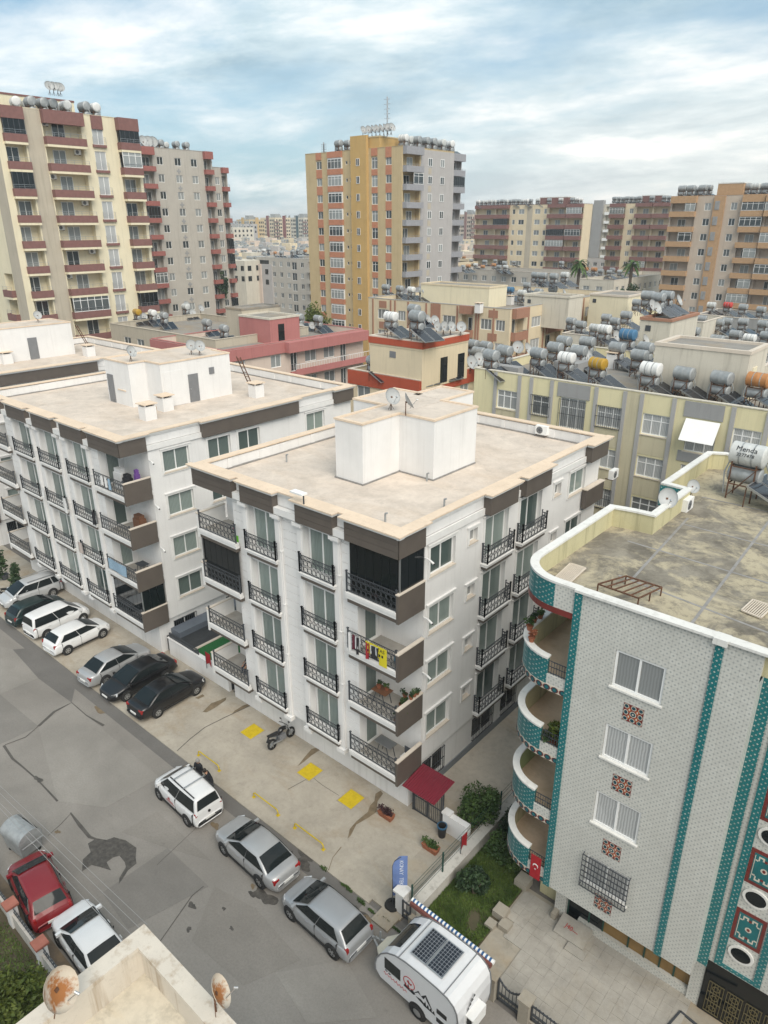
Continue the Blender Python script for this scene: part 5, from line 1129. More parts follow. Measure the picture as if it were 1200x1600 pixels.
# grey six-storey blocks between the grey and ochre towers
g6 = floors_from(14.6, 6, 2.9)
b6 = block('apartment_building', 'grey six-storey block with dark balconies left of the ochre tower', -175.5, -147.0, 145.0, 160.0, 17.9, g6, M_GREYT,
    {'-Y': [(-174.6, -170.0, 'b', {'mat': M_GREYT, 'p': 0.05, 'glz': {0: 'd', 1: 'd', 2: 'w'}}), (-168.6, -167.3, 'w'), (-165.5, -164.2, 'w'), (-162.3, -161.0, 'w'), (-160.2, -158.2, 'w', {'s': 0.2}), (-156.6, -155.3, 'w'), (-153.4, -150.0, 'b', {'mat': M_GREYT})]}, M_GROOF, bandmat=M_GREYT)
b7 = block('apartment_building', 'grey low block partly hidden by the grey tower', -188.0, -175.8, 147.0, 160.0, 16.6, g6, M_GREYT, {'-Y': [(-184.5, -182.3, 'w'), (-181.0, -179.8, 'w'), (-179.2, -176.2, 'b', {'mat': M_GREYT})]}, M_GROOF, bandmat=M_GREYT)

# mid-distance low blocks: (left px, right px, roofline py, roof height, depth, wall, label)
MID = []
def lowblock(pl, pr, py, z, depth, mat, label, seed, colw=3.0, glass=None, kind='w', cop=None, facex=False):
    a, b = G(pl, py, z), G(pr, py, z); Y = (a.y + b.y) / 2; xa = GY(pl, py, Y).x; xb = GY(pr, py, Y).x
    cols = []; u = xa + 1.0
    while u + 1.7 < xb: cols.append((round(u, 2), round(u + 1.5, 2), 'w', {'glass': glass or M_GLASS})); u += colw
    colx = []; u = Y + 1.2
    while u + 1.7 < Y + depth: colx.append((round(u, 2), round(u + 1.5, 2), 'w', {'glass': glass or M_GLASS})); u += colw
    T = block('apartment_building', label, xa, xb, Y, Y + depth, z, floors_from(z - 3.6, 2 if not facex else 4), mat, {'-Y': cols, '+X': colx if facex else []}, M_GROOF, cop=cop or M_STONE, seed=seed)
    MID.append((xa, xb, Y, Y + depth, z)); return T
lowblock(705, 905, 424, 15.6, 14, M_GREYT, 'long grey low block behind the rose brown block, crowded with heaters', 3)
lowblock(905, 960, 437, 15.8, 34, M_OFFW, 'white low block with grey bands near the palms', 4, facex=True)
lowblock(918, 985, 487, 15.2, 12, M_YELPALE, 'small pale yellow house below the palms', 5)
lowblock(1085, 1230, 497, 14.6, 10, M_GREYPANEL, 'grey roofed block with a white sheet roof under the tan tower', 6)
lowblock(878, 1010, 527, 15.0, 9, M_OFFW, 'low offwhite block with bare parapets right of the rose brown block', 7)
lowblock(1000, 1100, 500, 16.0, 8, M_OFFW, 'offwhite house carrying a brown parapet stair head', 8)
lowblock(1165, 1260, 590, 17.4, 6, M_OFFW, 'grey white parapet block at the right edge behind the yellow block', 9)
lowblock(360, 420, 392, 15.0, 16, M_PALEPINK, 'pale pink house with red balconies above the grey low block', 10)
lowblock(425, 482, 386, 16.0, 14, M_PALEGREY, 'grey house behind the six-storey grey block', 11)
lowblock(700, 760, 396, 16.0, 14, M_PALEGREY, 'grey house beside the ochre tower foot', 12)
lowblock(770, 900, 398, 16.0, 14, M_OFFW, 'offwhite long house below the split maroon block', 13)
lowblock(900, 985, 404, 15.0, 14, M_PALEGREY, 'grey house below the second maroon block', 14)
def roof_house(pl, pr, py, z, depth, zb, mat, label, rimmat):
    a, b = G(pl, py, z), G(pr, py, z); Y = (a.y + b.y) / 2; xa, xb = GY(pl, py, Y).x, GY(pr, py, Y).x
    t = thing('roof_house', label, 'roof house', ((xa + xb) / 2, Y, zb)); obj('wall', MB().box(xa, Y, zb, xb, Y + depth, z - 0.25), mat, t)
    m = MB(); th = 0.2
    m.box(xa - 0.1, Y - 0.1, z - 0.25, xb + 0.1, Y + th, z); m.box(xa - 0.1, Y + depth - th, z - 0.25, xb + 0.1, Y + depth + 0.1, z); m.box(xa - 0.1, Y + th, z - 0.25, xa + th, Y + depth - th, z); m.box(xb - th, Y + th, z - 0.25, xb + 0.1, Y + depth - th, z); obj('parapet', m, rimmat, t)
    obj('roof', MB().box(xa + 0.02, Y + 0.02, z - 0.27, xb - 0.02, Y + depth - 0.02, z - 0.2), M_GROOF, t)
    obj('vent', MB().box(xa + 0.5, Y - 0.04, z - 1.2, xa + 1.0, Y - 0.002, z - 0.7), M_IRON, t); return (xa, xb, Y)
roof_house(922, 982, 460, 18.0, 7, 12, M_CREAM, 'cream roof house with a flat screed top below the palms', M_STONE)
roof_house(1002, 1050, 497, 19.0, 7, 12, M_OFFW, 'roof house with a brown parapet full of drums and dishes', M_ROSEBROWN)
roof_house(820, 890, 461, 18.2, 4, 14, M_OFFW, 'white sloping roof house behind the rose brown block', M_OFFW)

# far towers on the skyline
def far_tower(px, pw, ytop, dist, mat, strip, label, seed):
    d = ray(px, ytop); h = math.hypot(d.x, d.y); P = CAMPOS + d * (dist / h); w = pw * dist / 1109 / 0.93
    z = P.z; n = 12; x0, x1 = P.x - w / 2, P.x + w / 2
    T = thing('apartment_tower', label, 'tower', (P.x, P.y, 0)); obj('wall', MB().box(x0, P.y, 0, x1, P.y + w, z), mat, T)
    m = MB(); m.box(x0 + w * 0.42, P.y - 0.4, 0, x0 + w * 0.58, P.y - 0.05, z + 1.5); m.box(x1 + 0.05, P.y + w * 0.42, 0, x1 + 0.4, P.y + w * 0.6, z + 1.5); obj('coloured_strip', m, strip, T)
    g = MB(); k = 0
    f = z - 3
    while f > 4:
        for u in (0.06, 0.2, 0.3, 0.64, 0.76, 0.88): g.box(x0 + w * u, P.y - 0.12, f, x0 + w * (u + 0.07), P.y - 0.02, f + 1.5); g.box(x1 + 0.02, P.y + w * u, f, x1 + 0.12, P.y + w * (u + 0.07), f + 1.5)
        f -= 2.9
    tag(obj('far_window', g, M_GLASS_DARK, T), kind='stuff')
    b = MB(); f = z - 3
    while f > 4:
        b.box(x0 - 0.8, P.y + 0.1, f - 0.9, x0 + w * 0.04, P.y + w * 0.3, f - 0.1); b.box(x0 + w * 0.93, P.y - 0.9, f - 0.9, x1 + 0.9, P.y + w * 0.2, f - 0.1); f -= 2.9
    tag(obj('far_balcony', b, M_MAROONB, T), kind='stuff')
    r = MB(); rnd = random.Random(seed)
    for k in range(14): x, y = rnd.uniform(x0 + 1, x1 - 1), rnd.uniform(P.y + 1, P.y + w - 1); r.box(x - 0.6, y - 0.4, z, x + 0.6, y + 0.4, z + rnd.uniform(1.2, 2.4))
    r.box(x0 + w * 0.35, P.y + w * 0.3, z, x0 + w * 0.65, P.y + w * 0.6, z + 3); tag(obj('roof_clutter', r, M_GALV, T), kind='stuff')
far_tower(379, 26, 343, 620, M_SAND, M_OCHRE, 'far ochre tower right of the grey tower', 1)
far_tower(418, 30, 340, 680, M_CREAM2, M_MAROON, 'far cream tower with a dark purple stair strip', 2)
far_tower(438, 20, 346, 800, M_PALEGREY, M_GREYB, 'far grey tower right of the purple striped tower', 3)
far_tower(464, 26, 340, 640, M_OFFW, M_NAVY, 'far white tower with a dark strip left of the ochre tower', 4)
far_tower(728, 22, 335, 560, M_TANW, M_MAROONB, 'far tan tower just right of the ochre tower', 5)
far_tower(1010, 24, 318, 700, M_PALEGREY, M_GREYB, 'far grey tower peeping over the second maroon block', 6)
# the town beyond, too far to count
city = [MB() for _ in range(4)]; cwin = MB(); crnd = random.Random(21); tanks = MB()
for k in range(1900):
    az = crnd.uniform(-31, 31); dist = 235 * (1 + crnd.random() ** 1.7 * 6.0)
    t = R(az); v = _fh * math.cos(t) + _rh * math.sin(t); x, y = v.x * dist, v.y * dist
    if -150 < x < -70 and 190 < y < 300 or -70 < x < -25 and 140 < y < 190: continue
    w, d_ = crnd.uniform(10, 24), crnd.uniform(10, 20); h = crnd.choice([10, 13, 13, 15, 16, 16, 17]) if crnd.random() < 0.95 or dist < 500 else crnd.uniform(24, 34)
    city[k % 4].box(x - w / 2, y - d_ / 2, 0, x + w / 2, y + d_ / 2, h)
    f = h - 2.8
    while f > h - 6:
        u = x - w / 2 + 1
        while u < x + w / 2 - 1.5: cwin.box(u, y - d_ / 2 - 0.08, f, u + 1.3, y - d_ / 2 - 0.01, f + 1.4); u += 3.2
        u = y - d_ / 2 + 1
        while u < y + d_ / 2 - 1.5: cwin.box(x + w / 2 + 0.01, u, f, x + w / 2 + 0.08, u + 1.3, f + 1.4); u += 3.2
        f -= 2.9
    for q in range(crnd.randint(4, 9)):
        a, b = crnd.uniform(x - w / 2 + 1, x + w / 2 - 1), crnd.uniform(y - d_ / 2 + 1, y + d_ / 2 - 1); tanks.cyl((a - 0.6, b, h + 1.5), (a + 0.6, b, h + 1.5), 0.45, n=7); tanks.box(a - 0.5, b - 0.4, h, a + 0.5, b + 0.4, h + 0.9)
    if crnd.random() < 0.4: city[(k + 1) % 4].box(x - 2.5, y - 2, h, x + 2.5, y + 2, h + 2.8)
for q, mt in zip(city, (M_OFFW, M_PALEGREY, M_CREAM2, M_PALEPINK)): tag(obj('distant_town', q, mt), 'distant low houses spreading to the horizon', 'town', kind='stuff')
tag(obj('distant_windows', cwin, M_GLASS_DARK), 'windows of the distant houses', 'windows', kind='stuff'); tag(obj('distant_roof_tanks', tanks, M_GALV), 'roof tanks on the distant houses', 'tanks', kind='stuff')
# ------------------------------------------------------------------ heaters, dishes and chimneys on the roofs
def row(lst, z, place, group, s=1.0, start=0):
    n = len(lst)
    for i, e in enumerate(lst):
        px, py = e[0], e[1]; col_ = e[2] if len(e) > 2 else None; k = e[3] if len(e) > 3 else s
        p = G(px, py, z + 1.78 * k); p.z = z
        what = {None: 'galvanised twin-drum', 'white': 'white painted', 'yellow': 'ochre yellow', 'blue': 'blue painted', 'orange': 'orange painted', 'red': 'red painted', 'pale': 'pale grey'}[col_]
        heater(p, what + ' heater, ' + ORD[i] + ' from left ' + place, group, None, col_, k)
row([(789, 545), (842, 549), (886, 556, 'white'), (935, 565, 'yellow'), (1018, 573, 'white', 1.1), (1070, 580, None, 1.05), (1129, 587, None, 1.05), (1186, 590, 'orange', 1.1)], 16.9 - 0.7, 'along the front of the yellow block roof', 'heaters along the yellow block roof', 1.0)
row([(768, 552), (868, 540), (882, 530), (945, 512, 'white'), (982, 520, 'blue', 1.15)], 16.2, 'in the back row of the yellow block roof', 'heaters at the back of the yellow block roof')
row([(611, 492, 'white'), (647, 480), (652, 491, None, 1.15)], 17.9, 'on the red banded stair head', 'heaters on the red banded stair head')
row([(583, 561), (647, 563, None, 1.1), (689, 559, 'pale')], 13.9, 'on the terrace below the red banded stair head', 'heaters on the red banded terrace')
row([(739, 535), (748, 547), (760, 538)], 14.5, 'between the red banded and yellow blocks', 'heaters between the red and yellow blocks')
row([(603, 447), (625, 449), (643, 451, 'white'), (661, 453, 'pale'), (681, 452), (703, 454)], 16.3, 'on the left half of the rose brown block roof', 'heaters on the rose brown block, left half')
row([(772, 452, 'yellow'), (784, 449, 'orange'), (797, 451, 'blue'), (816, 456, 'pale'), (824, 444), (842, 454), (864, 451)], 16.3, 'on the right half of the rose brown block roof', 'heaters on the rose brown block, right half')
row([(837, 428), (849, 429), (866, 430), (883, 428, 'pale')], 18.2, 'on the white sloping roof house', 'heaters on the white roof house')
row([(214, 486, 'yellow'), (238, 487, 'white'), (256, 491), (290, 478, 'pale')], 14.5, 'on the weathered beige block roof', 'heaters on the beige block roof')
row([(323, 502), (350, 511), (417, 500), (497, 496)], 14.3, 'on the pink banded house roof', 'heaters on the pink house roof')
row([(979, 490), (996, 471), (1002, 463)], 15.6, 'on the small roofs below the palms', 'heaters on the small roofs below the palms')
row([(1013, 459), (1030, 462), (1043, 459)], 18.9, 'on the brown parapet roof house', 'heaters on the brown parapet roof house')
row([(1112, 475, 'pale'), (1138, 475, 'red'), (1162, 478), (1190, 482)], 13.9, 'in the far row on the white sheet roof', 'heaters in the far row of the sheet roof')
row([(1098, 496), (1124, 502), (1137, 500), (1162, 501), (1193, 504)], 13.9, 'in the near row on the white sheet roof', 'heaters in the near row of the sheet roof')
row([(1032, 524, 'yellow'), (1062, 528, 'blue'), (1121, 528)], 15.2, 'on the low roof behind the grey stair block', 'heaters behind the grey stair block')
r5 = random.Random(5)
def roof_row(pxs, py, z, place, group, dy=3, s=1.0):
    L = sorted(pxs); row([(x, py + r5.uniform(-dy, dy), r5.choice([None, None, None, None, 'pale', 'white', 'orange'] if s > 0 else [None]), s * r5.uniform(0.9, 1.15)) for x in L], z, place, group)
roof_row([x + r5.uniform(-4, 4) for x in range(712, 900, 11)], 405, 14.9, 'along the long grey low block roof', 'heaters on the long grey low block', 5)
roof_row([x + r5.uniform(-4, 4) for x in range(905, 990, 11)], 419, 15.1, 'on the white low block near the palms', 'heaters on the white low block', 5)
roof_row([x + r5.uniform(-3, 3) for x in range(705, 765, 10)], 385, 15.3, 'on the grey house beside the ochre tower', 'heaters on the grey house by the ochre tower', 3)
roof_row([x + r5.uniform(-3, 3) for x in range(772, 900, 9)], 388, 15.3, 'on the offwhite long house below the split block', 'heaters on the offwhite long house', 4)
roof_row([x + r5.uniform(-3, 3) for x in range(902, 985, 9)], 394, 14.3, 'on the grey house below the second maroon block', 'heaters on the grey house below the maroon block', 4)
roof_row([x + r5.uniform(-3, 3) for x in range(405, 480, 9)], 392, 17.3, 'on the six-storey grey block', 'heaters on the six-storey grey block', 3)
roof_row([x + r5.uniform(-2, 2) for x in range(365, 420, 9)], 383, 14.3, 'on the pale pink far house', 'heaters on the pale pink far house', 2)
row([(1085, 515), (1150, 520), (1172, 526, 'white'), (1198, 522)], 14.2, 'on the low roofs left of the right edge', 'heaters on the low roofs by the right edge')
row([(905, 545), (918, 531), (965, 540), (1000, 552), (1010, 540)], 16.2, 'in the middle of the yellow block roof', 'heaters in the middle of the yellow block roof')
row([(893, 500), (908, 505), (930, 510, 'pale'), (948, 494), (962, 500)], 14.3, 'on the low offwhite block by the rose brown one', 'heaters on the low offwhite block')
row([(362, 497), (385, 503, 'pale'), (446, 497), (468, 493)], 14.3, 'in the back row of the pink house roof', 'heaters at the back of the pink house')
roof_row([x + r5.uniform(-4, 4) for x in range(708, 800, 12)], 413, 14.9, 'in the front row of the long grey low block', 'heaters in front on the long grey low block', 3)
def tower_row(L, z, place, group, Yc=None, Xc=None, s=1.0, xmax=None):
    """drums on a tower roof: the pixel fixes where along the roof edge they stand"""
    for i, (px, d) in enumerate(L):
        dr = ray(px, 300)
        if Xc is not None: d += 2.6
        p = Vector((dr.x / dr.y * (Yc + d), Yc + d, z)) if Yc is not None else Vector((Xc - d, dr.y / dr.x * (Xc - d), z))
        if xmax is not None: p.x = min(p.x, xmax)
        heater(p, 'roof drum heater, ' + ORD[i] + ' from left ' + place, group, None, r5.choice([None, None, None, 'pale', 'white']), s)
tower_row([(48, 4), (62, 6), (70, 2.5), (88, 2.5), (102, 2.5), (112, 5), (122, 2.5), (150, 1.5), (165, 1.5)], 38.6, 'on the cream tower roof', 'heaters on the cream tower', Xc=-92, s=1.35)
tower_row([(235, 2), (248, 4), (258, 2), (266, 5), (282, 2), (297, 2)], 39.1, 'on the grey tower roof', 'heaters on the grey tower', Xc=-126, s=1.3)
tower_row([(320, 2), (330, 2)], 36.6, 'on the lower wing of the grey tower', 'heaters on the grey wing', Xc=-126, s=1.2)
tower_row([(531, 2), (545, 3), (551, 6)], 38.4, 'on the left of the ochre tower roof', 'heaters left on the ochre tower', Yc=103, s=1.35)
tower_row([(630, .2), (638, 1.4), (650, .2), (656, 1.6), (663, .2), (674, .2), (681, 1.4), (688, .2), (701, .2)], 38.4, 'on the right of the ochre tower roof', 'heaters right on the ochre tower', Xc=-85.6, s=1.45)
tower_row([(748 + 6.3 * k, 2 + (k % 3) * 2) for k in range(14)], 31.3, 'on the left half of the split maroon block', 'heaters on the split maroon block, left', Yc=197.5, s=1.15)
tower_row([(842 + 6.0 * k, 3 + (k % 3) * 2) for k in range(13)], 31.3, 'on the right half of the split maroon block', 'heaters on the split maroon block, right', Yc=197, s=1.15, xmax=-101)
tower_row([(962 + 6.5 * k, 3 + (k % 3) * 2) for k in range(14)], 31.8, 'on the second maroon block', 'heaters on the second maroon block', Yc=214, s=1.15)
tower_row([(1066, 2), (1080, 2), (1088, 4), (1098, 2), (1106, 3)], 31.3, 'on the left half of the tan tower', 'heaters on the tan tower, left', Yc=159, s=1.35)
tower_row([(1166, 2), (1180, 2), (1188, 4), (1197, 2)], 31.3, 'on the right half of the tan tower', 'heaters on the tan tower, right', Yc=159, s=1.35)
# the tank on the tiled block, lettered MENDA
tk = heater(Vector((-7.6, 34.0, 15.18)), 'pale steel drum heater lettered Menda on the tiled block roof', 'heater on the tiled block', R(-4), 'pale', 1.18)
def text(name, body, size, mat, parent, loc, rot, extrude=0.002, align='CENTER'):
    cu = bpy.data.curves.new(name, 'FONT'); cu.body = body; cu.size = size; cu.extrude = extrude; cu.align_x = align; cu.align_y = 'CENTER'; cu.resolution_u = 2
    o = bpy.data.objects.new(name, cu); COL.objects.link(o); dg = bpy.context.evaluated_depsgraph_get(); me = bpy.data.meshes.new_from_object(o.evaluated_get(dg)); bpy.data.objects.remove(o); bpy.data.curves.remove(cu)
    return link(name, me, mat, parent, loc, rot)
def text_bent(o, r, axis_z):                          # wrap lettering round a drum lying along its reading direction
    for v in o.data.vertices: a = v.co.y / r; v.co.y, v.co.z = r * math.sin(a), r * math.cos(a) - r + v.co.z
    return o
M_INK = plain('black_ink', (0.015, 0.016, 0.02), 0.6, var=0)
M_REDINK = plain('red_ink', (0.38, 0.03, 0.03), 0.6, var=0)
WM[tk.name] = Matrix.Translation(tk.location) @ Matrix.Rotation(R(-4), 4, 'Z') @ Matrix.Scale(1.18, 4)
for (bd, ang, sz) in (('Menda', 38, 0.34), ('3277478', 8, 0.22)):
    a = R(ang); loc = tk.location + Matrix.Rotation(R(-4), 3, 'Z') @ (Vector((0, -math.cos(a) * 0.455, 1.78 + math.sin(a) * 0.455)) * 1.18)
    o = text('lettering', bd, sz, M_INK, tk, loc, (R(90) - a, 0, R(-4))); text_bent(o, 0.535, 0)
# dishes
def dishes(lst, z, place, group, s=1.0, rot=None):
    for i, (px, py) in enumerate(lst):
        p = G(px, py, z + 0.75 * s); p.z = z; dish(p, 'grey satellite dish, ' + ORD[i] + ' from left ' + place, group, rot, s)
dishes([(611, 620)], ZP - 0.05, 'on the stair head of the central white block', 'dishes on the central stair head', .95, R(-20))
dishes([(634, 628)], ZP - 0.05, 'seen edge-on on the central stair head', 'dishes on the central stair head', .95, R(48))
dishes([(203, 550), (298, 540), (311, 541)], ZP - 0.05, 'on the stair head of the laundry block', 'dishes on the laundry block stair head', .9)
dishes([(58, 493)], ZP - 0.05, 'on the stair head at the left edge', 'dish on the left edge stair head', .9)
dishes([(667, 500), (678, 501), (658, 517), (682, 511), (693, 511), (704, 511), (720, 511)], 17.8, 'on the red banded stair head', 'dishes on the red banded stair head', 1.0)
dishes([(735, 567), (748, 561), (808, 543), (822, 546), (914, 556), (961, 526), (1006, 532)], 16.2, 'on the yellow block roof', 'dishes on the yellow block roof', 1.15)
dishes([(224, 495), (247, 496), (291, 476), (300, 489), (313, 482)], 14.5, 'on the beige block roof', 'dishes on the beige block roof', 1.1)
dishes([(434, 511), (455, 509), (470, 511), (487, 509), (440, 505)], 14.3, 'on the pink banded house roof', 'dishes on the pink house roof', 1.0)
dishes([(1017, 478), (1024, 482), (1058, 470)], 18.9, 'on the brown parapet roof house', 'dishes on the brown parapet roof house', 1.2)
dishes([(880, 457), (817, 464), (742, 453)], 16.3, 'on the rose brown block roof', 'dishes on the rose brown block roof', 1.1)
for i, (x, y, z, s, rt) in enumerate(((-9.4, 29.0, 15.55, .9, -55), (-9.25, 31.7, 15.55, .65, -45))): dish(Vector((x + 0.1, y, z)), ['pale mesh dish on the jog of the tiled block parapet', 'small pale dish beside the air unit on the tiled block'][i], 'dishes on the tiled block', R(rt), s)
dish(Vector((-5.9, 35.8, 15.9)), 'pale dish behind the Menda drum heater', 'dishes on the tiled block', R(-60), 1.4)
for i, px in enumerate((102, 108, 114, 118)):
    d = ray(px, 300); dish(Vector((-95.5, d.y / d.x * -95.5, 41.55)), 'dish on the cream tower stair head, ' + ORD[i] + ' from the left', 'dishes on the cream tower', None, 1.2)
for i, px in enumerate((568, 576, 582, 588, 594, 600, 606, 611)):
    d = ray(px, 300); dish(Vector((d.x / d.y * 104, 104, 40.95)), 'dish on the ochre tower stair head, ' + ORD[i] + ' from the left', 'dishes on the ochre tower', None, 1.5)
for i, px in enumerate((218, 232, 240, 247)):
    d = ray(px, 300); dish(Vector((-127.5, d.y / d.x * -127.5, 39.1)), 'dish on the grey tower, ' + ORD[i] + ' from the left', 'dishes on the grey tower', None, 2.2)
def antenna(p, h, label):
    t = MB(); t.beam(p, p + Vector((0, 0, h)), 0.12)
    for k in range(5): z = h * (0.45 + 0.12 * k); t.beam(p + Vector((-0.7, 0, z)), p + Vector((0.7, 0, z)), 0.06); t.cyl(p + Vector((0.25, -0.25, z - 0.5)), p + Vector((0.25, -0.25, z + 0.3)), 0.12, n=6)
    return tag(obj('antenna_mast', t, M_ALU), label, 'antenna')
antenna(Vector((ray(605, 300).x / ray(605, 300).y * 105, 105, 41.0)), 6.0, 'tall antenna mast on the ochre tower stair head'); antenna(Vector((ray(508, 300).x / ray(508, 300).y * 105, 105, 38.4)), 2.5, 'short antenna mast at the left of the ochre tower')
for i, (px, py, lab) in enumerate(((232, 655, 'white chimney nearest the parapet on the laundry block'), (259, 641, 'white chimney against the stair head of the laundry block'), (401, 620, 'white chimney alone at the right of the laundry block roof'), (203, 631, 'low white chimney by the left door of the laundry block'))):
    p = G(px, py, ZROOF + 0.05); chimney(p.x, p.y, ZROOF + 0.05, lab, 'chimneys on the laundry block', 0.95, 0.85)
for i, (px, py, lab) in enumerate(((11, 568, 'white chimney at the left edge roof by the frame'), (140, 556, 'white chimney on the left edge block behind the laundry block'))):
    p = G(px, py, ZROOF + 0.05); chimney(p.x, p.y, ZROOF + 0.05, lab, 'chimneys on the left edge block', 0.95, 0.9)
for i, (px, py, z, lab) in enumerate(((748, 489, 16.3, 'cream chimney on the rose brown block roof'), (797, 476, 16.3, 'cream chimney right of the rose brown corner'), (388, 519, 14.3, 'pink chimney at the front of the pink house'), (373, 512, 14.3, 'pink chimney behind the front one on the pink house'), (956, 575, 16.2, 'grey chimney near the blue heater'), (1112, 600, 16.2, 'grey chimney before the grey stair block'))):
    p = G(px, py, z); chimney(p.x, p.y, z, lab, 'chimneys on the middle roofs', 1.1, 0.8)
ac(Vector((-20.6, 38.85, ZROOF + 0.25)), 0, 'white air conditioner against the back parapet of the central block')
for k, f in enumerate(FLOORS[1:]): ac(Vector((-16.3, 40.3, f + 0.9)), R(90), 'air conditioner by the end balcony of the central block, ' + ORD[k] + ' from the bottom')
ac(Vector((-9.0, 30.9, 15.2)), R(90), 'air conditioner at the parapet jog of the tiled block')
for i, f in enumerate(cf[:7]): ac(Vector((-92.6, 49.3 if i % 2 else 45.7, f + 1.75)), R(90), 'air conditioner on a wide balcony of the cream tower, ' + ORD[i] + ' from the top')
# small pipes on the central roof, ladder, roof lamp
for i, (px, py, lab) in enumerate(((448, 722, 'short vent pipe left on the central roof'), (602, 816, 'vent pipe near the front corner of the central roof'), (694, 793, 'low vent pipe near the side parapet of the central roof'), (667, 752, 'bent vent pipe at the stair head foot'), (447, 702, 'bent vent pipe by the left parapet'))):
    p = G(px, py, ZROOF + 0.05); m = MB(); m.cyl(p, p + Vector((0, 0, 0.42)), 0.045, n=8); m.cyl(p + Vector((0, 0, 0.42)), p + Vector((0.12, 0, 0.47)), 0.045, n=8); tag(obj('vent_pipe', m, M_GALV), lab, 'pipe', 'vent pipes on the central roof')
p = G(470, 786, 15.33); t = thing('flood_light', 'white flood light on the front parapet of the central block', 'lamp', p); obj('housing', MB().box(p.x - 0.55, p.y - 0.15, 15.75, p.x + 0.25, p.y + 0.2, 15.83), M_PVC, t); obj('bracket', MB().beam((p.x + 0.2, p.y, 15.33), (p.x + 0.2, p.y, 15.75), 0.05), M_IRON, t)
for (x0, y0, z0, lab) in ((-45.1, 34.6, ZROOF, 'rusty ladder leaning on the laundry block stair head'), (-72.5, 35.6, ZROOF, 'rusty ladder leaning on the left edge stair head')):
    t = thing('ladder', lab, 'ladder', (x0, y0, z0)); m = MB()
    for d in (0, 0.45): m.beam((x0 + d, y0 + 1.2, z0 + 0.05), (x0 + d, y0, z0 + 2.9), 0.06)
    obj('rail', m, M_RUST, t); m = MB()
    for k in range(8): q = (k + 0.5) / 8; m.beam((x0, y0 + 1.2 * (1 - q), z0 + 2.9 * q), (x0 + 0.45, y0 + 1.2 * (1 - q), z0 + 2.9 * q), 0.04)
    obj('rung', m, M_RUST, t)
# bed frame and racks on the tiled roof
def rack(pts, z, label, n, mat, h):
    a, b, c, d = [G(x, y, z) for x, y in pts]; t = thing('metal_rack', label, 'rack', (a + c) / 2); m = MB(); up = Vector((0, 0, h))
    for p, q in ((a, b), (b, c), (c, d), (d, a)): m.beam(p + up, q + up, 0.045)
    obj('frame', m, mat, t); m = MB()
    for k in range(1, n): m.beam(a.lerp(d, k / n) + up, b.lerp(c, k / n) + up, 0.04 if h > 0.3 else 0.03)
    obj('slat', m, mat, t)
    if h > 0.1:
        for p in (a, b, c, d, (a + b) / 2, (c + d) / 2): obj('leg', MB().beam(p, p + up, 0.04), mat, t)
E2 = lambda x, y: (840 + x * .3, 660 + y * .3)
rack([E2(310, 885), E2(455, 842), E2(640, 902), E2(520, 960)], 15.2, 'rusty bed frame standing on the tiled block roof', 5, M_RUST, 0.32)
rack([E2(90, 815), E2(170, 740), E2(250, 765), E2(165, 845)], 15.2, 'pale slatted rack by the rounded corner of the tiled roof', 11, M_STONE, 0.05)
rack([E2(1060, 985), E2(1120, 930), E2(1225, 965), E2(1160, 1025)], 15.2, 'pale slatted rack near the right front of the tiled roof', 9, M_STONE, 0.05)
m = MB(); m.tube([(-6.3, 34.2, 16.6), (-6.0, 33.4, 15.6), (-5.9, 32.6, 15.25), (-4.0, 31.0, 15.24), (-2.0, 30.0, 15.24)], 0.06, 6); tag(obj('hose', m, M_IRON), 'black hose running from the Menda heater across the roof', 'hose')

# ------------------------------------------------------------------ cars
M_TYRE = plain('tyre_rubber', (0.018, 0.018, 0.018), 0.85, var=0.1, kind='obj'); M_RIM = plain('alloy_rim', (0.42, 0.43, 0.44), 0.35, 0.7, var=0.05, kind='obj')
M_CARGLASS = plain('tinted_car_glass', (0.012, 0.016, 0.017), 0.05, 0, var=0, spec=0.32); M_BLACKPL = plain('black_plastic', (0.022, 0.022, 0.023), 0.6, var=0, kind='obj')
M_TAIL = plain('red_lamp', (0.30, 0.012, 0.012), 0.15, var=0, spec=0.6); M_HEAD = plain('clear_lamp', (0.55, 0.56, 0.57), 0.12, 0.2, var=0, spec=0.6); M_PLATE = plain('number_plate', (0.70, 0.70, 0.68), 0.4, var=0)
def paint(n, c, metal=0.0, rough=0.32): return plain(n, c, rough, metal, var=0.04, scale=1.0, kind='obj', spec=0.5, coat=0.35)
KIND = {  # ws base, ws top, rear top, rear base (fractions of L from centre, + forward), belt z, roof z, hood z front/back, deck z
    'sedan': (.285, .035, -.205, -.39, .965, 1.47, .74, .96, 1.02), 'hatch': (.310, .065, -.345, -.468, .985, 1.50, .76, .985, 1.0),
    'van': (.355, .135, -.45, -.488, 1.06, 1.76, .84, 1.06, 1.06), 'mpv': (.345, .09, -.41, -.482, 1.06, 1.66, .80, 1.05, 1.06)}
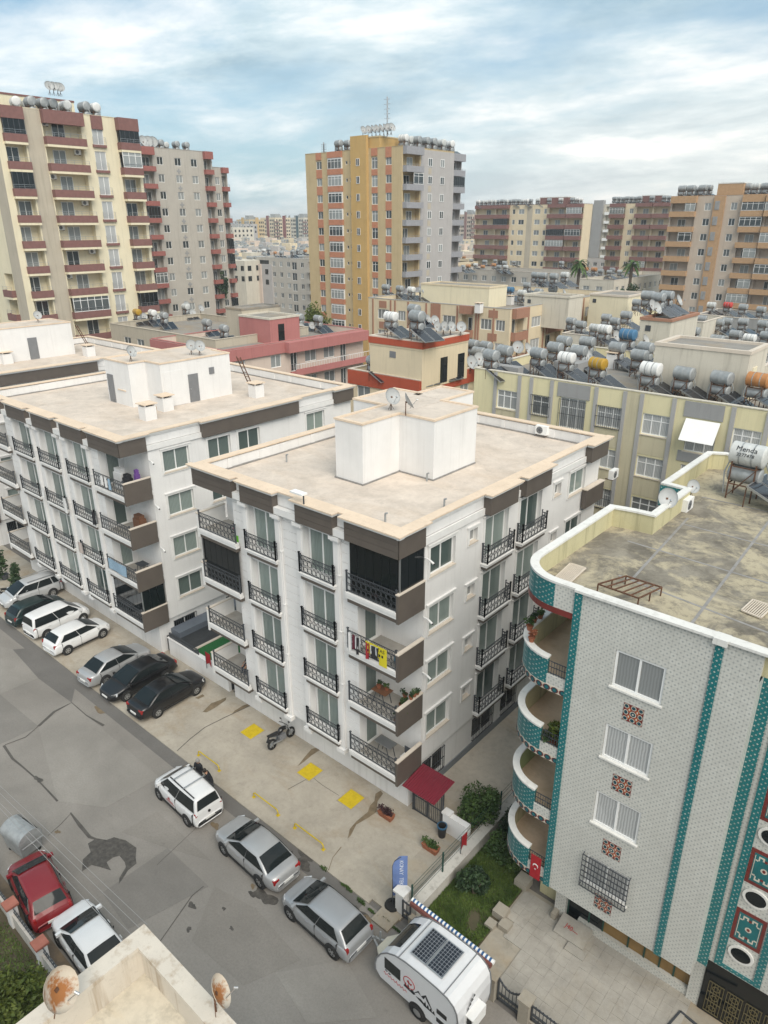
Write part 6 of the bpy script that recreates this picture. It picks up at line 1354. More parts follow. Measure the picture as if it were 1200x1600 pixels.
def car(label, name, L, W, kind, pm, loc, head, wheels=2.6, r=0.325, extras=(), group=None, cat='car', darkroof=False):
    T = thing(name, label, cat, (0, 0, 0)); a, b, c, d, belt, roof, hf, hb, deck = KIND[kind]; hw = W / 2; zb = 0.2
    st = []                                            # x, top z, half width
    st += [(L * .5, .50, hw * .50), (L * .494, .62, hw * .70), (L * .475, hf, hw * .84), (L * .43, hf + .07, hw * .935), (L * .36, (hf * .55 + hb * .45) + .04, hw * .97), (L * .28 if L * .28 > L * a else L * (a + .03), hb - .015, hw)]
    st += [(L * a - .01, hb, hw), (L * .05, belt, hw), (-L * .15, belt, hw), (L * d + .02, (deck if kind == 'sedan' else belt), hw * .965)]
    if kind == 'sedan': st += [(-L * .43, deck - .01, hw * .93), (-L * .475, deck - .06, hw * .86), (-L * .492, deck - .24, hw * .80), (-L * .5, .55, hw * .68)]
    else: st += [(-L * .478, belt - .06, hw * .955), (-L * .492, belt - .25, hw * .91), (-L * .5, .55, hw * .80)]
    st.sort(key=lambda s: -s[0]); m = MB(); n = 15; rings = []
    for x, zt, w in st:
        zl = zb + (0.06 if abs(x) > L * .44 else 0); h = zt - zl
        half = [(0.0, zl), (w * .82, zl), (w * .955, zl + h * .10), (w * .995, zl + h * .34), (w, zl + h * .55), (w * .985, zl + h * .78), (w * .93, zl + h * .945), (w * .72, zt + .004)]
        ring_ = [(x, -y, z) for y, z in half[::-1][:-1]] + [(x, y, z) for y, z in half]; ring_.insert(0, None); ring_[0] = (x, 0, zt + .018); rings.append(ring_[1:] + [ring_[0]])
    k = len(rings[0]); m.v = [p for rg in rings for p in rg]
    for i in range(len(rings) - 1):
        for j in range(k): m.f.append((i * k + j, i * k + (j + 1) % k, (i + 1) * k + (j + 1) % k, (i + 1) * k + j))
    m.f += [tuple(range(k)), tuple(range((len(rings) - 1) * k + k - 1, (len(rings) - 1) * k - 1, -1))]; m.mi = [0] * len(m.f)
    body = obj('body', m, pm, T, smooth=True); sb_ = body.modifiers.new('round', 'SUBSURF'); sb_.levels = 1; sb_.render_levels = 1
    # cabin shell
    wb, wt = hw * .95, hw * .72; zb2 = belt - .05
    def hwz(z, x=0.0): return (wb + (wt - wb) * max(0, (z - zb2)) / (roof - zb2)) * (1 - .13 * (abs(x + .04 * L) / (.5 * L)) ** 2)
    prof = [(L * a + .05, zb2), (L * (a * .55 + b * .45), zb2 + (roof - zb2) * .50), (L * (b + .012), roof - .055), (L * (b - .03), roof - .018), (L * (b * .5 + c * .5), roof + .025), (L * (c + .04), roof - .035), (L * (c - .005), roof - .06), (L * (c * .45 + d * .55), zb2 + (roof - zb2) * .48), (L * d - .03, zb2)]
    m = MB(); rings = []
    for x, z in prof:
        w0, w1 = hwz(zb2, x), hwz(z, x); rings.append([(x, -w0, zb2 - .02), (x, -(w0 + w1) / 2 - .006, (zb2 + z) / 2), (x, -w1, z - .035), (x, -w1 + .09, z), (x, 0, z + .028), (x, w1 - .09, z), (x, w1, z - .035), (x, (w0 + w1) / 2 + .006, (zb2 + z) / 2), (x, w0, zb2 - .02)])
    k = 9; m.v = [p for rg in rings for p in rg]
    for i in range(len(rings) - 1):
        for j in range(k - 1): m.f.append((i * k + j, i * k + j + 1, (i + 1) * k + j + 1, (i + 1) * k + j))
    m.mi = [0] * len(m.f); cab = obj('cabin', m, pm, T, smooth=True); sb_ = cab.modifiers.new('round', 'SUBSURF'); sb_.levels = 1; sb_.render_levels = 1
    def prof_at(s, f):                                  # point on the sloping screens
        i0, i1, i2 = (0, 1, 2) if s else (8, 7, 6); P = [prof[i] for i in (i0, i1, i2)]; f *= 2
        p, q = (P[0], P[1]) if f <= 1 else (P[1], P[2]); f = f if f <= 1 else f - 1; return (p[0] + (q[0] - p[0]) * f, p[1] + (q[1] - p[1]) * f)
    for s, nm, f0, f1 in ((True, 'windscreen', .10, .95), (False, 'rear_window', .22 if kind != 'sedan' else .12, .93)):
        m = MB(); G_ = []
        for i in range(5):
            x, z = prof_at(s, f0 + (f1 - f0) * i / 4); o = .022 if s else -.022; w = hwz(z, x) - (.045 if s else .075)
            G_.append([(x + o, w * t, z + .022 + .02 * (1 - t * t)) for t in (-1, -.5, 0, .5, 1)])
        m.v = [p for g in G_ for p in g]; m.f = [(i * 5 + j, i * 5 + j + 1, (i + 1) * 5 + j + 1, (i + 1) * 5 + j) for i in range(4) for j in range(4)]; m.mi = [0] * 16; obj(nm, m, M_CARGLASS, T, smooth=True)
    z0, z1 = belt + .015, roof - .115
    def xs(z, front): 
        P = [prof[0], prof[1], prof[2]] if front else [prof[8], prof[7], prof[6]]
        for p, q in zip(P, P[1:]):
            if p[1] <= z <= q[1] + 1e-6: return p[0] + (q[0] - p[0]) * (z - p[1]) / max(1e-6, q[1] - p[1])
        return P[-1][0]
    fx0, fx1, rx0, rx1 = xs(z0, True) - .16, xs(z1, True) - .06, xs(z0, False) + (.38 if kind == 'hatch' else .16), xs(z1, False) + (.34 if kind == 'hatch' else .16)
    cuts = [(0.0, .46), (.485, .84), (.865, 1.0)] if kind == 'mpv' else [(0.0, .492), (.506, 1.0)]
    if 'panel' in extras: cuts = [(0.0, .36), (.40, .80)]
    for sd in (-1, 1):
        for (p, q) in cuts:
            b0, b1 = fx0 + (rx0 - fx0) * p, fx0 + (rx0 - fx0) * q; t0, t1 = fx1 + (rx1 - fx1) * p, fx1 + (rx1 - fx1) * q
            def pt(x, z, o): return (x, sd * (hwz(z, x) + .010 + o), z)
            m = MB(); zm = (z0 + z1) / 2
            V = [pt(b0, z0, 0), pt(b1, z0, 0), pt((b1 + t1) / 2, zm, .008), pt(t1, z1, 0), pt(t0, z1, 0), pt((b0 + t0) / 2, zm, .008)]; V2 = [(x, y - sd * .03, z) for x, y, z in V]
            m.add(V + V2, [(0, 1, 2, 5), (5, 2, 3, 4), (0, 6, 7, 1), (1, 7, 8, 2), (2, 8, 9, 3), (3, 9, 10, 4), (4, 10, 11, 5), (5, 11, 6, 0)]); obj('side_window', m, M_CARGLASS, T)
        m = MB(); m.box(L * (a - .06) - .06, sd * (hw - .14), belt - .04, L * (a - .06) + .06, sd * (hw + .10), belt + .10); obj('mirror', m, pm, T)
        for q in (.32, .72): x = fx0 + (rx0 - fx0) * q; obj('door_handle', MB().box(x - .09, sd * (hw * .985), belt - .17, x + .09, sd * (hw + .012), belt - .13), pm, T)
        m = MB(); m.box(-L * .27, sd * (hw * .96), zb + .03, L * .27, sd * (hw * 1.004), zb + .10); obj('sill', m, M_BLACKPL, T)
        for q in (-.01, .495, .99): x = fx0 + (rx0 - fx0) * q; obj('door_seam', MB().box(x - .006, sd * (hw * .9), zb + .1, x + .006, sd * (hw + .003), belt - .03), M_BLACKPL, T)
        for fx in (wheels / 2, -wheels / 2 + (0.0)):
            x = fx + (0.02 * L if kind != 'van' else .03 * L) * 0.5
            m = MB(); m.cyl((x, sd * (hw - .16), r + .03), (x, sd * (hw + .006), r + .03), r * 1.16, n=22); obj('wheel_arch', m, M_BLACKPL, T)
            m = MB(); m.lathe([(r * .62, -.10), (r * .93, -.10), (r, -.06), (r, .06), (r * .93, .10), (r * .62, .10)], 22); m.xf(Matrix.Translation((x, sd * (hw - .07), r)) @ Matrix.Rotation(R(90), 4, 'X')); wh = obj('wheel', m, M_TYRE, T, smooth=True)
            m = MB(); m.cyl((x, sd * (hw - .1), r), (x, sd * (hw + .008), r), r * .60, n=18); 
            obj('rim', m, M_RIM, wh)
            m = MB()
            for q in range(5): t = 6.2832 * q / 5 + .3; u = Vector((math.cos(t), 0, math.sin(t))); m.cyl(Vector((x, sd * (hw + .009), r)) + u * r * .36, Vector((x, sd * (hw + .013), r)) + u * r * .36, r * .13, n=6)
            obj('rim_opening', m, M_BLACKPL, wh)
        # lamps
        m = MB(); xh = L * .455; V = [(xh + .10, sd * hw * .66, hf - .16), (xh + .10, sd * hw * .66, hf - .02), (xh - .16, sd * hw * .93, hf + .05), (xh - .10, sd * hw * .955, hf - .12)]
        m.add(V + [(x - .06, y * .96, z) for x, y, z in V], [(0, 1, 2, 3), (1, 5, 6, 2), (0, 3, 7, 4), (0, 4, 5, 1), (3, 2, 6, 7)]); obj('headlight', m, M_HEAD, T)
        zt_ = (deck - .06) if kind == 'sedan' else belt + (.05 if kind == 'hatch' else .06); hgt = .24 if kind == 'sedan' else .42
        m = MB(); m.box(-L * .4875, sd * hw * (.52 if kind == 'sedan' else .74), zt_ - hgt - .02, -L * .45, sd * hw * (.845 if kind == 'sedan' else .87), zt_ - .07); obj('tail_light', m, M_TAIL, T)
    obj('bumper', MB().box(-L * .503, -hw * .74, zb + .14, -L * .46, hw * .74, zb + .26), M_BLACKPL if kind == 'van' else pm, T); obj('number_plate', MB().box(-L * .507, -.26, .50, -L * .49, .26, .61), M_PLATE, T)
    obj('grille', MB().box(L * .46, -hw * .55, .30, L * .504, hw * .55, .42), M_BLACKPL, T); obj('number_plate', MB().box(L * .49, -.26, .44, L * .508, .26, .54), M_PLATE, T)
    if 'bars' in extras:
        m = MB()
        for y in (-wt + .06, wt - .06): m.beam((L * b - .15, y, roof + .07), (L * c + .1, y, roof + .07), .045)
        obj('roof_rail', m, M_BLACKPL, T)
        for x in (L * .02, -L * .2): obj('roof_bar', MB().beam((x, -wt + .02, roof + .10), (x, wt - .02, roof + .10), .05), M_ALU, T)
    if 'roofrail' in extras:
        m = MB()
        for y in (-wt + .05, wt - .05): m.beam((L * b - .1, y, roof + .06), (L * c + .1, y, roof + .06), .04)
        obj('roof_rail', m, M_ALU, T)
    if 'logo' in extras:
        WM[T.name] = Matrix(); [obj('door_emblem', MB().box(L * u0, sd * (hw + .004), z0, L * u1, sd * (hw + .007), z1), M_REDINK, T) for sd in (-1, 1) for (u0, u1, z0, z1) in ((.05, .09, .70, .80), (-.02, .12, .62, .66), (-.05, .14, .54, .575))]
        obj('badge', MB().cyl((-L * .5 - .004, 0, .88), (-L * .5 + .03, 0, .88), .07, n=12), M_BLACKPL, T)
    T.location = loc; T.rotation_euler = (0, 0, head)
    if group: T['group'] = group
    return T
P_W = paint('white_car_paint', (0.68, 0.685, 0.69)); P_S = paint('silver_car_paint', (0.40, 0.405, 0.41), 0.35, 0.36); P_S2 = paint('cool_silver_car_paint', (0.36, 0.37, 0.385), 0.35, 0.36)
P_B = paint('black_car_paint', (0.006, 0.006, 0.007)); P_G = paint('dark_green_car_paint', (0.008, 0.022, 0.022)); P_R = paint('red_car_paint', (0.20, 0.008, 0.012)); P_LS = paint('pale_silver_car_paint', (0.50, 0.51, 0.52), 0.25, 0.36)
HY = R(90)
Z6 = lambda x, y: (x * .3, 860 + y * .3)
def at6(x, y, dz=0.0): p = G(*Z6(x, y), 0.75); return (p.x, p.y + dz, 0.05)
gA = 'cars nosed in beside the left block'
car('white people carrier with its nose to the road, leftmost of the row', 'parked_car', 4.4, 1.8, 'mpv', P_LS, at6(152, 212, 0.1), R(-92), 2.7, extras=('roofrail',), group=gA)
car('dark green hatchback between the white carrier and the white van', 'parked_car', 4.05, 1.74, 'hatch', P_G, at6(190, 300), R(94), 2.5, group=gA)
car('white panel-sided van with its tail to the road', 'parked_van', 4.35, 1.8, 'van', P_W, at6(298, 352), R(94), 2.75, extras=(), group=gA, cat='van')
car('white hatchback right of the white van', 'parked_car', 4.3, 1.8, 'hatch', P_W, at6(402, 432), R(94), 2.64, group=gA)
car('silver saloon with its tail to the road left of the black saloons', 'parked_car', 4.6, 1.79, 'sedan', P_S, at6(598, 578), R(94), 2.65, group=gA)
car('black saloon with its bonnet to the road', 'parked_car', 4.75, 1.84, 'sedan', P_B, at6(722, 648), R(-88), 2.8, group=gA)
car('black saloon with its tail to the road, rightmost of the row', 'parked_car', 4.75, 1.84, 'sedan', P_B, at6(872, 732), R(92), 2.75, group=gA)
gB = 'cars parked along the kerb'
def at7(x, y): p = G(220 + x / 3, 1040 + y / 3, 0.75); return (p.x, p.y, 0.0)
car('white small van with roof bars at the kerb, two people behind it', 'parked_van', 3.95, 1.7, 'van', P_W, at7(216, 592), R(178), 2.5, .31, ('bars', 'logo'), gB, 'van')
car('silver saloon at the kerb between the white van and the silver hatchback', 'parked_car', 4.5, 1.75, 'sedan', P_S, at7(540, 852), R(178.5), 2.6, group=gB)
car('silver hatchback at the kerb just ahead of the caravan', 'parked_car', 4.05, 1.7, 'hatch', P_S2, at7(866, 1155), R(179), 2.5, group=gB)
p = G(60, 1382, 0.75); car('dark red hatchback by the garden wall', 'parked_car', 3.95, 1.72, 'hatch', P_R, (p.x, p.y, 0.006), R(172), 2.45)
p = G(141, 1470, 0.75); car('white saloon half hidden by the near roof', 'parked_car', 4.3, 1.7, 'sedan', P_W, (p.x, p.y + 0.05, 0.006), R(178), 2.55)
# ------------------------------------------------------------------ plants
def leaf_mat(name, c1, c2):
    t = NT(name); v = t.coord(); f = t.noise(v, 6, 3, 0.6); f2 = t.noise(v, 1.3, 3, 0.6)
    c = t.mix(t.ramp(f, [(0.3, 0.0), (0.7, 1.0)]), c1, c2); c = t.mix(t.ramp(f2, [(0.35, 0.0), (0.65, 1.0)]), mul(c1, 0.8), c)
    t.fin(c, 0.6, 0, 0.3); MATS[name] = t.m; return t.m
M_LEAF = leaf_mat('green_leaves', (0.042, 0.085, 0.022), (0.11, 0.17, 0.042)); M_LEAFD = leaf_mat('dark_green_leaves', (0.022, 0.048, 0.02), (0.058, 0.098, 0.034)); M_LEAFY = leaf_mat('yellow_green_leaves', (0.06, 0.09, 0.015), (0.17, 0.19, 0.035))
M_GRASS = leaf_mat('grass_blades', (0.075, 0.13, 0.028), (0.18, 0.25, 0.06)); M_BARK = plain('bark', (0.10, 0.075, 0.055), 0.9, var=0.3, scale=9); M_TERRACOTTA = plain('terracotta', (0.28, 0.10, 0.05), 0.8, var=0.15, kind='obj'); M_DEADLEAF = leaf_mat('dry_purple_leaves', (0.05, 0.022, 0.028), (0.10, 0.06, 0.045))
def leaves(rnd, c, rad, n, size, shell=0.55, clumps=9):
    """leaf-sized quads spread through uneven clumps"""
    m = MB(); cs = []
    for _ in range(clumps):
        d = Vector((rnd.gauss(0, 1), rnd.gauss(0, 1), rnd.gauss(0, 1))).normalized(); k = rnd.uniform(0.25, 0.85); cs.append((Vector((d.x * rad[0] * k, d.y * rad[1] * k, d.z * rad[2] * k)), rnd.uniform(0.35, 0.62)))
    vs, fs = [], []
    for i in range(n):
        cc, r = cs[i % clumps]; d = Vector((rnd.gauss(0, 1), rnd.gauss(0, 1), rnd.gauss(0, 1))).normalized() * (rnd.random() ** 0.45) * r
        p = Vector(c) + cc + Vector((d.x * rad[0], d.y * rad[1], d.z * rad[2]))
        a = Vector((rnd.gauss(0, 1), rnd.gauss(0, 1), rnd.gauss(0, .6))).normalized(); b = a.orthogonal().normalized(); b.rotate(Matrix.Rotation(rnd.uniform(0, 6.28), 3, a)); s = size * rnd.uniform(.6, 1.3)
        o = len(vs); vs += [p - a * s, p + b * s * .45, p + a * s, p - b * s * .45]; fs.append((o, o + 1, o + 2, o + 3))
    m.add(vs, fs); return m
def shrub(name, label, loc, rad, n, size, mat, seed, stem=True, cat='shrub', group=None):
    t = thing(name, label, cat, loc, 0, group); rnd = random.Random(seed); c = Vector(loc) + Vector((0, 0, rad[2] * 0.95))
    obj('foliage', leaves(rnd, c, rad, n, size), mat, t)
    if stem:
        m = MB()
        for k in range(4): e = c + Vector((rnd.uniform(-.5, .5) * rad[0], rnd.uniform(-.5, .5) * rad[1], rad[2] * .3)); m.cyl(Vector(loc) + Vector((rnd.uniform(-.06, .06), rnd.uniform(-.06, .06), 0)), e, 0.035, 0.012, 6)
        obj('trunk', m, M_BARK, t)
    return t
def pot(label, loc, r, h, leafmat, seed, n=120, spread=1.0, potmat=None, group='potted plants', tall=1.0):
    t = thing('potted_plant', label, 'plant', loc, 0, group); x, y, z = loc; m = MB().lathe([(0, 0), (r * .7, 0), (r, h), (r * 1.1, h), (r * 1.1, h * .88), (r * .9, h * .86), (0, h * .85)], 12, loc); obj('pot', m, potmat or M_TERRACOTTA, t)
    obj('foliage', leaves(random.Random(seed), (x, y, z + h + r * 1.1 * tall), (r * 1.5 * spread, r * 1.5 * spread, r * 1.5 * tall), n, r * .5, clumps=6), leafmat, t); return t
shrub('bush', 'large leafy green bush by the gate pillar of the central block', (-13.75, 22.9, 0.06), (1.15, 1.3, 1.35), 5200, 0.085, M_LEAF, 3)
shrub('bush', 'round dark bush in the middle of the lawn', (-11.7, 19.4, 0.03), (0.85, 0.85, 0.62), 3200, 0.09, M_LEAFD, 4)
shrub('bush', 'loose green bush under the rounded balconies', (-11.45, 21.7, 0.03), (0.9, 0.9, 0.75), 2200, 0.08, M_LEAF, 5)
shrub('bush', 'low bush against the lawn wall behind the round bush', (-12.2, 23.5, 0.03), (0.6, 1.3, 0.6), 2000, 0.08, M_LEAFD, 6)
shrub('hedge', 'dark hedge strip along the stone path behind the bush', (-13.1, 27.0, 0.03), (0.55, 2.6, 0.6), 4200, 0.08, M_LEAFD, 7)
shrub('bush', 'yellow green bush in the near garden at the lower left', tuple(G(14, 1560, 3.0) - Vector((0, 0, 3.0))), (1.9, 1.9, 2.2), 12000, 0.10, M_LEAFY, 8)
shrub('bush', 'dark green bush behind the near garden wall', (-26.5, 3.4, 0.0), (1.6, 1.4, 0.9), 3600, 0.1, M_LEAFD, 9)
for i, (px, py) in enumerate(((8, 905), (28, 922))):
    p = G(px, py, 0.05); pot(['potted conifer at the left edge by the laundry block', 'potted conifer beside the parked scooter'][i], tuple(p), 0.32, 0.45, M_LEAFD, 30 + i, 500, 1.3, M_IRON, 'potted conifers', 2.6)
def palm(loc, h, label, seed):
    t = thing('palm_tree', label, 'palm', loc, 0, 'palms among the roofs'); rnd = random.Random(seed); L = Vector(loc); m = MB()
    for k in range(8): m.cyl(L + Vector((0, 0, h * k / 8)), L + Vector((0, 0, h * (k + 1) / 8 + .05)), 0.34, 0.27, 8)
    obj('trunk', m, M_BARK, t); m = MB()
    for k in range(34):
        a = rnd.uniform(0, 6.28); e = rnd.uniform(-.5, 1.1); d = Vector((math.cos(a), math.sin(a), 0)); q = L + Vector((0, 0, h)); s = Vector((-d.y, d.x, 0)); ln = rnd.uniform(1.8, 2.6); prev = q; pw = .05
        for j in range(1, 6):
            u = j / 5; p = q + d * ln * u * math.cos(e * (1 - u * .4)) + Vector((0, 0, ln * (math.sin(e) * u - .75 * u * u))); w = .30 * math.sin(math.pi * min(.95, u * .8 + .15)); m.add([prev - s * pw, prev + s * pw, p + s * w, p - s * w], [(0, 1, 2, 3)]); prev, pw = p, w
    obj('crown', m, M_LEAF, t)
for (px, py, d, h, lab, sd) in ((906, 411, 150, 0, 'palm tree left of the second maroon block', 1), (988, 412, 150, 0, 'palm tree in front of the second maroon block', 2)):
    dr = ray(px, py); k = d / math.hypot(dr.x, dr.y); P = CAMPOS + dr * k; palm((P.x, P.y, 0), P.z, lab, sd)
shrub('cypress', 'thin dark conifer at the foot of the grey tower', tuple(G(352, 470, 0) * 0.55 + Vector((0, 0, 12))), (1.0, 1.0, 3.0), 700, 0.3, M_LEAFD, 12, False, 'tree')
dr = ray(497, 492); P = CAMPOS + dr * (100 / math.hypot(dr.x, dr.y)); shrub('tree', 'yellowish tree top at the foot of the ochre tower', (P.x, P.y, max(0, P.z - 4)), (2.2, 2.2, 3.0), 2200, 0.22, M_LEAFY, 13, True, 'tree')
dr = ray(985, 450); P = CAMPOS + dr * (120 / math.hypot(dr.x, dr.y)); shrub('tree', 'dark green tree behind the brown parapet roof house', (P.x, P.y, max(0, P.z - 5)), (2.5, 2.5, 3.0), 2200, 0.25, M_LEAFD, 14, True, 'tree')
# lawn
M_SOIL = concrete('lawn_soil', (0.085, 0.07, 0.045), 0.6, (0.06, 0.075, 0.025), 0.8, 1.2)
structure('lawn', MB().box(-12.75, 16.75, -0.03, -10.15, 43.0, 0.03), M_SOIL); structure('near_garden', MB().box(-60, -8, -0.03, -14, 5.65, 0.03), M_SOIL)
def grass(label, x0, x1, y0, y1, n, seed, keep=lambda x, y: True):
    rnd = random.Random(seed); vs, fs = [], []
    for i in range(n):
        x, y = rnd.uniform(x0, x1), rnd.uniform(y0, y1)
        k = math.sin(x * 2.1 + seed) + math.sin(y * 1.7 - x) + math.sin(x * 5.3 + y * 3.1) * .6
        if k < -1.5 + rnd.uniform(-.5, .5) or not keep(x, y): continue
        h, w, a = rnd.uniform(.05, .14), rnd.uniform(.012, .026), rnd.uniform(0, 6.28); dx, dy = math.cos(a), math.sin(a); lx, ly = rnd.uniform(-.07, .07), rnd.uniform(-.07, .07); o = len(vs)
        vs += [(x - dx * w, y - dy * w, .028), (x + dx * w, y + dy * w, .028), (x + lx, y + ly, .03 + h)]; fs.append((o, o + 1, o + 2))
    tag(obj('grass', MB().add(vs, fs), M_GRASS), label, 'grass', kind='stuff')
grass('short green lawn between the white wall and the tiled yard', -12.75, -10.2, 16.8, 28.0, 70000, 2); grass('rough grass in the near garden at the lower left', -34, -16, 0.5, 5.5, 42000, 3)
rnd = random.Random(44)
for (px, py, n) in ((538, 1388, 260), (565, 1412, 200), (582, 1428, 160), (598, 1440, 120), (622, 1458, 90), (505, 1358, 120)):
    p = G(px, py); vs, fs = [], []
    m = leaves(rnd, (p.x, p.y + .05, .06), (.42, .10, .08), n, .05, clumps=5); tag(obj('weeds', m, M_LEAF), 'weeds growing along the kerb edge', 'weeds', kind='stuff')

# ------------------------------------------------------------------ yard of the tiled block
yard = structure('yard', MB().box(-10.15, 16.3, -0.03, 6.0, 21.2, 0.03), M_KERBSTONE); M_SLAB = concrete('pale_paving_slab', (0.35, 0.33, 0.295), 0.35, (0.30, 0.24, 0.15), 0.35, 0.9)
sm = [MB().box(-.2075, -.2075, 0, .2075, .2075, .035).mesh('paving_slab') for _ in range(1)][0]
for i in range(17):
    for j in range(11):
        x, y = -9.85 + .42 * i, 16.6 + .42 * j
        if x < -9.0 and y < 18.3 or x < -9.5 and y < 19.4: continue
        link('paving_slab', sm, M_SLAB, yard, (x, y, .031 + rnd.uniform(-.006, .006)), rnd.uniform(-.012, .012))
for i, (x, y, w, h) in enumerate(((-10.25, 19.3, .55, .35), (-10.3, 18.6, .4, .2), (-10.3, 21.2, .6, .4), (-9.8, 18.9, .45, .28))): tag(obj('stone_block', MB().box(x - w / 2, y - w / 2, 0, x + w / 2, y + w / 2, h), M_KERBSTONE), ['large rough stone block at the yard edge', 'small stone block at the yard corner by the lawn', 'stone step at the back corner of the lawn', 'rough stone block beside the large one at the yard edge'][i], 'stone', 'stones at the yard edge')
ramp_ = thing('concrete_ramp', 'pale concrete ramp slab lettered in red before the shop', 'ramp', (-7.7, 20.6, 0)); obj('slab', MB().add([(-8.2, 20.0, .04), (-6.9, 20.0, .04), (-6.9, 20.85, .04), (-8.2, 20.85, .04), (-8.2, 20.0, .16), (-6.9, 20.0, .16), (-6.9, 20.85, .40), (-8.2, 20.85, .40)], [(0, 3, 2, 1), (4, 5, 6, 7), (0, 1, 5, 4), (1, 2, 6, 5), (2, 3, 7, 6), (3, 0, 4, 7)]), M_SLAB, ramp_)
text('lettering', 'J40---', .26, M_REDINK, ramp_, (-7.6, 20.42, .30), (R(16), 0, R(-6)))
obj('step', MB().box(-7.5, 19.6, .04, -6.7, 19.98, .14), M_SLAB, ramp_)
tag(obj('cinder_block', MB().box(-8.6, 20.5, .04, -8.4, 20.62, .36).box(-8.6, 20.82, .04, -8.4, 20.94, .36).box(-8.6, 20.62, .04, -8.4, 20.82, .1).box(-8.6, 20.62, .18, -8.4, 20.82, .22).box(-8.6, 20.62, .3, -8.4, 20.82, .36), M_KERBSTONE), 'hollow grey cinder block at the shop corner', 'block')
tag(obj('drain_frame', MB().beam((-3.1, 20.2, .07), (-3.3, 19.2, .07), .07).beam((-3.3, 19.2, .07), (-1.8, 19.0, .07), .07).beam((-3.1, 20.2, .07), (-1.8, 20.0, .07), .07), M_IRON), 'black steel frame lying at the yard corner', 'frame')
# iron gate, pillars and fence of the yard
for i, x in enumerate((-8.72, -7.3)):
    t = thing('gate_pillar', ['stone gate pillar left of the yard gate', 'stone gate pillar right of the yard gate'][i], 'pillar', (x, 16.2, 0), 0, 'yard gate pillars'); obj('shaft', MB().box(x - .2, 16.0, 0, x + .2, 16.4, 1.15), M_KERBSTONE, t); obj('cap', MB().box(x - .25, 15.95, 1.15, x + .25, 16.45, 1.25), M_KERBSTONE, t)
def iron_gate(x0, x1, y, h0, h1, label, name='iron_gate', z=0.05):
    t = thing(name, label, 'gate' if 'gate' in name else 'fence', ((x0 + x1) / 2, y, z)); m = MB(); n = 7; P = []
    for k in range(n + 1): u = k / n; P.append((x0 + (x1 - x0) * u, y, z + h1 + (h0 - h1) * abs(2 * u - 1) ** 2))
    for a, b in zip(P, P[1:]): m.beam(a, b, .05)
    m.beam((x0, y, z + .08), (x1, y, z + .08), .06, .12); m.beam((x0, y, z + h1 * .45), (x1, y, z + h1 * .45), .05, .09); m.beam((x0, y, z), (x0, y, z + h0), .06); m.beam((x1, y, z), (x1, y, z + h0), .06); obj('frame', m, M_IRON, t)
    k = int((x1 - x0) / .14)
    for q in range(1, k):
        u = q / k; top = z + h1 + (h0 - h1) * abs(2 * u - 1) ** 2; m = MB(); x = x0 + (x1 - x0) * u; m.beam((x, y, z + .08), (x, y, top + .07), .022); m.lathe([(0, .12), (.03, .05), (0, 0)], 4, (x, y, top)); obj('bar', m, M_IRON, t)
    return t
iron_gate(-8.45, -7.55, 16.2, 1.15, .85, 'black iron yard gate between the stone pillars')
iron_gate(-7.05, -3.0, 16.2, .75, .75, 'low black iron fence right of the yard gate', 'iron_fence', .30); tag(obj('low_wall', MB().box(-7.1, 16.1, 0, 4.0, 16.32, .30), M_KERBSTONE), 'low grey wall under the iron yard fence', 'wall')
tag(obj('low_wall', MB().box(-12.9, 16.35, 0, -8.95, 16.6, .55), M_KERBSTONE), 'low grey wall behind the caravan', 'wall')
# lawn wall and wire fence of the central block
tag(obj('garden_wall', MB().box(-13.3, 16.75, 0, -12.78, 40.0, .62), plaster('stained_white_wall', (0.50, 0.48, 0.44), 0.7)), 'stained white wall between the path and the lawn', 'wall')
fn = thing('wire_fence', 'green posts with wires on top of the white lawn wall', 'fence', (-13.1, 20, .62))
for y in (16.85, 19.0, 23.7, 28.0): obj('post', MB().box(-13.13, y - .03, .62, -13.07, y + .03, 1.75), M_GREENDARK, fn)
for z in (.9, 1.2, 1.5, 1.7): obj('wire', MB().beam((-13.1, 16.85, z), (-13.1, 28, z), .012), M_GREENDARK, fn)
pl = thing('gate_pillar', 'white gate pillar with a sloping cap by the feather banner', 'pillar', (-13.55, 16.75, 0)); obj('shaft', MB().box(-13.75, 16.55, 0, -13.33, 16.95, 1.15), M_WHITE, pl); obj('cap', MB().box(-13.83, 16.47, 1.15, -13.25, 17.03, 1.25), M_MARBLE, pl)
iron_gate(-13.3, -12.9, 16.5, .95, .9, 'small black gate leaf beside the feather banner', 'iron_gate', .1)
# feather banner
bn = thing('feather_banner', 'blue feather banner with white lettering by the kerb', 'banner', (-13.98, 16.62, 0))
obj('base', MB().lathe([(0, .06), (.14, .06), (.16, .12), (.30, .12), (.33, .06), (.33, .0), (0, 0)], 16, (-13.98, 16.62, .06)), M_TYRE, bn)
M_BANNER = plain('blue_banner_cloth', (0.13, 0.20, 0.42), 0.8, var=0.1)
bd = Vector((RT.x, RT.y, 0)).normalized(); bo = Vector((-14.0, 16.66, 0)); m = MB(); pts = []
nb = Vector((-bd.y, bd.x, 0))
def bp(u, z, o=0.0): return bo + bd * (u + 0.0) + Vector((0, 0, z)) + nb * (o + .05 * math.sin(z * 2.2 + u * 3))
R_, C_ = 14, 4
for k in range(R_ + 1):
    z = .55 + 2.25 * k / R_; l = 0.0 if z < 2.3 else .28 * ((z - 2.3) / .5) ** 2; w = .62
    for j in range(C_ + 1): pts.append(bp(l + (w - l) * j / C_, z))
g = len(pts); pts2 = [p + nb * .006 for p in pts]; m.v = [tuple(p) for p in pts + pts2]
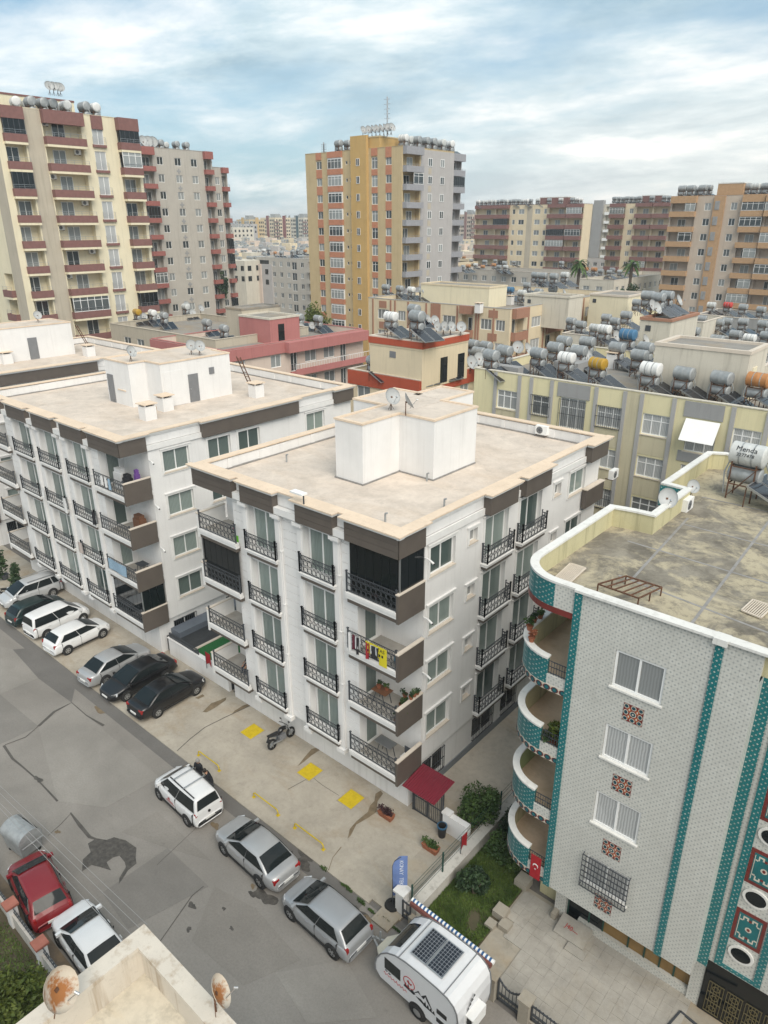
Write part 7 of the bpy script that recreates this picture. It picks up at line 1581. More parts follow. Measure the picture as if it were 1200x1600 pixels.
for k in range(R_):
    for j in range(C_): a = k * (C_ + 1) + j; m.f += [(a, a + 1, a + C_ + 2, a + C_ + 1), (g + a + C_ + 1, g + a + C_ + 2, g + a + 1, g + a)]
m.mi = [0] * len(m.f); obj('cloth', m, M_BANNER, bn)
obj('pole', MB().tube([bo + Vector((0, 0, .1)), bo + Vector((0, 0, 2.3)), bo + bd * .1 + Vector((0, 0, 2.6)), bo + bd * .35 + Vector((0, 0, 2.8))], .018, 6), M_IRON, bn)
M_WINK = plain('white_print', (0.62, 0.66, 0.74), 0.7, var=0)
for k, ch in enumerate('KONAY TEK-NUR'):
    if ch == ' ': continue
    z = 2.52 - k * .147; c = bp(.36, z, -.012); fx = Matrix((bd, Vector((0, 0, 1)), -nb)).transposed().to_4x4()
    o = text('letter', ch, .24, M_WINK, bn, c, (fx @ Matrix.Rotation(R(-90), 4, 'Z')).to_euler())
# gate with the red sheet roof
gt_ = thing('entrance_gate', 'double iron gate under a dark red corrugated canopy', 'gate', (-15.7, 21.4, 0))
m = MB(); n = 30; xa, xb = -16.62, -14.70; ya, yb_ = 20.42, 22.05
V = []
for k in range(n + 1):
    x = xa + (xb - xa) * k / n; dz = .025 * (k % 2)
    V += [(x, ya, 2.30 + dz), (x, yb_, 2.52 + dz)]
m.add(V + [(x, y, z - .012) for x, y, z in V], [(2 * k, 2 * k + 2, 2 * k + 3, 2 * k + 1) for k in range(n)] + [(2 * (n + 1) + 2 * k + 1, 2 * (n + 1) + 2 * k + 3, 2 * (n + 1) + 2 * k + 2, 2 * (n + 1) + 2 * k) for k in range(n)])
obj('canopy_sheet', m, plain('dark_red_sheet', (0.17, 0.012, 0.025), 0.45, 0.1, var=0.1), gt_)
m = MB(); m.beam((-16.55, ya + .1, 2.27), (-14.78, ya + .1, 2.27), .05); m.beam((-16.55, yb_ - .1, 2.47), (-14.78, yb_ - .1, 2.47), .05); m.beam((-14.85, 20.6, 0), (-14.85, 20.6, 2.27), .05) if False else None; m.beam((-14.9, 21.45, 0), (-14.9, 21.45, 2.4), .07); m.beam((-16.68, 21.42, 0), (-16.68, 21.42, 2.38), .07); obj('canopy_frame', m, M_IRON, gt_)
for (a, b) in ((-16.62, -15.82), (-15.78, -14.98)):
    m = MB(); m.beam((a, 21.43, .1), (b, 21.43, .1), .05); m.beam((a, 21.43, 1.95), (b, 21.43, 1.95), .05); m.beam((a, 21.43, 1.0), (b, 21.43, 1.0), .04); m.beam((a + .02, 21.43, .1), (a + .02, 21.43, 1.95), .05); m.beam((b - .02, 21.43, .1), (b - .02, 21.43, 1.95), .05); lf = obj('gate_leaf', m, M_IRON, gt_)
    for k in range(1, 7): x = a + (b - a) * k / 7; obj('bar', MB().beam((x, 21.43, .1), (x, 21.43, 1.95), .02), M_IRON, lf)
obj('red_board', MB().box(-16.5, 21.38, 1.7, -15.9, 21.41, 2.0), M_ORANGE, gt_)
tag(obj('white_wall', MB().box(-14.8, 21.3, 0, -13.4, 21.6, 1.1).box(-14.85, 21.25, 1.1, -14.4, 21.65, 1.2), M_WHITE), 'short white wall and pillar right of the red canopy gate', 'wall')
bi = thing('rubbish_bin', 'black rubbish bin by the red canopy gate', 'bin', (-14.6, 21.0, .05)); obj('barrel', MB().lathe([(0, 0), (.17, 0), (.22, .6), (.24, .62), (.24, .66), (.18, .66), (.16, .3), (0, .3)], 14, (-14.6, 21.0, .05)), M_BLACKPL, bi); obj('rim', MB().lathe([(.2, .60), (.25, .60), (.25, .66), (.2, .66)], 14, (-14.6, 21.0, .052)), plain('blue_plastic', (0.03, 0.10, 0.18), 0.5, var=0), bi)
for (loc, lab, mt) in (((-17.35, 20.15, .05), 'terracotta trough of dry plants near the corner balcony', M_DEADLEAF), ((-14.5, 20.0, .056), 'terracotta trough of green plants near the path', M_LEAF)):
    t = thing('planter', lab, 'planter', loc, 0, 'terracotta troughs'); x, y, z = loc; obj('trough', MB().add([(x - .36, y - .14, z), (x + .36, y - .14, z), (x + .36, y + .14, z), (x - .36, y + .14, z), (x - .42, y - .2, z + .3), (x + .42, y - .2, z + .3), (x + .42, y + .2, z + .3), (x - .42, y + .2, z + .3)], [(0, 3, 2, 1), (4, 5, 6, 7), (0, 1, 5, 4), (1, 2, 6, 5), (2, 3, 7, 6), (3, 0, 4, 7)]), M_TERRACOTTA, t); obj('foliage', leaves(random.Random(5), (x, y, z + .42), (.45, .24, .22), 420, .06), mt, t)
# yellow covers and hoop barriers
M_YEL = plain('yellow_road_paint', (0.52, 0.38, 0.012), 0.5, var=0.12, scale=6)
for i, (x, y) in enumerate(((-27.3, 19.95), (-22.45, 19.87), (-19.46, 19.88))):
    t = thing('steel_cover', ['yellow steel cover beside the motorcycle', 'yellow steel cover in the middle of the forecourt', 'yellow steel cover nearest the corner balcony'][i], 'cover', (x, y, .05), 0, 'yellow forecourt covers'); obj('plate', MB().box(x - .46, y - .5, .05, x + .46, y + .5, .075), M_YEL, t); m = MB(); m.box(x - .5, y - .55, .05, x - .46, y + .55, .065); m.box(x + .46, y - .55, .05, x + .5, y + .55, .065); m.box(x - .46, y - .55, .05, x + .46, y - .5, .065); m.box(x - .46, y + .5, .05, x + .46, y + .55, .065); obj('frame', m, M_KERBSTONE, t)
for i, (a, b) in enumerate(((-27.98, -26.16), (-23.3, -21.46), (-20.25, -18.3))):
    y = 16.77; t = thing('hoop_barrier', ['low yellow hoop barrier behind the white van', 'low yellow hoop barrier in the middle of the forecourt', 'low yellow hoop barrier nearest the feather banner'][i], 'barrier', ((a + b) / 2, y, .05), 0, 'yellow hoop barriers'); obj('tube', MB().tube([(a, y, .05), (a, y, .3), (a + .1, y, .38), (b - .1, y, .38), (b, y, .3), (b, y, .05)], .03, 8), M_YEL, t)
    for x in (a, b): obj('foot', MB().box(x - .08, y - .08, .05, x + .08, y + .08, .07), M_YEL, t)
# alley between the two white blocks
tag(obj('alley_wall', MB().box(-37.7, 21.42, 0, -31.3, 21.62, 1.32).box(-37.75, 21.37, 1.32, -31.25, 21.67, 1.38), M_WHITE), 'white wall closing the alley between the two white blocks', 'wall')
tr_ = structure('terrace', MB().box(-38.2, 21.62, .05, -31.3, 40.0, 1.2), plain('charcoal_floor', (0.035, 0.038, 0.042), 0.5, var=0.25)); obj('turf', MB().box(-35.2, 21.7, 1.2, -31.35, 30.0, 1.225), plain('artificial_turf', (0.014, 0.11, 0.028), 0.9, var=0.3, scale=9), tr_)
obj('kerb', MB().box(-35.4, 21.7, 1.2, -35.2, 30.0, 1.28), M_STONE, tr_); obj('wall_skirting', MB().box(-38.2, 22.0, 1.2, -37.2, 34, 1.62), plain('blue_grey_sheet', (0.12, 0.14, 0.17), 0.5, var=0.1), tr_)
iron_gate(-37.6, -34.4, 21.5, .35, .35, 'low black railing on the alley wall', 'iron_fence', 1.38)
def pennant(loc, label, w=.55, h=.75, d=None):
    d = d or Vector((1, 0, 0)); L = Vector(loc); n_ = Vector((-d.y, d.x, 0)); t = thing('pennant', label, 'flag', loc, 0, 'red pennants'); m = MB(); P = [(0, h), (w, h), (w, 0), (w / 2, h * .22), (0, 0)]
    F_ = [L + d * u + Vector((0, 0, z)) + n_ * .03 * math.sin(u * 8) for u, z in P]; B_ = [p + n_ * .008 for p in F_]; m.add(F_ + B_, [(0, 1, 2, 3, 4), (9, 8, 7, 6, 5)] + [(k, (k + 1) % 5, 5 + (k + 1) % 5, 5 + k) for k in range(5)]); obj('cloth', m, M_FLAG, t); obj('pole', MB().beam(L + Vector((0, 0, -.3)), L + Vector((0, 0, h + .05)), .03), M_IRON, t)
M_FLAG = plain('red_flag_cloth', (0.33, 0.012, 0.018), 0.8, var=0.12, scale=6)
pennant((-33.3, 21.3, 1.25), 'red pennant hanging on the alley wall', .55, .95); pennant((-13.05, 20.3, .75), 'red pennant on the white lawn wall by the path', .45, .85, Vector((0, 1, 0)))
fl = thing('national_flag', 'red flag with white crescent hung on the lowest rounded balcony', 'flag', (-9.0, TY - .06, 3.2)); m = MB(); m.box(-9.2, TY - .07, 3.02, -8.76, TY - .055, 4.18); obj('cloth', m, M_FLAG, fl)
m = MB(); FF = Face('-Y', TY - .055); ellipse(m, FF, -8.98, 3.68, .115, .115, .016, .019, 20); obj('crescent', m, M_PVC, fl); m = MB(); ellipse(m, FF, -8.98, 3.645, .09, .09, .019, .022, 20); obj('crescent_gap', m, M_FLAG, fl)
m = MB(); n = 10; P = [FF.p(-8.98 + (.055 if k % 2 == 0 else .022) * math.sin(6.2832 * k / n), 3.53 - (.055 if k % 2 == 0 else .022) * math.cos(6.2832 * k / n), .02) for k in range(n)]; m.add(P + [FF.p(-8.98, 3.53, .021)], [(k, (k + 1) % n, n) for k in range(n)]); obj('star', m, M_PVC, fl)

# ------------------------------------------------------------------ caravan
cv = thing('caravan', 'small white caravan with roof solar panels and mountain graphics at the kerb', 'caravan', (0, 0, 0)); WM[cv.name] = Matrix()
prof = [(-1.72, .42), (-1.93, .62), (-1.96, .95), (-1.88, 1.32), (-1.66, 1.74), (-1.34, 2.07), (-.95, 2.30), (-.45, 2.42), (.2, 2.46), (1.0, 2.46), (1.45, 2.40), (1.72, 2.24), (1.87, 1.98), (1.93, 1.6), (1.93, .95), (1.86, .5), (1.78, .42)]
hw = 1.0; n = len(prof); M_CVW = plain('white_caravan_shell', (0.66, 0.67, 0.69), 0.3, var=0.04, scale=1.5, kind='obj', coat=.3)
m = MB(); rings = []
for y, k in ((-hw, .97), (-hw + .03, 1.0), (hw - .03, 1.0), (hw, .97)): rings.append([(x * k, y, 1.4 + (z - 1.4) * k) for x, z in prof])
m.v = [p for r_ in rings for p in r_]
for i in range(3): m.f += [(i * n + j, i * n + (j + 1) % n, (i + 1) * n + (j + 1) % n, (i + 1) * n + j) for j in range(n)]
m.f += [tuple(range(n)), tuple(range(4 * n - 1, 3 * n - 1, -1))]; m.mi = [0] * len(m.f); obj('body', m, M_CVW, cv)
for y in (-hw - .004, hw + .004):
    m = MB()
    for (a, b) in zip(prof[1:-2], prof[2:-1]): m.beam((a[0], y, a[1]), (b[0], y, b[1]), .03, .045)
    obj('edge_trim', m, M_GREYDOOR, cv)
for x, z in ((-.78, 2.368), (1.28, 2.44)): obj('roof_seam', MB().box(x - .014, -hw, z - .03, x + .014, hw, z + .012), M_GREYDOOR, cv)
def on_prof(t):
    k = int(t); f = t - k; a, b = prof[k], prof[k + 1]; return a[0] + (b[0] - a[0]) * f, a[1] + (b[1] - a[1]) * f
def skin(m, t0, t1, y0, y1, off, st=5):
    rows = []
    for i in range(st + 1):
        t = t0 + (t1 - t0) * i / st; x, z = on_prof(t); x2, z2 = on_prof(min(t + .05, n - 1.01)); d = Vector((x2 - x, 0, z2 - z)).normalized(); nn = Vector((-d.z, 0, d.x)); rows.append([(x + nn.x * off, y, z + nn.z * off) for y in (y0, y1)])
    for a, b in zip(rows, rows[1:]): m.add([a[0], a[1], b[1], b[0]], [(0, 1, 2, 3)])
m = MB(); skin(m, 4.1, 5.8, -.62, .62, .012); obj('front_window', m, M_CARGLASS, cv)
M_PV = NT('solar_cells'); _v = M_PV.coord('obj'); _b = M_PV.node('ShaderNodeTexBrick'); M_PV.l.new(_v, _b.inputs['Vector']); _b.offset = 0; _b.inputs['Color1'].default_value = (.012, .014, .02, 1); _b.inputs['Color2'].default_value = (.016, .018, .026, 1); _b.inputs['Mortar'].default_value = (.30, .31, .33, 1); _b.inputs['Scale'].default_value = 1.0; _b.inputs['Mortar Size'].default_value = .006; _b.inputs['Brick Width'].default_value = .125; _b.inputs['Row Height'].default_value = .125; M_PV = M_PV.fin(_b.outputs[0], .12, 0, .6)
for x in (-.50, .24):
    p_ = obj('solar_panel', MB().box(x, -.66, 2.50, x + .70, .66, 2.535), M_ALU, cv); obj('solar_cells', MB().box(x + .03, -.63, 2.535, x + .67, .63, 2.539), M_PV, p_)
obj('side_window', MB().box(-1.42, -hw - .012, 1.22, -.72, -hw - .002, 1.72), M_CARGLASS, cv); obj('window_trim', MB().box(-1.46, -hw - .008, 1.18, -.68, -hw - .001, 1.76), M_BLACKPL, cv)
for (a, b, c, d) in ((1.02, 1.46, 1.22, 1.44), (1.02, 1.46, .78, .98)): obj('vent', MB().box(a, -hw - .012, c, b, -hw - .002, d), M_BLACKPL, cv)
def graphic(poly, mat, y=-hw - .004, name='graphic'): 
    m = MB(); P = [(x, y, z) for x, z in poly]; B_ = [(x, y + .003, z) for x, z in poly]; k = len(P); m.add(P + B_, [tuple(range(k)), tuple(range(2 * k - 1, k - 1, -1))]); obj(name, m, mat, cv)
graphic([(-.52, 1.12), (-.42, 1.40), (-.36, 1.20), (-.30, 1.44), (-.22, 1.16), (-.10, 1.30), (.05, 1.18), (-.05, 1.08)], M_INK)
graphic([(-.10, 1.10), (.18, 1.52), (.30, 1.36), (.16, 1.40)], M_INK); graphic([(.30, 1.36), (.52, 1.62), (.85, 1.10), (.70, 1.22), (.56, 1.36), (.5, 1.5), (.42, 1.3)], M_INK); graphic([(.05, 1.12), (.30, 1.18), (.60, 1.06), (.95, 1.02), (.95, .98), (.5, 1.0), (.2, 1.06)], M_INK)
for k in range(4): graphic([(.42 + .13 * k, .98), (.50 + .13 * k, 1.28 - .04 * k), (.57 + .13 * k, .98)], M_INK)
m = MB(); ring(m, 0, 0, .26, 18, 0, .012); m.xf(Matrix.Translation((-.26, -hw - .006, 1.50))); obj('graphic', m, M_REDINK, cv)
graphic([(-.38, 1.50), (-.30, 1.62), (-.22, 1.50), (-.12, 1.56), (-.16, 1.42), (-.30, 1.44)], M_REDINK)
rnd = random.Random(9); P = [(-1.5 + .045 * k, -hw - .006, .92 + .07 * math.sin(k * 1.9) + .02 * rnd.uniform(-1, 1)) for k in range(26)]; obj('script_lettering', MB().tube(P, .010, 4), M_REDINK, cv)
for (x, z) in ((-1.38, 1.08), (-1.22, 1.04)): graphic([(x - .06, z), (x, z + .1), (x + .02, z + .02), (x + .1, z + .06), (x + .02, z - .04)], M_INK)
for s_ in (-1, 1):
    x = .15; obj('wheel_arch', MB().cyl((x, s_ * (hw - .2), .36), (x, s_ * (hw + .01), .36), .40, n=20), M_BLACKPL, cv); m = MB(); m.lathe([(.19, -.1), (.28, -.1), (.31, -.05), (.31, .05), (.28, .1), (.19, .1)], 20); m.xf(Matrix.Translation((x, s_ * (hw - .06), .31)) @ Matrix.Rotation(R(90), 4, 'X')); wh = obj('wheel', m, M_TYRE, cv, smooth=True); obj('rim', MB().cyl((x, s_ * (hw - .15), .31), (x, s_ * (hw + .02), .31), .19, n=16), M_RIM, wh)
obj('nose_cover', MB().add([(-1.95, -.75, .9), (-1.95, .75, .9), (-2.5, .3, .62), (-2.5, -.3, .62), (-1.85, -.75, .45), (-1.85, .75, .45), (-2.5, .3, .42), (-2.5, -.3, .42)], [(0, 1, 2, 3), (7, 6, 5, 4), (0, 4, 5, 1), (1, 5, 6, 2), (2, 6, 7, 3), (3, 7, 4, 0)]), plain('cream_cover', (0.58, 0.54, 0.44), 0.8, var=0.1, kind='obj'), cv)
m = MB(); m.beam((-1.8, .5, .42), (-3.0, 0, .45), .07); m.beam((-1.8, -.5, .42), (-3.0, 0, .45), .07); m.beam((-2.9, 0, .45), (-3.25, 0, .45), .1); m.beam((-2.7, .12, .05), (-2.7, .12, .9), .06); m.beam((-2.95, -.05, .5), (-2.75, -.05, .75), .04); obj('drawbar', m, M_GALV, cv)
acu = obj('rear_unit', MB().box(1.93, -.55, .95, 2.25, .25, 1.5), M_PVC, cv); obj('fan_grille', MB().cyl((1.99, -.553, 1.22), (1.99, -.56, 1.22), .02, n=6).box(2.0, -.56, 1.0, 2.2, -.551, 1.45), M_BLACKPL, acu)
for (y, z, s) in ((-.35, 1.78, .12), (-.25, 1.9, .14), (-.12, 2.0, .12), (-.45, 1.66, .1), (.35, 1.2, .1), (.28, 1.08, .08)): obj('rear_graphic', MB().add([(1.945, y - s, z - s), (1.945, y + s * .3, z + s), (1.945, y + s, z - s * .2), (1.945, y, z - s * .3)], [(0, 1, 2, 3)]), M_INK, cv)
aw = obj('awning_case', MB().box(-1.95, hw + .005, 2.15, 1.85, hw + .12, 2.32), plain('brown_red_awning_bar', (0.15, 0.05, 0.04), 0.6, var=0.1, kind='obj'), cv)
obj('awning_roll', MB().cyl((-1.98, hw + .20, 2.30), (1.88, hw + .20, 2.30), .085, n=14), M_PVC, aw); M_STRIPE = plain('blue_awning_stripe', (0.03, 0.10, 0.24), 0.7, var=0.05, kind='obj')
sm_ = MB().cyl((0, 0, 0), (.085, 0, 0), .0875, n=14).mesh('awning_stripe')
for k in range(22): link('awning_stripe', sm_, M_STRIPE, aw, (-1.9 + .171 * k, hw + .20, 2.30))
cv.location = (-10.45, 14.72, 0); cv.rotation_euler = (0, 0, R(-1.5))

# ------------------------------------------------------------------ motorcycle, scooter, skip
def motorcycle(label, loc, rot, mat):
    t = thing('motorcycle', label, 'motorcycle', (0, 0, 0)); WM[t.name] = Matrix()
    for x in (-.68, .70):
        m = MB(); m.lathe([(.21, -.05), (.28, -.06), (.31, -.03), (.31, .03), (.28, .06), (.21, .05)], 20); m.xf(Matrix.Translation((x, 0, .31)) @ Matrix.Rotation(R(90), 4, 'X')); w = obj('wheel', m, M_TYRE, t, smooth=True); m = MB()
        for k in range(5): a = 6.28 * k / 5; m.beam((x, 0, .31), (x + .22 * math.cos(a), 0, .31 + .22 * math.sin(a)), .035)
        m.cyl((x, -.06, .31), (x, .06, .31), .05, n=8); obj('rim', m, M_RIM, w)
    m = MB(); m.beam((.70, .09, .31), (.45, .09, .95), .05); m.beam((.70, -.09, .31), (.45, -.09, .95), .05); obj('fork', m, M_ALU, t)
    obj('engine', MB().box(-.22, -.16, .28, .25, .16, .58).box(-.1, -.19, .33, .1, .19, .5), M_GREYDOOR, t)
    m = MB(); m.beam((.42, 0, .88), (-.3, 0, .45), .07); m.beam((-.3, 0, .42), (-.68, 0, .31), .09, .05); m.beam((-.2, 0, .6), (-.75, 0, .82), .06); obj('frame', m, M_IRON, t)
    m = MB(); rr = [(.40, .05, .88), (.30, .14, .95), (.05, .17, .96), (-.12, .10, .86), (-.16, .05, .80)]; rings = [[(x, w * math.cos(6.2832 * k / 8), z - .11 + .12 * math.sin(6.2832 * k / 8)) for k in range(8)] for x, w, z in rr]; m.v = [p for r_ in rings for p in r_]; m.f = [(i * 8 + j, i * 8 + (j + 1) % 8, (i + 1) * 8 + (j + 1) % 8, (i + 1) * 8 + j) for i in range(4) for j in range(8)] + [tuple(range(8)), tuple(range(39, 31, -1))]; m.mi = [0] * len(m.f); obj('fuel_tank', m, mat, t, smooth=True)
    m = MB(); m.add([(-.14, -.12, .74), (-.14, .12, .74), (-.85, .08, .84), (-.85, -.08, .84), (-.14, -.13, .82), (-.14, .13, .82), (-.88, .09, .95), (-.88, -.09, .95)], [(0, 1, 2, 3), (7, 6, 5, 4), (0, 4, 5, 1), (1, 5, 6, 2), (2, 6, 7, 3), (3, 7, 4, 0)]); obj('seat', m, M_BLACKPL, t)
    m = MB(); m.tube([(.30, -.38, 1.08), (.38, -.2, 1.05), (.42, 0, 1.0), (.38, .2, 1.05), (.30, .38, 1.08)], .018, 6); m.beam((.42, .25, 1.05), (.42, .34, 1.24), .012); m.box(.41, .28, 1.20, .43, .42, 1.28); m.beam((.42, -.25, 1.05), (.42, -.34, 1.24), .012); m.box(.41, -.42, 1.20, .43, -.28, 1.28); obj('handlebar', m, M_BLACKPL, t)
    obj('headlight', MB().cyl((.48, 0, .90), (.60, 0, .88), .09, .10, n=12), M_HEAD, t); obj('exhaust', MB().cyl((-.1, -.17, .33), (-.72, -.2, .45), .045, .06, n=8), M_ALU, t); obj('mudguard', MB().box(-.98, -.07, .60, -.72, .07, .64).beam((-.8, 0, .85), (-1.0, 0, .58), .12, .02), M_BLACKPL, t)
    t.location = loc; t.rotation_euler = rot; return t
motorcycle('black motorcycle leaning on its stand by the central block', (-25.27, 20.42, .05), (R(-8), 0, R(90)), P_B); p = G(22, 925, .4); motorcycle('dark motorcycle beside the potted conifers at the left edge', (p.x, p.y, .05), (R(7), 0, R(75)), P_B)
sk = thing('rubbish_skip', 'galvanised rubbish container with its lid half open behind the red hatchback', 'container', (0, 0, 0)); WM[sk.name] = Matrix(); n = 9
m = MB(); m.add([(-.62, -.45, .2), (.62, -.45, .2), (.62, .45, .2), (-.62, .45, .2), (-.75, -.55, 1.1), (.75, -.55, 1.1), (.75, .55, 1.1), (-.75, .55, 1.1)], [(0, 3, 2, 1), (0, 1, 5, 4), (1, 2, 6, 5), (2, 3, 7, 6), (3, 0, 4, 7)]); obj('tub', m, M_GALV, sk); obj('inside', MB().box(-.72, -.52, 1.06, .72, .52, 1.09), M_BLACKPL, sk)  # black sheet below the rim paints in the shade of the open tub
m = MB(); P = [(-.55 + .0, 1.1)] ; V = []
for k in range(n + 1): a = R(180 - 125 * k / n); V += [(-.76, .57 * math.cos(a) , 1.1 + .42 * math.sin(a)), (.76, .57 * math.cos(a), 1.1 + .42 * math.sin(a))]
m.add(V, [(2 * k, 2 * k + 1, 2 * k + 3, 2 * k + 2) for k in range(n)]); m.add([(x, y, z - .02) for x, y, z in V], [(2 * k + 2, 2 * k + 3, 2 * k + 1, 2 * k) for k in range(n)])
for x in (-.76, .76): m.add([(x, .57 * math.cos(R(180 - 180 * k / 12)), 1.1 + .42 * math.sin(R(180 - 180 * k / 12))) for k in range(13)], [tuple(range(13))])
obj('lid', m, M_GALV, sk); m = MB()
for x in (-.55, .55):
    for y in (-.35, .35): m.cyl((x - .03, y, .1), (x + .03, y, .1), .1, n=12)
obj('castor', m, M_TYRE, sk); m = MB(); m.beam((-.85, -.5, .9), (-.85, .5, .9), .05); m.beam((.85, -.5, .9), (.85, .5, .9), .05); obj('lifting_bar', m, M_GALV, sk)
p = G(36, 1312, .6); sk.location = (p.x, p.y, .006); sk.rotation_euler = (0, 0, R(8))

# ------------------------------------------------------------------ near garden wall, near roof, cables
nw = thing('garden_wall', 'white near garden wall with brick capped pillars', 'wall', (-25, 5.75, 0)); obj('wall', MB().box(-60, 5.66, 0, -16, 5.86, .75), plaster('stained_garden_wall', (0.50, 0.47, 0.43), 0.8), nw)
M_BRICKCAP = plain('brick_red_cap', (0.33, 0.12, 0.085), 0.8, var=0.15)
for x in (-34.0, -31.2, -28.3, -25.35, -22.72, -20.0):
    o = obj('pillar', MB().box(x - .2, 5.58, 0, x + .2, 5.94, 1.12), M_WHITE_SHADE, nw); obj('cap', MB().box(x - .27, 5.5, 1.12, x + .27, 6.02, 1.22), M_BRICKCAP, o)
    m = MB()
    for z in (.85, 1.1): m.beam((x + .2, 5.76, z), (x + 2.6, 5.76, z), .03)
    for k in range(12): m.beam((x + .3 + .19 * k, 5.76, .75), (x + .3 + .19 * k, 5.76, 1.2), .018)
    obj('railing', m, M_IRON, nw)
M_NROOF = concrete('stained_near_roof', (0.54, 0.49, 0.40), 0.9, (0.50, 0.34, 0.13), 0.95, 0.9); M_NPARA = plaster('peeling_cream_parapet', (0.56, 0.51, 0.44), 0.9, 0.15, grime=(0.45, 0.33, 0.2))
nr = thing('near_building', 'cream building whose stained roof terrace corner fills the lower left', 'building', (-6, 0, 0)); nx, ny, nz = -10.25, 4.46, 14.0
obj('wall', MB().box(nx + .05, -9, 0, 4, ny - .05, 13.1), M_NPARA, nr); obj('roof', MB().box(nx + .3, -8.9, 13.1, 3.9, ny - .3, 13.16), M_NROOF, nr)
m = MB(); m.box(nx + .04, ny - .30, 13.1, 4, ny - .04, nz - .1); m.box(nx + .04, -9, 13.1, nx + .30, ny - .30, nz - .1); obj('parapet', m, M_NPARA, nr); m = MB(); m.box(nx, ny - .36, nz - .1, 4.05, ny, nz); m.box(nx, -9, nz - .1, nx + .36, ny - .36, nz); obj('coping', m, M_NPARA, nr)
def dirt_dish(name): 
    t = NT(name); v = t.coord('obj'); f = t.noise(v, 3.2, 6, .65); sp = t.node('ShaderNodeVectorMath', operation='DISTANCE'); t.l.new(v, sp.inputs[0]); sp.inputs[1].default_value = (.12, 0, .72)
    k = t.math('SUBTRACT', t.math('MULTIPLY', f, 1.0), t.math('MULTIPLY', sp.outputs['Value'], .75)); c = t.mix(t.ramp(k, [(.20, 0.0), (.34, 1.0)]), (.50, .44, .36), (.30, .12, .035)); MATS[name] = t.fin(c, .8, .05); return t.m
M_RUSTDISH = dirt_dish('rusted_dish')
p = G(84, 1545, 14.6); dish(Vector((p.x, p.y, 14.0)), 'large rusty dish at the left of the near roof', 'rusty dishes on the near roof', R(26), .78, M_RUSTDISH); p = G(334, 1552, 14.48); dish(Vector((p.x, p.y, 14.0)), 'rusty dish seen edge-on at the right of the near roof', 'rusty dishes on the near roof', R(50), .62, M_RUSTDISH)
M_WIRE = plain('grey_cable', (0.30, 0.29, 0.28), 0.6, var=0)
for i, (a, b) in enumerate((((0, 1263), (190, 1467)), ((3, 1258), (203, 1458)), ((19, 1258), (216, 1448)), ((32, 1258), (225, 1440)))):
    A, B = G(*a, 8.0), G(*b, 9.5); d = (B - A); A2 = A - d * 1.5; B2 = B + d * 0.02; P = [A2.lerp(B2, k / 10) - Vector((0, 0, .0)) for k in range(11)]
    tag(obj('overhead_cable', MB().tube(P, .008, 4), M_WIRE), ['overhead cable nearest the near roof', 'overhead cable second from the near roof', 'overhead cable third from the near roof', 'overhead cable farthest over the road'][i], 'cable', 'overhead cables')

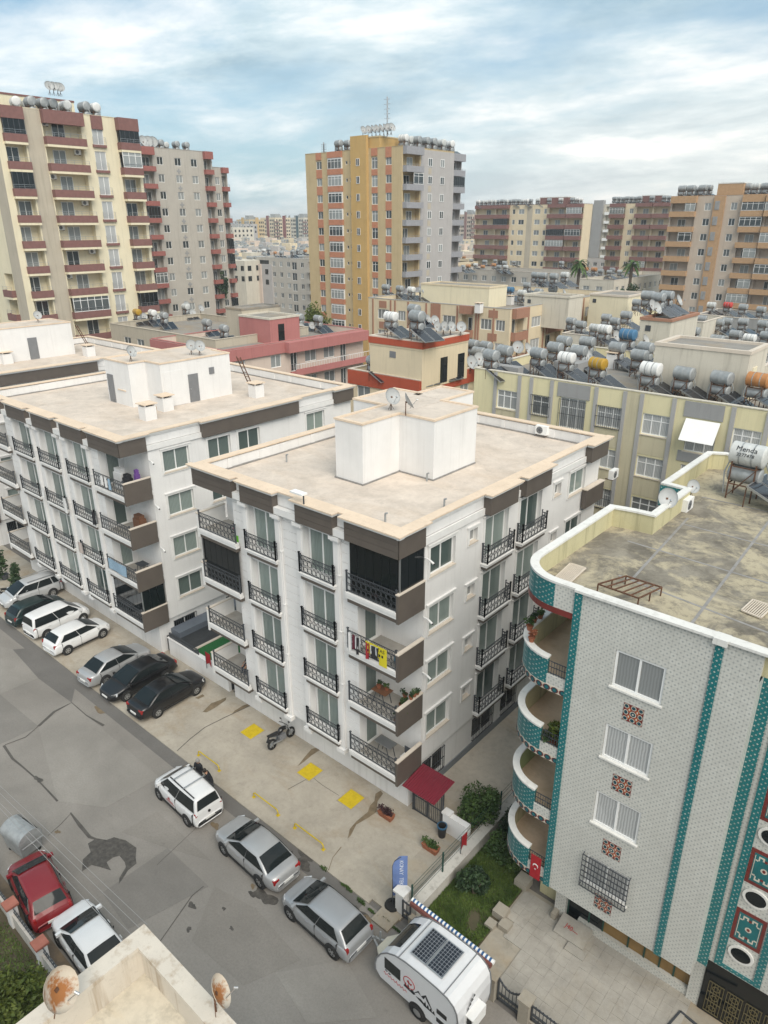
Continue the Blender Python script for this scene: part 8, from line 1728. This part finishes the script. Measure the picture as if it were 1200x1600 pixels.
# ------------------------------------------------------------------ people
def person(label, loc, rot, top, legs, hairc, pose='stand', skinc=(0.36, 0.20, 0.13)):
    t = thing('person', label, 'person', (0, 0, 0)); WM[t.name] = Matrix()
    if pose == 'sit':
        J = {'pel': (0, 0, .50), 'sp': (-.03, 0, .72), 'ch': (-.02, 0, .93), 'nk': (.01, 0, 1.08), 'hd': (.03, 0, 1.17), 'tp': (.03, 0, 1.30)}
        limbs = [[('pel', .12), ((.12, s * .10, .50), .095), ((.48, s * .12, .50), .07), ((.52, s * .12, .10), .05), ((.64, s * .13, .06), .045)] for s in (-1, 1)] + [[('ch', .12), ((-.02, s * .19, .97), .06), ((.08, s * .23, .72), .045), ((.30, s * .16, .66), .034), ((.38, s * .13, .66), .03)] for s in (-1, 1)]
    else:
        ln = .12 if pose == 'lean' else 0.0
        J = {'pel': (0, 0, .95), 'sp': (ln * .6, 0, 1.15), 'ch': (ln * 1.4, 0, 1.36), 'nk': (ln * 2, 0, 1.50), 'hd': (ln * 2.3 + .02, 0, 1.59), 'tp': (ln * 2.4 + .02, 0, 1.72)}
        limbs = [[('pel', .12), ((0, s * .10, .88), .095), ((.03, s * .11, .50), .07), ((-.01, s * .12, .10), .05), ((.12, s * .13, .05), .045)] for s in (-1, 1)] + [[('ch', .12), ((ln * 1.4, s * .19, 1.42), .06), ((ln + .04, s * .25, 1.14), .045), ((ln + .22, s * .17, 1.05), .034), ((ln + .30, s * .14, 1.06), .03)] for s in (-1, 1)]
    V = []; E_ = []; Rr = []; idx = {}
    for k, r_ in (('pel', .14), ('sp', .135), ('ch', .155), ('nk', .055), ('hd', .095), ('tp', .075)): idx[k] = len(V); V.append(J[k]); Rr.append(r_)
    for a, b in (('pel', 'sp'), ('sp', 'ch'), ('ch', 'nk'), ('nk', 'hd'), ('hd', 'tp')): E_.append((idx[a], idx[b]))
    for L in limbs:
        prev = idx[L[0][0]]
        for p_, r_ in L[1:]: V.append(p_); Rr.append(r_); E_.append((prev, len(V) - 1)); prev = len(V) - 1
        hand = Vector(L[-1][0])
        if r_ < .04:
            for k in range(5):
                a = R(-30 + 15 * k); q = hand + Vector((.07 * math.cos(a) * (.8 if k in (0, 4) else 1), .05 * math.sin(a), -.01)); V.append(tuple(q)); Rr.append(.010); E_.append((prev, len(V) - 1))
    me = bpy.data.meshes.new('body'); me.from_pydata(V, E_, []); o = bpy.data.objects.new('body', me); COL.objects.link(o); md = o.modifiers.new('skin', 'SKIN'); sb = o.modifiers.new('sub', 'SUBSURF'); sb.levels = 1; sb.render_levels = 1
    for v_, r_ in zip(me.skin_vertices[0].data, Rr): v_.radius = (r_, r_); v_.use_root = False
    me.skin_vertices[0].data[0].use_root = True
    dg = bpy.context.evaluated_depsgraph_get(); nm = bpy.data.meshes.new_from_object(o.evaluated_get(dg)); bpy.data.objects.remove(o)
    hz, wz = J['nk'][2], J['pel'][2]
    for p_ in nm.polygons:
        c = p_.center; p_.use_smooth = True
        ishand = abs(c.y) > .09 and c.x > (.27 if pose != 'lean' else .34) and wz - .05 < c.z < wz + .3
        p_.material_index = 0 if (c.z > hz or ishand) else (1 if c.z > wz - .02 and not (pose == 'sit' and c.x > .14 and abs(c.y) < .2 and c.z < .6) else 2)
    link('body', nm, [plain('skin', skinc, .6, var=.05, kind='obj'), top, legs], t)
    hd = Vector(J['hd']) + Vector((-.012, 0, .05)); m = MB(); m.lathe([(0, .13), (.05, .12), (.09, .07), (.105, 0), (.10, -.05)], 12, hd); obj('hair', m, hairc, t, smooth=True)
    hf = Vector(J['hd']); m = MB()
    for s in (-1, 1): m.cyl(hf + Vector((.088, s * .034, .03)), hf + Vector((.098, s * .034, .03)), .012, n=8)
    obj('eyes', m, M_INK, t); obj('nose', MB().add([tuple(hf + Vector(q)) for q in ((.09, -.014, -.01), (.09, .014, -.01), (.118, 0, -.008), (.092, 0, .035))], [(0, 2, 1), (0, 3, 2), (1, 2, 3)]), plain('skin', skinc), t)
    t.location = loc; t.rotation_euler = (0, 0, rot); return t
M_JACKET = plain('dark_navy_jacket', (0.015, 0.017, 0.022), .8, var=.1, kind='obj'); M_JEANS = plain('dark_trousers', (0.03, 0.034, 0.045), .85, var=.1, kind='obj'); M_HAIR = plain('dark_hair', (0.02, 0.015, 0.012), .6, var=0); M_GREYHAIR = plain('grey_hair', (0.25, 0.24, 0.23), .6, var=0)
p = G(309, 1189, 1.66); person('person in a dark jacket and white shirt standing behind the white van', (p.x, p.y, .05), R(-70), M_JACKET, M_JEANS, M_GREYHAIR); p = G(326, 1207, 1.5); person('person in a dark jacket leaning at the tail of the white van', (p.x + .1, p.y + .05, .05), R(-130), M_JACKET, M_JEANS, M_HAIR, 'lean')
pt_ = bpy.data.objects['person']; 
ch_ = thing('chair', 'dark chair under the seated person on the lowest left balcony', 'chair', (-28.9, 21.3, FLOORS[0])); obj('seat', MB().box(-29.15, 21.1, FLOORS[0] + .40, -28.7, 21.55, FLOORS[0] + .44), M_BLACKPL, ch_); obj('backrest', MB().box(-29.15, 21.52, FLOORS[0] + .44, -28.7, 21.56, FLOORS[0] + .9), M_BLACKPL, ch_)
for x in (-29.12, -28.74):
    for y in (21.13, 21.52): obj('leg', MB().box(x - .015, y - .015, FLOORS[0] + .01, x + .015, y + .015, FLOORS[0] + .4), M_BLACKPL, ch_)
person('person in dark clothes sitting on the lowest left balcony of the central block', (-28.93, 21.42, FLOORS[0] - .05), R(-90), M_JACKET, M_JEANS, M_HAIR, 'sit')

# ------------------------------------------------------------------ life on the balconies
def cloth(label, x, z, w, h, c, yf, group, out=.02):
    m = MB(); n = 5; vs = []
    for k in range(n + 1):
        u = k / n; vs += [(x + w * u, yf - out - .02 * math.sin(u * 9 + x), z), (x + w * (u * .96 + .02), yf - out - .035 * math.sin(u * 7 + x) - .02, z - h)]
    m.add(vs + [(a, b + .012, c_) for a, b, c_ in vs], [(2 * k, 2 * k + 2, 2 * k + 3, 2 * k + 1) for k in range(n)] + [(2 * (n + 1) + 2 * k + 1, 2 * (n + 1) + 2 * k + 3, 2 * (n + 1) + 2 * k + 2, 2 * (n + 1) + 2 * k) for k in range(n)])
    tag(obj('laundry', m, c), label, 'laundry', group)
LW, LB, LR, LD, LP = plain('white_cotton', (.6, .6, .6), .9, var=.06), plain('blue_check_cotton', (.25, .36, .46), .9, var=.15, scale=12), plain('red_cotton', (.30, .02, .03), .9, var=.1), plain('black_cotton', (.02, .02, .024), .9, var=.1), plain('purple_cotton', (.12, .05, .22), .9, var=.1)
LY = plain('yellow_cloth', (.62, .53, .02), .8, var=.05); LM = plain('maroon_cotton', (.10, .015, .03), .9, var=.1)
zt = FLOORS[2] + .98; g_ = 'laundry on the central balcony'
for i, (dx, w, h, c, nm) in enumerate(((.05, .26, .95, LW, 'pale shirt'), (.34, .2, .75, LM, 'maroon trousers'), (.52, .36, .62, LW, 'white top'), (.62, .16, .9, LD, 'black leggings'), (1.22, .22, .85, LR, 'red trousers'), (1.52, .42, .42, LW, 'white vest'), (1.58, .4, .62, LD, 'black and white top'))): cloth(nm + ' drying on the third corner balcony rail of the central block', -19.75 + dx, zt - .01 * i, w, h, c, 20.2, g_, .03 + .012 * i)
ybn = thing('balcony_banner', 'yellow lettered banner on the third corner balcony of the central block', 'banner', (-18.2, 20.2, FLOORS[2])); obj('cloth', MB().box(-18.55, 20.13, FLOORS[2] + .42, -17.3, 20.145, FLOORS[2] + 1.0), LY, ybn); obj('cloth', MB().box(-17.75, 20.133, FLOORS[2] + .05, -17.3, 20.148, FLOORS[2] + .419), LY, ybn); text('lettering', 'A.BESTAS', .26, M_INK, ybn, (-17.95, 20.125, FLOORS[2] + .82), (R(90), 0, 0)); [obj('print_stroke', MB().box(-18.45 + .17 * k, 20.122, FLOORS[2] + .50, -18.45 + .17 * k + .10, 20.129, FLOORS[2] + .62), M_INK, ybn) for k in range(6)]
def bottle(loc, label):
    t = thing('water_bottle', label, 'bottle', loc); obj('body', MB().lathe([(0, 0), (.13, 0), (.135, .02), (.135, .3), (.06, .38), (.03, .42), (.03, .48), (0, .48)], 12, loc), plain('blue_plastic_bottle', (.10, .25, .36), .2, var=0), t, smooth=True); obj('cap', MB().cyl(Vector(loc) + Vector((0, 0, .48)), Vector(loc) + Vector((0, 0, .52)), .035, n=10), plain('white_cap', (.6, .6, .6), .5, var=0), t)
bottle((-17.35, 20.9, FLOORS[2] + .012), 'blue water bottle on the third corner balcony of the central block')
def table(loc, w, d, h, mat, label, rot=0):
    t = thing('table', label, 'table', loc); x, y, z = loc; obj('tabletop', MB().box(x - w / 2, y - d / 2, z + h - .03, x + w / 2, y + d / 2, z + h), mat, t)
    for a in (-1, 1):
        for b in (-1, 1): obj('leg', MB().beam((x + a * w * .42, y + b * d * .4, z), (x + a * w * .2, y + b * d * .4, z + h - .03), .03), M_IRON, t)
WOOD = plain('brown_wood', (.16, .075, .04), .6, var=.15)
table((-18.5, 21.2, FLOORS[1] + .012), .9, .6, .72, WOOD, 'folding brown table on the second corner balcony of the central block')
for i, (x, y, z, r_) in enumerate(((-18.7, 21.2, .73, .12), (-18.3, 21.3, .73, .1), (-16.95, 20.5, .0, .16), (-16.98, 20.9, .0, .15), (-16.78, 21.25, .99, .11), (-16.78, 21.5, .99, .10), (-16.78, 21.72, .99, .10), (-17.5, 21.5, .0, .16), (-17.5, 21.7, .5, .13))): pot('potted plant, ' + ORD[i] + ' of the cluster on the second corner balcony', (x, y, FLOORS[1] + .012 + z), r_, r_ * 1.5, M_LEAF if i % 2 else M_LEAFD, 60 + i, 90, 1.1, group='pots on the second corner balcony')
table((-18.2, 21.1, FLOORS[0] + .012), 1.0, .55, .8, M_ALU, 'folding laundry rack on the lowest corner balcony of the central block')
t = thing('chair', 'white chair on the lowest corner balcony of the central block', 'chair', (-17.1, 21.3, FLOORS[0])); z = FLOORS[0] + .012; obj('seat', MB().box(-17.3, 21.1, z + .4, -16.92, 21.48, z + .44), M_PVC, t); obj('backrest', MB().box(-17.3, 21.46, z + .44, -16.92, 21.49, z + .85), M_IRON, t)
for x in (-17.28, -16.94):
    for y in (21.12, 21.46): obj('leg', MB().box(x - .014, y - .014, z, x + .014, y + .014, z + .4), M_IRON, t)
bk = thing('bicycle', 'small pink bicycle on the top left balcony of the central block', 'bicycle', (-28.7, 21.2, FLOORS[3])); z = FLOORS[3] + .012
for x in (-29.0, -28.35):
    m = MB(); ring(m, 0, 0, .2, 14, 0, .025); m.xf(Matrix.Translation((x, 21.1, z + .22))); obj('wheel', m, M_TYRE, bk)
obj('frame', MB().tube([(-29.0, 21.1, z + .22), (-28.8, 21.1, z + .52), (-28.45, 21.1, z + .56), (-28.7, 21.1, z + .22), (-28.8, 21.1, z + .52)], .018, 5).tube([(-28.45, 21.1, z + .7), (-28.45, 21.1, z + .56), (-28.35, 21.1, z + .22)], .018, 5), plain('pink_paint', (.5, .05, .14), .4, var=0), bk); obj('saddle', MB().box(-28.92, 21.05, z + .56, -28.74, 21.15, z + .6), M_BLACKPL, bk); obj('handlebar', MB().beam((-28.45, 20.93, z + .72), (-28.45, 21.27, z + .72), .025), M_BLACKPL, bk)
tag(obj('green_crate', MB().box(-28.1, 20.5, FLOORS[3] + .012, -27.8, 20.8, FLOORS[3] + .35), plain('lime_plastic', (.14, .45, .03), .5, var=.05)), 'lime green crate on the top left balcony of the central block', 'crate')
# laundry block
gl_ = 'laundry on the left block'; yl = 20.0; F3 = FLOORS[3]
for i, (x, z, w, h, c, nm) in enumerate(((-40.6, F3 + .98, .3, .6, LW, 'white vest on the top corner balcony of the left block'), (-40.15, F3 + .98, .3, .65, LW, 'white shirt on the top corner balcony of the left block'), (-39.75, F3 + .97, .35, .7, LB, 'pale blue shirt on the top corner balcony of the left block'), (-41.3, FLOORS[1] + 1.0, 2.2, .75, LB, 'blue checked sheet over the second corner balcony of the left block'),
        (-46.5, FLOORS[2] + 1.0, .45, 1.1, LW, 'white towel on the third floor railing of the left block'), (-42.5, FLOORS[2] + 1.0, .4, .9, LD, 'dark trousers hung beside the third floor window of the left block'), (-45.4, FLOORS[1] + .98, .7, .8, plain('beige_cotton', (.42, .36, .33), .9, var=.08), 'beige sheet on the second floor railing of the left block'), (-49.6, FLOORS[2] + 1.0, .4, .8, LW, 'white cloth on the third floor railing further left'))): cloth(nm, x, z, w, h, c, yl, gl_, .05)
for (x, y, z, w, d, h, mt, lab, ct_) in ((-39.9, 20.9, F3, .9, .4, 1.35, LW, 'pale clothes rack on the top corner balcony of the left block', 'rack'), (-39.0, 20.9, F3, .6, .4, 1.15, LD, 'dark laundry heap on the top corner balcony of the left block', 'laundry'), (-38.4, 21.2, F3, .25, .3, 1.5, LP, 'purple bundle on the top corner balcony of the left block', 'laundry'), (-39.2, 21.4, FLOORS[2], .8, .5, 1.2, WOOD, 'brown cabinet on the third corner balcony of the left block', 'cabinet')): tag(obj('balcony_item', MB().box(x - w / 2, y - d / 2, z + .012, x + w / 2, y + d / 2, z + h * .8).box(x - w * .42, y - d * .35, z + h * .8, x + w * .4, y + d * .38, z + h), mt), lab, ct_)
table((-39.3, 21.2, FLOORS[1] + .012), .8, .6, .72, M_IRON, 'dark table on the second corner balcony of the left block')
# pots on the rounded balconies
for i, (x, y, f, r_, mt) in enumerate(((-10.75, 20.6, 12.06 + 1.05, .13, M_LEAF), (-10.9, 21.2, 12.06 + 1.05, .11, M_LEAFD), (-10.88, 21.6, 12.06 + 1.05, .13, M_LEAF), (-10.3, 19.95, 12.06 + 1.05, .12, M_TERRACOTTA), (-9.1, TY + .35, 9.14, .22, M_LEAFD), (-8.8, TY + .4, 9.14, .22, M_LEAFY))): pot(['green pot plant on the top rounded balcony', 'small pot plant next along the top rounded balcony', 'third pot plant on the top rounded balcony', 'terracotta pot at the front of the top rounded balcony', 'terracotta pot on the second rounded balcony', 'spiky yucca pot on the second rounded balcony'][i], (x, y, f), r_, r_ * 1.5, mt, 80 + i, 140 if i < 5 else 420, 1.0 if i < 5 else 1.4, group='pots on the rounded balconies', tall=1.0 if i < 5 else 1.8)
for k, f in enumerate(FLOORS[1:]): # wall cameras by the corner balconies
    for (x, y, nm) in ((-16.82, 22.1, 'central'), (-38.05, 21.95, 'left')):
        t = thing('wall_camera', 'white wall camera by the corner balcony of the ' + nm + ' block, ' + ORD[k] + ' from the bottom', 'camera', (x, y, f + 2.0), 0, 'wall cameras'); obj('arm', MB().beam((x, y, f + 2.0), (x + .35, y, f + 1.95), .05), M_PVC, t); obj('housing', MB().cyl((x + .3, y, f + 1.95), (x + .55, y - .05, f + 1.88), .05, n=10), M_PVC, t); obj('lens', MB().cyl((x + .55, y - .05, f + 1.88), (x + .58, y - .056, f + 1.87), .045, n=10), M_BLACKPL, t)
# ------------------------------------------------------------------ air
hz = bpy.data.materials.new('haze_air'); hz.use_nodes = True; hz.node_tree.nodes.clear()
_o = hz.node_tree.nodes.new('ShaderNodeOutputMaterial'); _p = hz.node_tree.nodes.new('ShaderNodeVolumePrincipled'); hz.node_tree.links.new(_p.outputs[0], _o.inputs['Volume'])
_p.inputs['Color'].default_value = (0.86, 0.90, 0.93, 1); _p.inputs['Density'].default_value = 0.0004; _p.inputs['Anisotropy'].default_value = 0.0
tag(obj('haze', MB().box(-2650, -1550, -1.5, 2650, 3650, 60), hz), 'thin pale haze filling the air over the town', 'haze', kind='stuff')
